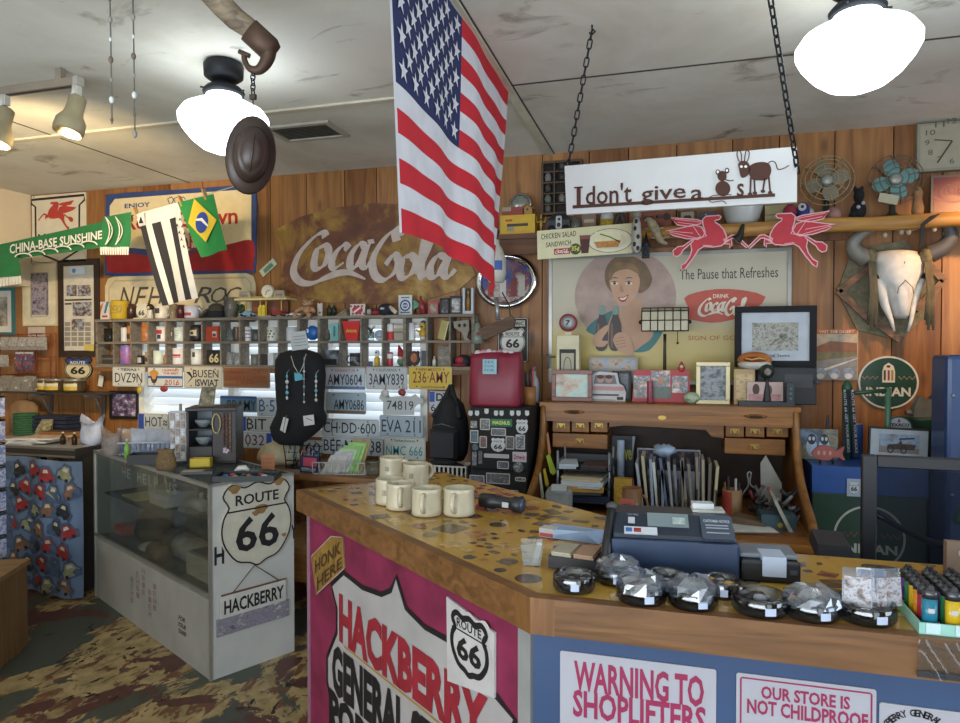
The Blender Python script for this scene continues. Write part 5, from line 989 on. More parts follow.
def carprint(u,v,col,tilt):
 shp=[(-.05,-.035),(.05,-.035),(.055,.0),(.035,.015),(.02,.05),(-.02,.052),(-.035,.018),(-.052,.005)]
 def pt(dx,dz,o):
  ca,sa=cos(tilt),sin(tilt);p=cf(u+(dx*ca-dz*sa)/(2*w),v+(dx*sa+dz*ca)/.875);return(p.x,p.y-o,p.z)
 for sc,c,o in((1.35,'#41536d',.005),(1,col,.007)):k.add([pt(a*sc,b_*sc,o)for a,b_ in shp],[tuple(range(8))],mt(c,.8,var=.25,scale=30))
 k.add([pt(a,b_,.009)for a,b_ in((-.02,.02),(.02,.02),(.012,.042),(-.012,.042))],[(0,1,2,3)],mt('#b9b4a0',.8))
 for a in(-.03,.03):k.add([pt(a+.012*cos(x),-.03+.012*sin(x),.009)for x in[2*pi*i/8 for i in range(8)]],[tuple(range(8))],mt('#202024',.8))
for r in range(7):
 for c_ in range(8):carprint((c_+.45+.4*(r%2)+.1*sin(r*5+c_*3))/8.6,(r+.55+.12*sin(c_*4+r))/7.3,cols[(r*3+c_*2)%5],.5*sin(r*3.1+c_*5.3))
def PZt(px,py):return PZ(px,py,TZ_+.003)
t=Thing('rope_coil','coil of green rope on the display table','rope',(P(26,430,3.95).x,3.95,TZ_+.002));b=t.mesh()
for k in range(9):b.tube([((.085-.004*(k%2))*cos(a),.07*sin(a),.01+.0175*k)for a in[2*pi*i/18 for i in range(18)]],.010,mt('#2d5a3c',.8,var=.2,scale=60),6,True)
t=Thing('paper_bag','crumpled brown bag standing behind the rope coil','bag',(P(24,420,4.08).x,4.08,TZ_+.002));b=t.mesh();b.loft([[(r*cos(2*pi*k/14)*(1+.1*sin(k*5+i)),r*.5*sin(2*pi*k/14),z)for k in range(14)]for i,(r,z)in enumerate(((.12,0),(.13,.1),(.12,.2),(.08,.24),(.02,.25)))],mt('#8a6d4e',.8,var=.25))
t=Thing('folded_cloth','folded dark navy cloth bundle behind the packet','cloth',(P(58,430,4.0).x,4.0,TZ_+.002));b=t.mesh()
for k in range(4):b.loft([[(-.17+.01*k,-.07,.03+.03*k),(.17-.006*k,-.075,.03+.03*k),(.17,.1,.03+.03*k),(-.17,.1,.03+.03*k)],[(-.172,-.075,.055+.03*k),(.168,-.08,.055+.03*k),(.17,.1,.055+.03*k),(-.17,.1,.055+.03*k)]],mt('#242c42',.95,var=.3,scale=30),False)
t=Thing('cardboard_tray','low brown cardboard tray under the navy cloth','box',(P(58,436,3.84).x,3.84,TZ_+.002));b=t.mesh();b.box(-.12,-.05,0,.15,.06,.05,mt('#8f6238',.8));b.box(-.11,-.04,.05,.14,.05,.052,mt('#5a3d24',.8))
t=Thing('snack_packet','small olive clear packet leaning beside the rope coil','packet',(P(41,434,3.82).x,3.82,TZ_+.002),rad(20));b=t.mesh();b.loft([[(-.05,-.01,0),(.05,-.01,0),(.05,.012,0),(-.05,.012,0)],[(-.05,.03,.06),(.05,.03,.06),(.05,.06,.06),(-.05,.06,.06)],[(-.02,.05,.13),(.06,.05,.13),(.06,.055,.13),(-.02,.055,.13)]],photo(['#4a4736','#7a7456','#a9a48a'],40,21),False)
for i,(px,c,dx,rz,lab)in enumerate(((28,'#8f8d86',.0,3,'lowest grey magazine of the pile on the display table'),(38,'#a8aeb4',.02,8,'white blue magazine second in the pile'),(34,'#b57a62',.03,-4,'orange magazine third in the pile'),(43,'#a96a5a',.04,12,'top reddish magazine of the pile'))):
 t=Thing('magazine',lab,'magazine',(P(px,440,3.62).x,3.62,TZ_+.002+i*.011),rad(rz),'magazines on the display table');b=t.mesh();b.box(-.14,-.1,0,.14,.1,.0105,mt('#c9c9c4',.6));b.box(-.139,-.099,.0105,.139,.099,.0108,photo([c,'#c9c4ba',c],12,22+i))
for px,lab in((63,'left of the two small amber vials by the white bag'),(74.5,'right of the two small amber vials by the white bag')):
 t=Thing('glass_vial',lab,'bottle',(P(px,442,3.6).x,3.6,TZ_+.002),0,'amber vials');bottle(t.mesh(),.017,.085,glass('#8a6a40',.3,.25,'#5d4626'),'#c9c0a8')
bagm=glass('#e6eaf2',.3,.45,'#c3c9d6')
def bag(label,loc,w,d,h,rz=0,mat=bagm,seed=0,name='plastic_bag'):
 t=Thing(name,label,'bag',loc,rz);b=t.mesh();r_=random.Random(seed);rings=[]
 for i,(s,z)in enumerate(((.7,0),(1,.12),(1.05,.4),(.9,.7),(.95,.85),(1.1,1.0))):
  rings.append([(w*s*cos(2*pi*k/16)*(1+.14*r_.uniform(-1,1)),d*s*sin(2*pi*k/16)*(1+.2*r_.uniform(-1,1)),h*z*(1+(.22*sin(2*pi*k/16*2+1)if i==5 else 0)))for k in range(16)])
 b.loft(rings,mat,True,False);return t
bag('knotted white plastic bag on the display table',(P(88,440,3.62).x,3.66,TZ_+.003),.075,.06,.17,0,glass('#dde3f0',.2,.75,'#c3cadc'),1)
# ---- wall shelf with jars, wire rack with packets
t=at('jar_shelf','dark thin shelf on grey brackets under the wire rack','shelf',(-12,391.5,100,394),WY(4.0));w=t.w/2;JZ=t.loc.z+.014;b=t.part('board');b.box(-w,-.01,0,w,.199,.014,mt('#3d342d',.5))
for px in(30,84):x=t.q(px,393)[0];k=t.part('bracket');k.tube([(x,.17,-.24),(x,.185,-.02),(x,.0,-.006)],.012,mt('#7a7d80',.4,.5),6);k.tube([(x,.185,-.2),(x,.10,-.02)],.007,mt('#7a7d80',.4,.5),6)
for i,(a,c,lab)in enumerate(((37,45.5,'left of three yellow labelled jars on the dark shelf'),(46,62,'middle and widest of three yellow labelled jars'),(65,81,'right of three yellow labelled jars on the dark shelf'))):
 x0,x1=P(a,385,4.03).x,P(c,385,4.03).x;r=(x1-x0)/2;t=Thing('labelled_jar',lab,'jar',((x0+x1)/2,4.03+.02,JZ),0,'yellow labelled jars')
 b=t.part('jar');b.lathe([(.001,0),(r*.96,.001),(r,.02),(r,.075),(r*.9,.085)],mt('#4b3a26',.25),n=18);k=t.part('lid',label='silver lid');k.lathe([(r*.97,.083),(r*.97,.1),(.001,.101)],mt('#9a9890',.35,.6),n=18);k=t.part('label');cyl_label(k,r+.001,.018,.068,mt('#c0a02e',.5));cyl_label(k,r+.0015,.045,.066,mt('#c9c4a0',.5))
wr=mt('#8a3a2a',.5)
t=at('wire_rack','rust red wire rack of hooks on the wall under the pictures','rack',(-12,333,56,386),WY(4.15));b=t.part('grid')
for y in(333.5,341,357,373):a,c=t.q(-12,y+2),t.q(56,y);b.tube([(a[0],0,a[1]),(c[0],0,c[1])],.0035,wr)
for x in(0,18,36,50,55.5):a,c=t.q(x,333),t.q(x,380);b.tube([(a[0],.004,a[1]),(c[0],.004,c[1])],.0035,wr)
for y,xs in((337,(3,12,21,30,39)),(357,(2,18,26,34,46)),(375,(3,11,19,27,40))):
 for x in xs:h=t.part('hook');a=t.q(x,y);h.tube([(a[0],.0,a[1]),(a[0],-.06,a[1]+.004),(a[0],-.066,a[1]+.012)],.003,wr,5)
pk_=[glass('#cfd2d0',.35,.35,'#8f8d86')]
def packet(label,r,col,Y=4.1,clear=False,group='packets on the wire rack'):
 t=at('packet',label,'packet',r,WY(Y),group);w,h=t.w/2,t.h;b=t.part('bag')
 m_=photo(['#6f6a64','#b9b6b0','#8a8680','#dcdad6'],34,int(r[0]))if clear else photo(col,22,int(r[0]))
 b.loft([[(-w,.0,0),(w,.0,0),(w,.006,0),(-w,.006,0)],[(-w*.95,-.022,h*.3),(w*.95,-.022,h*.3),(w*.95,.01,h*.3),(-w*.95,.01,h*.3)],[(-w*.95,-.015,h*.65),(w*.95,-.015,h*.65),(w*.95,.008,h*.65),(-w*.95,.008,h*.65)],[(-w,0,h),(w,0,h),(w,.004,h),(-w,.004,h)]],m_,False)
 k=t.part('header_card');k.box(-w,-.004,h*.86,w,-.001,h,mt('#a9a49a' if clear else col[0],.5));return t
nm=['leftmost','second from the left','middle','fourth from the left','rightmost']
for i in range(5):packet(f'clear packet of trinkets, {nm[i]} in the upper row of the wire rack',(1+9.3*i,337,9+9.3*i,350),None,4.1,True)
packet('left one of two orange and blue cards on the wire rack',(16,352,24,371),['#b9b4b8','#34406a','#8a4a4a','#b5702e'],4.1);packet('right one of two orange and blue cards on the wire rack',(25,352,33.5,371),['#b9b4b8','#34406a','#8a4a4a','#b5702e'],4.1)
packet('small grey packet with a white label left of the orange and blue cards',(0,355,8,367),None,4.1,True)
for i in range(4):
 t=Thing('trinket_bag',f'clear bag of trinkets standing on the dark shelf, {["leftmost", "second from the left", "third from the left", "rightmost beside the jars"][i]}','packet',(P(-3+11*i,385,4.06).x,4.06,JZ),0,'trinket bags on the dark shelf');b=t.mesh();w=.052;h=.11+.008*(i%2)
 b.loft([[(-w,-.03,0),(w,-.03,0),(w,.03,0),(-w,.03,0)],[(-w,-.03,h*.6),(w,-.03,h*.6),(w,.03,h*.6),(-w,.03,h*.6)],[(-w,0,h),(w,0,h),(w,.006,h),(-w,.006,h)]],photo(['#5a554c','#8f8a80','#75706a','#c9c6be'],26,60+i),False)
t=at('paper_note','small white paper note pinned under the matted photograph','note',(28,327,45,338),WY(D-.004));b=t.mesh();b.box(-t.w/2,0,0,t.w/2,.003,t.h,mt('#c4b8ac',.8));b.box(-t.w*.4,-.0006,t.h*.3,t.w*.35,0,t.h*.45,mt('#8a6a60'))
t=Thing('spinner_rack','blue and white packed merchandise rack at the left edge','rack',(P(-4,500,3.1).x,3.1,0));b=t.part('pole');b.tube([(0,0,0),(0,0,1.5)],.02,iron,8);b=t.part('base');b.lathe([(.06,0),(.06,.02),(.03,.03)],iron,n=20)
for z in range(9):h=t.part('peg_ring');h.tube([(.05*cos(a),.05*sin(a),.2+.14*z)for a in[2*pi*i/12 for i in range(12)]],.004,iron,5,True)
SPR=t.loc
for z in range(9):
 for j in range(3):
  a=-.2-.9*j;t2=Thing('keyring_card','small blue and white keyring card hanging on the rack at the left edge','card',(SPR.x+.058*cos(a),SPR.y+.058*sin(a),.2+.14*z-.115),a+pi/2,'keyring cards on the spinner rack');t2.mesh().box(-.022,-.006,0,.022,.002,.11,photo(['#3a4a8a','#c9ccd6','#6a7ab0','#8f8a90'],40,z))
q0,q1=PZ(14,602,.47),PZ(14,698,.05)
t=Thing('wooden_crate','light oak wooden display box at the lower left edge','box',(-3.15,2.40,0),rad(26));ok=wood('#8a6a42','#6a4d2e','z',.55,1.4,False);b=t.part('body',bevel=.004);b.box(-.5,0,0,0,.5,.44,ok);k=t.part('lid');k.box(-.51,-.01,.44,.012,.51,.468,wood('#9a7a4e','#7a5a36','x',.55,1.4,False))
# ---- glass showcase
CA=PZ(211,681,0);RZC=math.atan2(.886,.463);CL,CWD,CH=1.666,.455,.951
lam=mt('#b4b5b0',.5,var=.07,scale=5);alu=mt('#a5a49c',.35,.6)
t=Thing('glass_showcase','white laminate showcase with glass front and top','showcase',CA,RZC)
SC=Pl(CA.x,CA.y,RZC);SCu,SCn=SC.u,SC.n
def sc(x,y,z):return CA+SCu*x+SCn*y+Vector((0,0,z))
b=t.part('end_panel');b.box(0,0,0,CWD,.02,CH,lam);b=t.part('end_panel');b.box(0,CL-.02,0,CWD,CL,CH,lam)
b=t.part('front_base');b.box(0,.02,0,.018,CL-.02,.40,mt('#9a978e',.5,var=.1,scale=5));b=t.part('deck');b.box(.018,.02,.375,CWD,CL-.02,.40,mt('#8f8b82',.6));b=t.part('back_panel');b.box(CWD-.015,.02,0,CWD,CL-.02,CH-.02,mt('#8a8780',.6))
f=t.part('metal_edges');
for r in((-.006,.0,.395,.012,CL,.415),(-.006,0,CH-.018,.012,CL,CH),(-.006,-.004,0,.008,.01,CH),(-.006,CL-.01,0,.008,CL+.004,CH),(0,-.004,CH-.012,CWD,.006,CH),(CWD-.012,0,CH-.018,CWD,CL,CH),(0,CL-.006,CH-.012,CWD,CL,CH)):f.box(*r,alu)
g=t.part('front_glass');g.box(.002,.01,.415,.006,CL-.01,CH-.018,glass('#e0e4e2',.35,.05,'#8f918d'));g=t.part('top_glass');g.box(.008,.008,CH-.008,CWD-.012,CL-.008,CH-.001,glass('#dde4e4',.6,.06,'#8f979a'));g=t.part('glass_shelf');g.box(.05,.03,.665,CWD-.02,CL-.03,.673,glass('#a9bcb4',.4,.1))
k=t.part('faded_marks',label='faded brown stencil marks')
k.T=Matrix(((0,-1,0,-.001),(1,0,0,0),(0,0,1,0),(0,0,0,1)))
k.T=Matrix(((0,1,0,-.001),(-1,0,0,0),(0,0,1,0),(0,0,0,1)))
for i,(y,h)in enumerate(((1.02,.11),(.93,.16),(.84,.2),(.75,.1),(.68,.15))):
 for j in range(4):k.text('IEHB'[(i+j)%4],-(y+.02),.1+h+.03-.04*j,-(y-.02),.13+h+.03-.04*j,mt('#8a7563',.7),-.001,.01)
for j,s in enumerate(('FOR','YOUR','COUNTRY')):k.text(s,-.37,.20-.035*j,-.29+.01*j,.225-.035*j,mt('#3f3c38',.7),-.001,.02,.4)
bn=t.part('lettering',label='white capital letters inside the glass');bn.T=Matrix(((0,1,0,.013),(-1,0,0,0),(0,0,1,0),(0,0,0,1)))
for i,ch in enumerate('HE HELP US'):
 if ch!=' ':bn.text(ch,-1.21+.082*i,.835,-1.15+.082*i,.895,mt('#ecebe0',.6),0,.03)
e=SC
t=Thing('route_shield_sign','cream rusty route 66 shield on the end of the showcase','sign',e.pt(.22,.475,-.012),RZC)
u0,u1,z0,z1=e.rc(219,480,291,566);w=(u1-u0)/2;t.loc=e.pt((u0+u1)/2,z0,-.012);h=z1-z0
b=t.part('panel');o=spline(fit(SHIELD,-w,0,w,h),3,True);b.slab(o,mt('#bdb9a8',.45,var=.1),0,.011);b.rib(spline(fit(SHIELD,-w+.008,.008,w-.008,h-.008),3,True),.008,blk,-.001,True)
for x,z,r in((-.62,.93,.03),(.6,.95,.03),(-.05,.62,.02),(.1,.66,.035),(-.2,.36,.014),(.75,.3,.014)):b.poly([(w*x+r*cos(a)*(1+.3*sin(3*a)),h*z+r*.7*sin(a))for a in[2*pi*i/14 for i in range(14)]],mt('#8a6a3f',.8,var=.3),-.0015)
l=t.part('lettering');l.text('ROUTE',-w*.6,h*.74,w*.6,h*.86,blk,-.002,.02);l.rib([(-w*.8,h*.68),(w*.8,h*.68)],.008,blk,-.002);l.text('66',-w*.6,h*.2,w*.6,h*.6,blk,-.002,.02)
t2=Thing('painted_letters','black letters of a partly hidden name behind the shield','lettering',e.pt(.02,z0+.02,-.001),RZC);b=t2.mesh();b.text('H',0,.03,.05,.12,blk,0,.03);b.text('Y',.415,.075,.45,.155,blk,0,.03)
u0,u1,z0b,z1b=e.rc(216,586,288,626);w2=(u1-u0)/2
t3=Thing('name_board','white hanging board reading HACKBERRY over a faded skyline','sign',e.pt((u0+u1)/2,z0b,-.012),RZC);hb_=z1b-z0b
b=t3.part('board');b.box(-w2*.9,0,hb_*.42,w2*.9,.009,hb_*.98,mt('#bdbdb6',.6,var=.12));b.box(-w2,.002,0,w2,.011,hb_*.42,photo(['#55505c','#8a8694','#77737c','#b5b3b8'],20,31));b.rib([(-w2*.9,hb_*.98),(w2*.9,hb_*.98)],.01,rust,-.001)
l=t3.part('lettering');l.text('HACKBERRY',-w2*.82,hb_*.5,w2*.84,hb_*.84,blk,-.001,.03)
wv=t3.part('hanging_wire');top_=z0-z0b+.01
wv.tube([(-w2*.6,-.002,hb_*.98),(.0,-.002,top_),(w2*.7,-.002,hb_*.98)],.0025,mt('#5a4a3a',.5,.5),5)
LIFT[0]=4.5  # raised colours stand in for light missing inside the showcase
def inn(name,label,cat,x,y,z,rz=0,group=None):return Thing(name,label,cat,sc(x,y,z),RZC+rad(rz),group)
DZ=.402;SZ_=.675
b=inn('cardboard_box','low cardboard box at the near end inside the showcase','box',.2,.30,DZ).mesh();b.box(-.12,-.16,0,.12,.16,.12,mt('#6a6256',.8));b.box(-.10,-.14,.12,.1,.14,.122,mt('#4a4238'))
b=inn('glass_jar','large murky glass jar lying in the showcase','jar',.18,.64,DZ+.075,90).mesh();b.tube([(-.13,0,0),(-.1,0,0),(.1,0,0),(.13,0,0)],[.05,.072,.072,.05],mt('#5f5a50',.3,var=.3),18)
b=inn('tin_canteen','round tin canteen near the front corner of the showcase','canteen',.10,.075,DZ).mesh();b.ell((0,0,.07),.075,.04,.07,mt('#4d4338',.5,.3));b.lathe([(.018,0),(.018,.03)],iron,(0,0,.13),10)
b=inn('wooden_block','dark wooden wagon wheel hub in the showcase','wood block',.08,.78,DZ).mesh();b.tube([(-.02,-.07,.05),(-.02,-.03,.05),(-.02,.07,.05)],[.05,.046,.05],mt('#3f352b',.7,var=.3),14)
b=inn('handbag','dark leather bag slumped at the far end of the showcase','bag',.22,1.25,DZ).mesh();b.loft([[(r*cos(2*pi*k/14),r*1.9*sin(2*pi*k/14),z)for k in range(14)]for r,z in((.09,0),(.11,.05),(.09,.13),(.05,.19),(.02,.21))],mt('#1f1e1d',.6,var=.3))
b=inn('tin_box','small red tin in the far corner of the showcase','tin',.16,1.55,DZ).mesh();b.box(-.06,-.07,0,.06,.07,.05,mt('#7a3a2e',.5))
b=inn('iron_pot','black iron pot inside the showcase','pot',.24,.92,DZ).mesh();b.lathe([(.05,0),(.09,.03),(.1,.09),(.085,.12),(.075,.115),(.08,.04),(.001,.02)],mt('#24221f',.5,.3),n=18)
b=inn('stone','flat pale rock on the showcase deck','stone',.1,1.02,DZ).mesh();b.ell((0,0,.025),.06,.08,.025,mt('#7d7a70',.9,var=.3))
for i,(y,hh,c,lab)in enumerate(((.98,.0,'#6f6b62','lowest'),(.98,.035,'#8a8578','middle'),(.97,.07,'#5d5a55','topmost'))):
 b=inn('book',f'{lab} of three old books stacked on the glass shelf inside the showcase','book',.22,y,SZ_+hh,4*i,'books inside the showcase').mesh();b.box(-.09,-.12,0,.09,.12,.033,mt(c,.7));b.box(-.088,-.121,.004,.085,.118,.029,mt('#a9a391',.8))
b=inn('photo_print','yellowed photo print flat on the glass shelf inside the showcase','print',.18,1.3,SZ_).mesh();b.box(-.1,-.12,0,.1,.12,.008,mt('#8f7d46',.6))
b=inn('display_card','cream display card with two dark pictures in the showcase','card',.30,1.28,SZ_+.01).mesh();b.T=Matrix.Rotation(rad(-90),4,'Z');b.box(-.16,0,0,.14,.006,.13,mt('#8f8873',.6));b.box(-.13,-.001,.03,-.03,0,.1,photo(['#26231f','#4f4a42','#8a8270'],30,41));b.box(.01,-.001,.03,.11,0,.1,photo(['#26231f','#4f4a42','#8a8270'],30,42))
b=inn('toy_train','grey model locomotive on the glass shelf inside the showcase','toy',.2,.62,SZ_).mesh();b.tube([(0,-.12,.06),(0,.06,.06)],.035,mt('#6a6862',.5,.3),14);b.box(-.04,.06,.0,.04,.14,.12,mt('#57544e'));b.box(-.035,-.13,0,.035,.14,.03,mt('#3b3935'));b.tube([(0,-.08,.09),(0,-.08,.13)],.014,mt('#57544e'),10)
b=inn('toy_wagon','rusty toy wagon on the glass shelf near the front corner','toy',.22,.3,SZ_).mesh();b.box(-.05,-.1,.03,.05,.1,.07,mt('#5d5046',.7,.2));[b.tube([(x,y,.02),(x+.008,y,.02)],.02,iron,10)for x in(-.05,.045)for y in(-.07,.07)]
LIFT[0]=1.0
# ---- on top of the showcase
ZT=CH+.001
def onc(name,label,cat,px,py,rz=None,group=None,z=ZT):return Thing(name,label,cat,PZ(px,py,z),RZC+rad(-62)if rz is None else rz,group)
t=onc('display_cabinet','dark brown wooden cabinet with two pale backed niches on the showcase','cabinet',205,464,rad(26));cb=mt('#1f1413',.45,var=.15);p0=t.loc
b=t.part('body',bevel=.003);b.box(-.10,0,0,.17,.25,.01,cb);b.box(-.10,0,.01,-.085,.25,.30,cb);b.box(.04,0,.01,.17,.25,.30,cb);b.box(-.085,.2,.01,.04,.25,.30,mt('#8f9aa0',.5));b.box(-.085,0,.19,.04,.2,.2,cb);b.box(-.105,-.005,.30,.175,.25,.32,cb);b.box(-.085,0,.01,.04,.2,.1,cb)  # niche back is a plain pale grey panel
for i,z in enumerate((.1,.2)):k=t.part('glass_bowl');k.lathe([(.02,z+.002),(.045,z+.03),(.05,z+.045)],glass('#c9d4d4',.3,.3),(-.022,.08,0),14)
CB=t
def cabpt(x,y,z):return CB.loc+Matrix.Rotation(rad(26),3,'Z')@Vector((x,y,z))
for i,(x,c,n,lab)in enumerate(((.065,'#b5a06a',6,'gold looped necklace on the side of the dark cabinet'),(.105,'#6a3a2a',8,'left dark red beaded necklace on the dark cabinet'),(.122,'#7d4a30',8,'middle brown beaded necklace on the dark cabinet'),(.14,'#8a6a4a',8,'right long brown necklace on the dark cabinet'))):
 a=cabpt(x,-.012,.29);t=Thing('necklace',lab,'necklace',a,rad(26),'necklaces on the dark cabinet');b=t.mesh();L_=.12 if i==0 else .16+.02*i
 if i==0:b.tube([(.022*cos(a_),0,-.06+.055*sin(a_))for a_ in[2*pi*k/16 for k in range(16)]],.004,mt(c,.4,.5),6,True)
 else:
  b.tube([(0,.0,0),(0,0,-L_)],.0025,mt(c),5)
  for k in range(n):b.ell((0,0,-L_*(k+1)/n),.006,.006,.007,mt(c,.4,var=.3),6,4)
 b.tube([(0,0,.0),(0,.02,.0)],.002,iron)if i else None
t=Thing('flower_brooch','small white flower brooch on the dark cabinet','brooch',cabpt(.115,-.006,.075),rad(26));b=t.mesh()
for k in range(5):b.ell((.011*cos(k*1.257),0,.011*sin(k*1.257)),.009,.004,.009,'#b9a9b4',8,5)
t=Thing('photo_print','small brownish photo leaning on top of the dark cabinet','photograph',cabpt(-.01,.08,.321),rad(20));b=t.mesh();b.T=Matrix.Rotation(rad(-12),4,'X');b.slab([(-.045,.0),(.045,.0),(.05,.115),(-.03,.115)],mt('#6a614e'),0,.003);b.slab([(-.038,.008),(.04,.008),(.044,.107),(-.025,.107)],photo(['#3f3a2c','#7a6f52','#a59a78'],30,44),-.001,.001)
t=onc('cardboard_tray','small yellow cardboard tray on the showcase by the dark cabinet','box',201,467,rad(22));b=t.mesh();ye=mt('#c2a72c',.6);b.box(-.055,-.02,0,.055,.03,.006,ye);b.box(-.055,-.02,0,.055,-.016,.05,ye);b.box(-.055,.026,0,.055,.03,.05,ye);b.box(-.055,-.02,0,-.051,.03,.05,ye);b.box(.051,-.02,0,.055,.03,.05,ye);b.box(-.04,-.01,.006,.03,.02,.045,mt('#a9a49a',.6,var=.2))
t=onc('earring_rack','white rotating earring rack full of small cards','rack',181,463,rad(26));b=t.part('base');b.lathe([(.045,0),(.045,.008),(.01,.012)],mt('#2a2a2c'),n=16);b=t.part('stand');b.box(-.055,-.008,.012,.055,.008,.30,mt('#a9adad',.4));b.lathe([(.008,0),(.008,.34)],alu,(0,0,0),8)
ER=t.loc
for r in range(6):
 for c_ in range(4):
  o=Matrix.Rotation(rad(26),3,'Z')@Vector((-.042+.028*c_,-.011,.025+.045*r));t2=Thing('earring_card','tiny card with earrings clipped to the white earring rack','card',ER+o,rad(26),'earring cards on the white rack');t2.mesh().box(-.011,-.002,0,.011,.002,.037,photo([['#c9c6c0','#8f6a4a','#4a3a34'],['#b9bcc0','#d9d9d6','#5a4a44'],['#2c2a2c','#8f8a84','#b05a40']][(r+c_*2)%3],60,r+c_))
t=onc('wire_basket','white basket with blue lattice holding clear packets','basket',148,452,rad(24));b=t.part('basket');wb=mt('#b9c4d4',.5);w,h,d_=.17,.075,.11
for x in range(14):b.tube([(-w+2*w*x/13-.02*0,-d_,0),(-w*1.1+2.2*w*x/13+.02,-d_-.02,h)],.0025,mt('#5a7ab0'),4);b.tube([(-w+2*w*x/13,-d_,0),(-w*1.1+2.2*w*x/13-.02,-d_-.02,h)],.0025,mt('#5a7ab0'),4)
b.box(-w,-d_,0,w,d_,.004,wb);b.tube([(-w*1.1,-d_-.02,h),(w*1.1,-d_-.02,h),(w*1.1,d_,h),(-w*1.1,d_,h)],.006,wb,6,True);b.box(-w,d_-.004,0,w,d_,h,wb);b.box(-w*1.05,-d_,0,-w*1.02,d_,h,wb);b.box(w*1.02,-d_,0,w*1.05,d_,h,wb)
BK=t.loc
for i,(dx,c)in enumerate(((-.1,'#c9a98a'),(-.02,'#b9c4d9'),(.07,'#c9ced6'))):
 p=BK+Matrix.Rotation(rad(24),3,'Z')@Vector((dx,.0,.006));b=Thing('clear_packet',['clear packet with brown card in the lattice basket, left','clear blue tinted packet in the middle of the lattice basket','clear white packet at the right of the lattice basket'][i],'packet',p,rad(24+6*i),'packets in the lattice basket').mesh();b.loft([[(-.07,-.02,0),(.07,-.02,0),(.07,.02,0),(-.07,.02,0)],[(-.08,.0,.15),(.08,.0,.13),(.08,.01,.13),(-.08,.01,.15)]],glass('#e4e8ee',.4,.5,c),False)
bag('crumpled clear bag of brown sweets on the far end of the showcase',PZ(112,455,ZT),.06,.05,.15,0,glass('#e6e8ea',.35,.42,'#b9aca0'),5)
t=onc('glue_bottle','slim lime green tube standing by the plastic bag','bottle',127,459);b=t.mesh();bottle(b,.016,.12,'#7fae4a','#c9d0c4')
t=onc('black_tray','open black box with clear wrapped goods on the showcase','box',147,463,rad(26));b=t.mesh();bk=mt('#202122',.5)
for r in((-.09,-.06,0,.09,.06,.005),(-.09,-.06,.005,.09,-.055,.055),(-.09,.055,.005,.09,.06,.055),(-.09,-.055,.005,-.085,.055,.055),(.085,-.055,.005,.09,.055,.055)):b.box(*r,bk)
b.box(-.08,-.05,.005,.08,.05,.035,photo(['#6a6258','#a9a294','#4a443c'],30,47))
t=onc('burlap_bag','small brown burlap bag standing beside the earring rack','bag',166,470,rad(20));b=t.mesh();b.loft([[(r*cos(2*pi*k/14),r*.6*sin(2*pi*k/14),z+.006*sin(k*2)*(i>3))for k in range(14)]for i,(r,z)in enumerate(((.045,0),(.055,.02),(.055,.06),(.04,.09),(.048,.11)))],mt('#6f5a3c',.95,var=.3,scale=80),True)
t=onc('jewellery_tray','long black tray of trinkets at the near corner of the showcase','tray',248,479,rad(18));b=t.mesh();w,d_=.15,.075
for r in((-w,-d_,0,w,d_,.006),(-w,-d_,.006,w,-d_+.006,.028),(-w,d_-.006,.006,w,d_,.028),(-w,-d_+.006,.006,-w+.006,d_-.006,.028),(w-.006,-d_+.006,.006,w,d_-.006,.028)):b.box(*r,mt('#1d2522',.4))
TR=t.loc
for i in range(9):
 p=TR+Matrix.Rotation(rad(18),3,'Z')@Vector((-.11+.028*i,.03*sin(i*2.3),.007));c=['#3a6ab0','#a83a44','#c9c9cc','#4a4a50','#b06a3a'][i%5]
 b=Thing('trinket',f'small {["blue", "red", "white", "dark grey", "orange"][i % 5]} trinket in the {"left" if i < 5 else "right"} half of the black tray','trinket',p,rad(30*i),'trinkets in the black tray').mesh();b.ell((0,0,.009),.018,.012,.009,mt(c,.3),8,6)
t=onc('curved_trinket','white curved object on the black tray edge','trinket',231,466,rad(20),None,ZT+.03);t.loc=TR+Matrix.Rotation(rad(18),3,'Z')@Vector((-.06,.085,-.0));b=t.mesh();b.tube([(-.03,0,.025),(-.01,0,.04),(.02,0,.042),(.04,0,.03)],[.008,.014,.014,.006],mt('#c4c0bc',.4),8)
t=onc('price_card','small brown lettered card at the corner of the tray','card',268,470,rad(18));b=t.mesh();b.box(-.035,0,0,.035,.004,.085,mt('#96603c',.7));b.text('HAND',-.025,.055,.025,.066,mt('#4a2a1a'),-.001);b.text('MADE',-.025,.035,.025,.046,mt('#4a2a1a'),-.001);b.box(-.03,0,0,.03,.03,.003,mt('#96603c',.7))
t=onc('flat_box','thin dark tray with beige cards on the showcase top','tray',200,473,rad(26));b=t.mesh();b.box(-.09,-.04,0,.07,.05,.014,mt('#2b2d2e',.4));b.box(-.085,-.035,.014,.02,.03,.0155,mt('#a59a7d',.6))
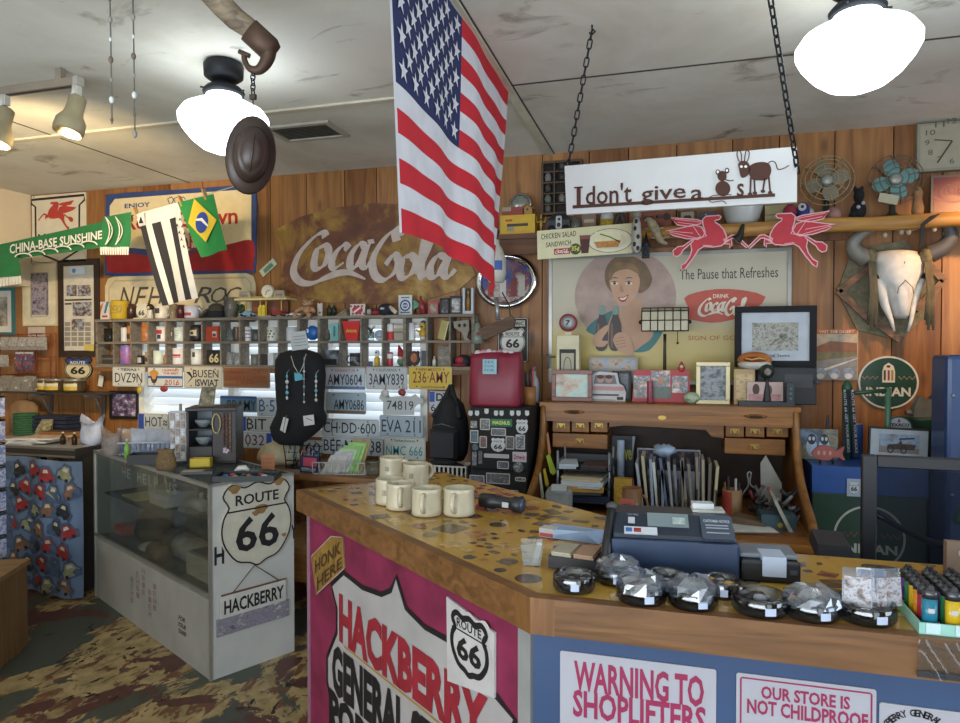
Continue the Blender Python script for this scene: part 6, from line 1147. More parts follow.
# ---- black drawer cabinet with stickers, red bag, pens
FX0,FX1,FYc,FZ=-1.06,-.742,3.5,1.293
t=Thing('drawer_cabinet','black tall drawer cabinet covered in stickers beside the desk','cabinet',((FX0+FX1)/2,FYc,0));w=(FX1-FX0)/2;bkc=mt('#0f0e0f',.75,var=.2)
b=t.part('body',bevel=.004);b.box(-w,.012,0,w,.5,FZ,bkc)
FP=WY(FYc-.006)
for y0,y1 in((407.5,470),(471,516),(517,560)):
 z0,z1=FP.uv(500,y1)[1],FP.uv(500,y0)[1];d_=t.part('drawer',bevel=.003);d_.box(-w+.004,-.004,z0+.004,w-.004,.012,z1-.003,bkc)
 h=t.part('label_holder',d_,label='metal label holder');zc=z0+(z1-z0)*.45
 if y0>460:h.rib([(-.035,zc-.02),(.035,zc-.02),(.035,zc+.02),(-.035,zc+.02)],.006,mt('#6a6a68',.4,.6),-.006,True)
SK=[('sticker','long green and black sticker near the top of the black cabinet',(490.5,419,512,426.5),'#1f6a4a','MAGNUS'),('sticker','pale road map sticker left of the long green one',(480,418.5,490,430),'#8f8a7a',None),('sticker','small cream sticker at the upper left of the black cabinet',(470.5,421,477,428),'#b5ab9a',None),('sticker','grey landscape sticker under the long green one',(491,428,506,436),'#8a8884',None),('sticker','teal square sticker at the left edge of the black cabinet',(470,430,478.5,443),'#4a7f92',None),('sticker','red and cream map sticker in the middle left of the black cabinet',(479.5,436,487,448),'#a8503a',None),('sticker','brownish photo sticker right of the large shield',(505.5,436,514.5,449.5),'#7a6a62',None),('sticker','tall white sticker with small print on the black cabinet',(515.5,434.5,525,449.5),'#b0b2b4',None),('sticker','small blue round sticker under the teal square',(472,444,478,450.5),'#4a86a0',None),('sticker','long white arrow strip sticker across the black cabinet',(484,454,509,458),'#a9a9a8',None),('sticker','white sticker with red and blue script',(512.5,452,526.5,462),'#b9aeb4','Drive-In'),('sticker','narrow white sticker at the lower left of the top drawer',(472,452,476.5,465.5),'#a9abb4',None),('sticker','narrow grey sticker beside the narrow white one',(478.5,451,482,464),'#8a8c96',None),('sticker','blue grey car shaped sticker on the top drawer',(497,461,509,469),'#7a8496',None),('sticker','round pale sticker with a face on the top drawer',(513,462,523.5,472.5),'#a5a9ac',None),('sticker','pale blue photo sticker on the middle drawer',(469.5,475,484.5,487.5),'#8a94a6',None),('sticker','long dark car photo sticker on the middle drawer',(486,473,510,484),'#8f9094',None),('sticker','small oval cream sticker on the middle drawer',(515,477,526,481.5),'#aaa594',None),('sticker','tilted cream name sticker on the lower drawer',(506.5,490,518.5,498.5),'#b5b0a6',None),('sticker','beige photo sticker at the left of the lower drawer',(469,490,482,503),'#8f8672',None),('sticker','grey photo sticker at the right of the lower drawer',(511,494,528,505),'#85827c',None)]
for n_,lab,r,c,tx_ in SK:
 t=at(n_,lab,'sticker',r,WY(FYc-.0068));b=t.mesh();w,h=t.w/2,t.h
 o=oval(0,h/2,w,h/2,18)if 'round' in lab or 'oval' in lab or 'car shaped' in lab else rrect(-w,0,w,h,.003,2)
 b.slab(o,photo([c,'#3a3a3c',c],40,int(r[0]))if tx_ is None and 'strip' not in lab else mt(c),0,.0025)
 if tx_:b.text(tx_,-w*.8,h*.25,w*.8,h*.75,mt('#d8d86a' if tx_=='MAGNUS' else '#8f2f3a'),-.001,.02)
 elif w>.02 and 'round' not in lab:b.rib(rrect(-w+.003,.003,w-.003,h-.003,.002,1),.004,mt('#b5b5b2'),-.001,True)
for i,(r,lab)in enumerate((((516,419.5,528,434),'white route shield sticker at the upper right of the black cabinet'),((491,438,505,452),'largest white route shield sticker in the middle of the black cabinet'))):
 t=at('shield_sticker',lab,'sticker',r,WY(FYc-.0068));b=t.mesh();b.slab(spline(fit(SHIELD,-t.w/2,0,t.w/2,t.h),2,True),mt('#b9bcbc'),0,.0025);b.text('66',-t.w*.3,t.h*.2,t.w*.3,t.h*.55,blk,-.001,.03);b.text('ROUTE',-t.w*.3,t.h*.7,t.w*.3,t.h*.82,blk,-.001,.01)
for i,x in enumerate((470.5,477,486.5,496,501.5,512,518.5,527)):
 t=at('shield_magnet','tiny white shield magnet in the row along the top of the black cabinet','magnet',(x-2.2,410.5-(2 if i==2 else 0),x+2.2,416-(2 if i==2 else 0)),WY(FYc-.0068),'shield magnets along the cabinet top');t.mesh().slab(fit(SHIELD,-t.w/2,0,t.w/2,t.h),mt('#b9bab8'),0,.0025)
t=at('red_bag','dark red upright bag standing on the black cabinet','bag',(472,354,522,408),WY(3.62),z0=FZ+.001);w,h=t.w/2,t.h;b=t.part('body');rb=mt('#7d2436',.45,var=.12,scale=6);rr=[]
for z,k_,d_ in((0,.95,.075),(.05,1.0,.08),(.5,1.0,.075),(.9,.99,.055),(1.0,.98,.04)):
 rr.append([(w*k_*max(-1,min(1,1.25*cos(2*pi*j/28)))*(1+.01*sin(j*2+z*9)),d_*max(-1,min(1,1.25*sin(2*pi*j/28))),h*z+(.012*sin(j*1.3)if z==1 else 0))for j in range(28)])
b.loft(rr,rb);k=t.part('tissue',label='white and pink tissue showing at the top');
for i in range(7):k.ell((-w*.75+w*.22*i,.0,h+.004*(i%3)),w*.16,.03,.022,mt(['#c9bcc0','#b98a96','#c4b4b8'][i%3],.9),8,6)
c_=t.part('note',label='pale blue handwritten card');q0,q1=t.q(487,373.5),t.q(500.5,359);c_.box(q0[0],-.088,q0[1],q1[0],-.078,q1[1],mt('#8fb4c0',.7));
for k2,s_ in enumerate(('SEE','STORE','FOR')):c_.text(s_,q0[0]+.01,q1[1]-.022-.022*k2,q1[0]-.012,q1[1]-.008-.022*k2,mt('#2f4a5a'),-.0885)
t=at('hanging_wood_plank','short weathered wooden piece hung on a cord above the red bag','wood piece',(479,316,515,340),WY(3.85));b=t.part('plank');b.slab([t.q(*p)for p in((479,329),(511,315.5),(515,320),(513.5,327),(485,340),(481,337))],wood('#6d5442','#4a382c','x',.8,2,False),0,.03);k=t.part('cord');k.tube([(t.q(510,317)[0],.01,t.q(510,317)[1]),(t.q(508,305)[0],.03,t.q(508,305)[1]),(t.q(498,291)[0],.1,t.q(498,291)[1])],.004,blk,5)
k=t.part('metal_tube',label='pale metal tube');k.tube([(*t.q(494.5,297)[:1],.04,t.q(494.5,297)[1]),(*t.q(497,319)[:1],.02,t.q(497,319)[1])],.013,mt('#9a9ca0',.35,.6),10)
t=at('plastic_jug','white plastic jug with blue mark hanging above the round mirror','jug',(487,240,506,283),WY(3.8));b=t.part('body');w=t.w/2;b.lathe([(.001,0),(w*.8,.005),(w,t.h*.2),(w,t.h*.55),(w*.6,t.h*.8),(w*.3,t.h*.9),(w*.3,t.h)],mt('#b9b5aa',.4),n=18);k=t.part('mark');cyl_label(k,w*1.01,t.h*.28,t.h*.5,mt('#3a5a9a'),270,320);k=t.part('hanging_cord');k.tube([(0,0,t.h*.98),(.01,.03,t.h*1.25)],.003,blk)
t=Thing('pen_cup','wooden cup full of pens standing on the black cabinet','cup',(P(529.5,400,3.72).x-.004,3.74,FZ+.001));b=t.mesh();b.lathe([(.001,0),(.034,0),(.036,.1),(.031,.1),(.03,.02),(.001,.02)],wood('#a8743c','#7d5228','z',.5,2,False),n=18)
PCL=t.loc
for i,(dx,dy,h,c,lab)in enumerate(((-.015,0,.17,'#1c1c1e','black pen at the left in the wooden cup'),(.0,.012,.18,'#26262a','dark grey pen in the middle of the wooden cup'),(.012,-.006,.2,'#a8303a','red pen in the wooden cup'),(-.006,-.012,.165,'#3a3a3e','grey marker at the front of the wooden cup'))):
 p=PCL+Vector((dx,dy,.021));b=Thing('pen',lab,'pen',p).mesh();b.tube([(0,0,0),(dx*.7,dy*.5,h*.85),(dx*.8,dy*.6,h)],[.006,.006,.002],mt(c,.4),8)
t=Thing('spray_bottle','slim grey white bottle right of the pen cup','bottle',(P(540,400,3.76).x,3.95,FZ+.001));t.loc.x=FX1-.04;t.loc.y=3.86;bottle(t.mesh(),.03,.21,mt('#9aa0a6',.4),'#5a6a80')
t=Thing('toggle_cross','white twine toggle cross hung on the poster edge','ornament',P(548,357,4.1));b=t.mesh();b.tube([(-.045,0,0),(.045,0,0)],.006,mt('#75706a'));b.tube([(0,.0,-.07),(0,0,.02)],.006,mt('#75706a'));b.tube([(0,0,.0),(0,.04,.0)],.005,mt('#75706a'))
# ---- roll top desk
DX0,DX1=-.715,.600;DZT=1.312
o1=wood('#a0692c','#6f451a','x',.4,1.2,False);o2=wood('#925c26','#613b17','z',.4,1.2,False);dk_=mt('#2a1c14',.6,var=.2);brass=mt('#a8894a',.35,.8)
t=Thing('rolltop_desk','large oak roll top desk standing open against the wall','desk',((DX0+DX1)/2,3.15,0));w=(DX1-DX0)/2;DL=t.loc
b=t.part('top',bevel=.006);b.box(-w-.012,.575,1.283,w+.012,.97,DZT,o1)
prof=spline([(.985-.02,1.283),(.60,1.283),(.585,1.25),(.57,1.18),(.53,1.08),(.45,.98),(.33,.91),(.2,.86),(.11,.815),(.08,.79),(.97-.02,.79)],1)
for sx in(-1,1):
 b=t.part('side_panel');vs=[(sx*w,y,z)for y,z in prof]+[(sx*(w-.028),y,z)for y,z in prof];n=len(prof)
 b.add(vs,[tuple(range(n)),tuple(range(2*n-1,n-1,-1))]+[(i,(i+1)%n,n+(i+1)%n,n+i)for i in range(n)],o2)
 k=t.part('edge_moulding');k.tube([(sx*(w-.014),y-.008,z)for y,z in spline(prof[1:10],4)],.02,wood('#9a6a35','#6d4622','z',.35,1,False),8)
b=t.part('roll_front');z0=P(670,424,3.73).z;b.box(-w+.03,.565,z0,w-.03,.60,1.283,o1);
for k_ in range(2):b.box(-w+.03,.556,z0+.012+.048*k_,w-.03,.566,z0+.05+.048*k_,o1)
for px in(574,756):k=t.part('finger_pull',label='carved wooden finger pull');x=P(px,411,3.7).x-DL.x;k.ell((x,.556,1.262),.055,.012,.012,o2,12,6);k.ell((x,.546,1.262),.032,.004,.006,dk_,10,5)
k=t.part('lock',label='brass lock plate');x=P(662,417,3.7).x-DL.x;k.slab(oval(x,z0+.035,.022,.012,14),brass,.552,.006)
b=t.part('writing_surface',bevel=.006);b.box(-w-.02,.0,.735,w+.03,.97,.768,o1);b.box(-w+.03,.12,.768,w-.03,.93,.772,o2)
b=t.part('back_panel');b.box(-w+.028,.90,.79,w-.028,.93,1.283,mt('#3a281c',.6,var=.2))
b=t.part('pedestal');b.box(-w,.06,0,-w+.36,.94,.735,o2);b=t.part('pedestal');b.box(w-.36,.06,0,w,.94,.735,o2);b=t.part('rear_apron');b.box(-w+.36,.9,.2,w-.36,.93,.735,o2)
DP=WY(3.76)
def drw(px0,py0,px1,py1,pulls=1):
 r=DP.rc(px0,py0,px1,py1);x0,x1=r[0]-DL.x,r[1]-DL.x;d_=t.part('drawer',bevel=.003);d_.box(x0+.003,.61,r[2]+.002,x1-.003,.85,r[3]-.002,o1)
 k=t.part('brass_pull',d_,label='brass pull');xc,zc=(x0+x1)/2,(r[2]+r[3])/2;k.box(xc-.022,.605,zc-.010,xc+.022,.61,zc+.014,brass);k.tube([(xc-.014,.605,zc+.004),(xc-.012,.592,zc-.008),(xc+.012,.592,zc-.008),(xc+.014,.605,zc+.004)],.003,brass,5)
for a in((552,419,570.5,432.5),(571,419,589.5,432.5),(590,419,608,432.5),(552,433.5,608,448.5),(725,425.5,744.5,437.5),(745,425.5,765,437.5),(766,425.5,789,437.5),(724,438.5,786,455)):drw(*a)
r=DP.rc(609,420,724,427);b=t.part('valance');b.slab([(r[0]-DL.x,r[3]),(r[1]-DL.x,r[3]),(r[1]-DL.x,r[2]-.05),(r[1]-DL.x-.06,r[2]-.045),(r[1]-DL.x-.09,r[2]-.01),(r[0]-DL.x+.12,r[2]),(r[0]-DL.x+.08,r[2]-.0),(r[0]-DL.x,r[2]-.01)],o1,.62,.015)
DS=.774
def dsk(name,label,cat,px0,px1,pytop,Y,group=None,rz=0):
 c=P((px0+px1)/2,pytop,Y);tt=Thing(name,label,cat,(c.x,Y,DS),rz,group);tt.w=P(px1,pytop,Y).x-P(px0,pytop,Y).x;tt.h=c.z-DS;return tt
t=dsk('letter_tray','dark grey three tier letter tray in the left of the desk','tray',556,610,452,3.48);w,h=t.w/2,t.h;LTW=t.loc;lz=[.04,h*.38,h*.68]
for k_,z in enumerate(lz):b=t.part('tier');b.box(-w,0,z,w,.26,z+.006,glass('#8a9296',.3,.5,'#4a5054'));b.box(-w,.25,z,w,.26,z+.05,mt('#3a4044',.4));b.box(-w,0,z,-w+.005,.26,z+.04,mt('#50565a',.4));b.box(w-.005,0,z,w,.26,z+.04,mt('#50565a',.4))
for x in(-w+.006,w-.006):
 for y in(.01,.25):k=t.part('post');k.tube([(x,y,0),(x,y,h)],.006,mt('#8a9094',.3,.3),6)
def stack(label,z,x0,x1,y0,cols,rz=0,dz=.008,name='paper_stack'):
 tt=Thing(name,label,'papers',LTW+Vector(((x0+x1)/2,y0,z)),rad(rz));b=tt.mesh();hw=(x1-x0)/2
 for i,c in enumerate(cols):b.box(-hw+.006*sin(i*3),.004*i,dz*i,hw-.008*cos(i*2),.19,dz*(i+1)-.001,mt(c,.7))
 return tt
stack('cream and white envelopes in the middle of the letter tray',lz[1]+.007,-w*.8,w*.7,-.03,['#b9c4d0','#c9cdd0','#bfc6cc','#c4b8a0','#b8a88c'],-4,.011)
stack('yellow padded envelope in the lower tier of the letter tray',lz[0]+.05,-w*.7,w*.75,-.035,['#3a3f4a','#b5882e','#c09a3c'],4,.014);stack('dark blue folders at the bottom of the letter tray',lz[0]+.007,-w*.5,w*.95,-.02,['#1f2a44','#26324e','#1f2a44'],0,.012)
stack('white crumpled label on the top tier of the letter tray',lz[2]+.007,-w*.9,-w*.2,.0,['#a9b4c0','#b9c4cc'],10,.012);stack('flat brown folders on the top tier of the letter tray',lz[2]+.007,-w*.1,w*.9,.01,['#3a3032','#4a3a3a'],-3,.01)
for i,(px0,py0,px1,py1,c,lab)in enumerate(((546.5,432,551,456,'#a8744c','small brown tag hanging on the left side of the desk'),(546,454,556.5,475,'#9ab02e','lime green tag hanging on the left side of the desk'),(543,468,549,487,'#b5a02e','yellow tag hanging below the lime green one'),(539,472,544,500,'#a9a593','pale card tucked along the left edge of the desk'))):
 t=at('paper_tag',lab,'tag',(px0,py0,px1,py1),WY(3.60-.04*i));b=t.mesh();w_,h_=t.w/2,t.h;b.slab([(-w_,h_*.9),(-w_*.3,h_),(w_,h_*.15),(w_*.4,0),(-w_*.2,h_*.1)],mt(c,.6),0,.003)
t=dsk('plastic_box','clear white plastic box of cards at the front left of the desk','box',548,570,492,3.3);b=t.mesh();w,h=t.w/2,t.h;b.loft([[(-w,-.03,0),(w,-.03,0),(w,.06,0),(-w,.06,0)],[(-w*1.1,-.04,h),(w*1.1,-.04,h),(w*1.1,.06,h*1.1),(-w*1.1,.06,h*1.1)]],glass('#d9dde0',.3,.5,'#b9bcbc'),False);b.box(-w*.7,.0,.003,w*.6,.03,h*1.25,mt('#b9bcbc',.6))
t=dsk('tilted_card','white card leaning behind the clear plastic box','card',546,562,483,3.38);b=t.mesh();w,h=t.w/2,t.h;b.slab([(-w,0),(w*.2,0),(w,h),(w*.2,h*.92)],mt('#a9b4bc',.6),0,.003)
t=Thing('note_pad','pale yellow papers fanned out on the desk front','papers',(P(577,512,3.22).x,3.23,.773),rad(8));b=t.mesh()
for i in range(5):b.T=Matrix.Rotation(rad(4*i),4,'Z');b.box(-.10,-.05,.0+.004*i,.12,.09,.0035+.004*i,mt(['#b5ab78','#c4b98a','#bfb45a','#c2b88a','#cbc092'][i],.7))
b.T=None
t=dsk('yellow_card_box','small yellow printed box behind the brown mug','box',614,632,479,3.45);b=t.mesh();w,h=t.w/2,t.h;b.box(-w,0,0,w,.05,h,mt('#a5842e',.6));b.box(-w*.7,-.001,h*.2,w*.7,0,h*.85,photo(['#8a3a2a','#c0a03c','#5a3a24'],50,51))
t=dsk('mug','brown stoneware mug on the desk behind the register','mug',622,642,487.5,3.32);b=t.mesh();mug(b,t.w/2,t.h,'#7d5836',1);MGL=t
t2=Thing('sticky_note','salmon pink sticky note stuck on the brown mug','note',MGL.loc+Vector((-.02,-MGL.w/2-.004,MGL.h*.3)),rad(-4));b=t2.mesh();b.slab([(-.035,0),(.03,-.006),(.036,.07),(-.03,.075)],mt('#c2685a',.7),0,.002);b.rib([(-.018,.045),(.02,.05),(-.01,.035),(.022,.038)],.003,blk,-.001)
t=dsk('magazine','dark magazine with yellow title leaning at the back of the desk','magazine',611,633,436,3.85);b=t.mesh();w,h=t.w/2,t.h;b.slab([(-w,0),(w,0),(w*1.1,h),(-w*.9,h)],mt('#2c3038',.5),0,.01);b.text('Alive',-w*.6,h*.62,w*.9,h*.86,mt('#9a9a3a'),-.001,.03);b.slab([(w*.9,h*.6),(w*1.2,h),(w*.95,h*1.0)],mt('#8a94a2'),-.002,.004)
t=dsk('rolled_paper','upright rolled white paper at the back left of the desk','paper roll',617,624.5,440,3.75);b=t.mesh();b.tube([(0,0,0),(0,0,t.h)],t.w/2,mt('#9aa8bc',.6),12)
t=dsk('ruler','dark red pen standing behind the brown mug','pen',632,634,479,3.4);t.name='pen';b=t.mesh();b.tube([(0,0,0),(0,0,t.h)],.005,mt('#6a2a30'),8)
t=dsk('banner_card','long black card with white edge standing at the back of the desk','card',637,700,449,3.82);b=t.mesh();w,h=t.w/2,t.h;b.box(-w,0,0,w,.006,h,mt('#9a9ca6',.6));b.box(-w*.97,-.002,h*.6,w*.97,0,h*.97,photo(['#1c1a24','#2c2a38','#6a6070'],20,53));b.box(-w*.9,-.002,.02,w*.2,0,h*.5,photo(['#3a3a40','#8a8a90','#5a5a60'],14,54))
t=dsk('file_sorter','black upright file sorter in the middle of the desk','file sorter',640,716,505,3.42);w=t.w/2;b=t.part('base');b.box(-w,0,0,w,.3,.012,blk)
for i in range(9):k=t.part('divider');x=-w+2*w*i/8;k.box(x-.003,.03,.012,x+.003,.28,.10 if i%2 else .15,blk)
FSX,FSW=t.loc.x,w
fcol=['#9aa2a8','#b0a98a','#8a9aaa','#c4c8c0','#7d828a','#5a6a86','#8d8f94','#77777a','#6d675a','#8a8070','#7a7468','#85796a','#9a9280','#6a6258','#b0a888']
fl_=['white papers fanned open at the left of the file sorter','cream papers in the file sorter beside the fanned white ones','pale blue folder in the file sorter','white bottle green print bag in the file sorter','grey flat box in the file sorter','blue wrapped bundle in the file sorter','grey envelope in the middle of the file sorter','dark grey folder in the file sorter','brown envelope in the file sorter','tan folder leaning in the file sorter','grey brown folder right of the tan one','thick brown envelope in the file sorter','cream envelope near the right end of the file sorter','dark brown folder near the right end of the file sorter','pale paper at the right end of the file sorter']
for i,c in enumerate(fcol):
 x=FSX-FSW*.94+1.88*FSW*i/14;hgt=.25+.05*((i*5)%7)/7-(.07 if i==4 else 0)
 t=Thing('file_folder',fl_[i],'folder',(x,3.46,DS+.013),0,'folders in the file sorter');b=t.mesh();lean=[.03,.025,.01,.02,0,.035,.02,.015,.0,.03,.02,.005,.0,-.01,-.02][i]*(-1 if i<3 else-1)
 b.loft([[(-.006,0,0),(.006,0,0),(.006,.2,0),(-.006,.2,0)],[(lean-.01,.0,hgt),(lean+.004,.0,hgt),(lean+.004,.2,hgt),(lean-.01,.2,hgt)]],mt(c,.7,var=.1),False)
t=Thing('crumpled_plastic','crumpled pale blue plastic lying over the folders','plastic bag',(FSX-FSW*.38,3.46,DS+.315));b=t.mesh();b.loft([[(.055*r*cos(2*pi*k/12)*(1+.22*sin(k*2.7+z*70)),.05*r*sin(2*pi*k/12),z*.8+.007*sin(k*2.3))for k in range(12)]for r,z in((.5,-.01),(1,.015),(.9,.04),(.4,.055))],mt('#8fa4bc',.3,var=.25))
t=dsk('pen_tin','red and tan tin of pens on the right of the desk','tin',722,742,489,3.5);b=t.mesh();b.lathe([(.001,0),(t.w/2,0),(t.w/2,t.h),(t.w*.46,t.h),(t.w*.45,.01),(.001,.01)],mt('#8a6a44',.5),n=18);cyl_label(b,t.w/2+.001,t.h*.2,t.h*.95,mt('#9a3a2c'),190,265);PTL,PTW,PTH=t.loc,t.w,t.h
for i in range(6):p=PTL+Vector((PTW*.3*cos(i*1.05),PTW*.3*sin(i*1.05),.012));b=Thing('pen',['black pen','grey pen','dark blue pen','brown pencil','black marker','silver pen'][i]+' standing in the red and tan tin','pen',p,0,'pens in the desk tin').mesh();b.tube([(0,0,0),(.006*cos(i),0,PTH+.02+.012*(i%3))],.005,mt(['#1a1a1c','#77777a','#2a3150','#7a5230','#222224','#a0a0a2'][i],.4),7)
t=dsk('card_holder','bent silver wire card holder behind the papers on the desk','card holder',742,760,474,3.52);b=t.mesh();w,h=t.w/2,t.h;b.tube(spline([(-w,0,0),(-w,0,h*.5),(-w*.3,0,h*.75),(-w*.4,0,h),(0,0,h*1.02),(-w*.1,0,h*.78),(w*.8,0,h*.6),(w,0,0)],4),.004,mt('#8f8f8c',.3,.8),6)
t=Thing('receipt_papers','white printed sheets lying at the right of the desk','papers',(P(750,520,3.34).x,3.34,.773),rad(12));b=t.mesh()
for i in range(4):b.box(-.15+.02*i,-.08,.004*i,.12-.01*i,.12,.004*i+.0035,mt(['#3d3a38','#7a4a34','#a9a9a2','#c4c4bc'][i],.7));
t=Thing('brown_envelope','folded brown paper lying on the printed sheets','paper',(P(746,508,3.42).x,3.40,.79),rad(-14));b=t.mesh();b.loft([[(-.09,-.05,0),(.09,-.04,0),(.1,.05,0),(-.07,.06,0)],[(-.06,-.04,.03),(.05,-.03,.02),(.09,.04,.015),(-.05,.05,.035)]],mt('#5d4a34',.8,var=.25),False)
t=Thing('blue_box','low grey blue box with a yellow dot at the right of the desk','box',(P(779,525,3.36).x,3.36,.773),rad(4));b=t.mesh();b.box(-.075,0,0,.075,.12,.07,mt('#3d5660',.6));b.poly(oval(.005,.025,.012,.012,14),mt('#a89a2e'),-.001)
t=Thing('tilted_papers','white papers leaning on the right inner side of the desk','papers',(P(790,500,3.38).x,3.39,.773));b=t.mesh();b.loft([[(-.01,-.05,0.0),(.01,-.05,0),(.01,.1,0),(-.01,.1,0)],[(-.075,-.05,.14),(-.065,-.05,.145),(-.065,.1,.16),(-.075,.1,.155)]],mt('#a9a698',.7),False)
t=Thing('scissors_pile','heap of dark scissors, clips and red bits at the right back of the desk','clutter',(P(775,500,3.52).x,3.52,.773));t.kind='stuff';b=t.mesh()
r_=random.Random(3)
for i in range(34):x,y,z=r_.uniform(-.1,.1),r_.uniform(-.05,.08),r_.uniform(.01,.13);b.tube([(x,y,z),(x+r_.uniform(-.06,.06),y+r_.uniform(-.03,.03),z+r_.uniform(-.01,.07))],r_.uniform(.004,.012),mt(['#26282c','#4a4c50','#77787a','#8a3f40','#1c1d20','#5a5044'][i%6],.5),6)
t=Thing('paper_cone','pale paper standing up at the back right of the desk','paper',(P(770,480,3.66).x,3.66,.773));b=t.mesh();b.slab([(-.04,.0),(.05,.0),(.055,.16),(-.02,.3),(-.045,.26)],mt('#8f8d84',.7),0,.004)
# ---- things on top of the desk
def dt(name,label,cat,px0,px1,pytop,Y,group=None,rz=0):
 c=P((px0+px1)/2,pytop,Y);tt=Thing(name,label,cat,(c.x,Y,DZT+.001),rz,group);tt.w=P(px1,pytop,Y).x-P(px0,pytop,Y).x;tt.h=c.z-DZT-.001;return tt
t=dt('toy_gas_pump','small cream toy gas pump with red round globe on the desk top','toy',557,580,335,3.93);w,h=t.w/2,t.h;b=t.part('body',bevel=.006);b.box(-w,-.03,0,w,.05,h,mt('#c4bc98',.45));k=t.part('dial_panel');k.box(-w*.7,-.034,h*.18,w*.7,-.03,h*.78,mt('#26241f'));k.box(-w*.55,-.036,h*.24,w*.55,-.034,h*.72,mt('#a9a48c'));k.rib(oval(0,h*.5,w*.32,h*.16,12),.004,blk,-.037,True);k.box(-w*.4,-.036,h*.06,w*.4,-.03,h*.12,mt('#3a3730'))
k=t.part('globe',label='red ringed globe');g0=P(570,323,3.93).z-DZT;k.T=Matrix.Translation((0,.0,g0))@Matrix.Rotation(pi/2,4,'X');k.lathe([(.001,-.025),(.05,-.02),(.052,.02),(.042,.028)],mt('#9a2f32',.4),n=22);k.lathe([(.042,.0285),(.001,.029)],mt('#b9bcbc',.4),n=20);k.T=None;k.rib([(-.008,g0-.014),(.008,g0+.01)],.008,blk,-.031);k.rib([(-.012,g0+.012),(.012,g0+.012)],.008,blk,-.031);k=t.part('neck');k.box(-.02,-.01,h,.02,.02,g0-.045,mt('#c4bc98'))
t=framed('framed_photo','reddish brown framed photo at the left end of the desk top',(551.5,370,592,399),WY(3.80),wood('#7d3a24','#54261a','x',.35,1,False),.024,photo(['#8fb4a8','#a9c4ba','#b59a7d','#6a6a72'],7,61),z0=DZT+.001,d=.018)
t=dt('car_photo_stand','pink and white car shaped photo stand with two faces','photo stand',590,626,371.5,3.86);w,h=t.w/2,t.h;b=t.part('body');b.slab([(-w,0),(w*.95,0),(w,h*.3),(w*.85,h*.52),(w*.62,h*.6),(w*.5,h*.95),(-w*.5,h),(-w*.85,h*.9),(-w*.95,h*.5)],mt('#b9b4b2',.5),0,.02);k=t.part('windscreen_photo');k.poly([(-w*.8,h*.58),(w*.5,h*.58),(w*.38,h*.88),(-w*.7,h*.88)],mt('#6a7078'),-.001)
for x in(-.42,.05):k.poly(oval(w*x,h*.74,w*.2,h*.13,14),mt('#b08a78'),-.002);k.poly(oval(w*x,h*.82,w*.2,h*.07,12),mt('#4a342a'),-.0025)
k=t.part('painted_trim');k.box(-w*.9,-.001,h*.36,w*.9,0,h*.5,mt('#b08a88'));k.box(-w*.9,-.001,h*.18,w*.6,0,h*.24,mt('#4a4a4c'));k.box(w*.5,-.002,h*.05,w*.85,0,h*.15,blk);k.box(-w*.9,-.001,h*.02,w*.4,0,h*.06,mt('#8f8a88'))
framed('photo_collage','wide white framed photo strip leaning on the soda poster',(589,357,638,379),WY(4.05),mt('#9a978f',.5),.012,photo(['#4a3a30','#a98f6f','#7d8fa5','#2a2624'],13,62),z0=P(612,380,4.05).z,d=.014)
framed('framed_photo','black framed photo half hidden by the car shaped stand',(612,371,631,399),WY(3.92),blk,.014,photo(['#1f2226','#3c424a','#5a5f68'],16,63),z0=DZT+.001,d=.014)
t=dt('red_photo_stand','red and white three panel photo stand in the middle of the desk top','photo stand',632,690,370,3.86);w,h=t.w/2,t.h;b=t.part('panel');b.slab([(-w,0),(w,0),(w*.97,h),(-w*.92,h)],mt('#a8242e',.45),0,.014);k=t.part('photo_print')
for x0,x1,y0,y1,s in((-.95,-.38,.12,.82,64),(-.34,.32,.45,.98,65),(.38,.92,.3,.82,66)):k.poly(fit([(0,0),(1,0),(1,1),(0,1)],w*x0,h*y0,w*x1,h*y1),photo(['#b9bcc0','#4a505a','#a98f80','#d4d4d0'],20,s),-.001-.0004*(s-63))
k.poly(oval(0,h*.68,w*.12,h*.13,14),mt('#b08a74'),-.004);k.poly(fit([(0,0),(1,0),(1,1),(0,1)],-w*.35,h*.12,w*.35,h*.48),photo(['#22262c','#4a5a4a','#3a3f46'],24,67),-.004)
t=dt('small_can','small pink can standing before the red photo stand','can',647,653,381,3.81);can(t.mesh(),t.w/2,t.h,mt('#8a3a4a',.4,var=.4,scale=50))
t=dt('santa_figurine','small red and white figurine on top of the red photo stand','figurine',678,685,362,3.875);t.loc.z=P(681,372,3.87).z;t.h=.05;b=t.mesh();b.lathe([(.02,0),(.018,.025),(.012,.04),(.004,.055),(.001,.06)],mt('#a83438',.6),n=12);b.ell((0,-.01,.028),.012,.01,.012,'#cbb9ac',8,5);b.ell((0,0,.003),.02,.018,.006,'#c9c4c0',8,5)
t=dt('green_ornament','green and white ball shaped trinket at the foot of the red photo stand','ornament',683,700,392,3.80);b=t.mesh();b.ell((0,0,t.h*.5),t.w/2,.03,t.h*.5,photo(['#4a6a44','#a9b49a','#8fa080'],30,68),12,8)
framed('framed_photo','silver gold framed dark photo right of the red photo stand',(696,362,730,402),WY(3.80),mt('#a59a78',.35,.5),.022,photo(['#1c1f22','#4a5054','#8a9092','#26292c'],22,69),None,0,.022,z0=DZT+.001)
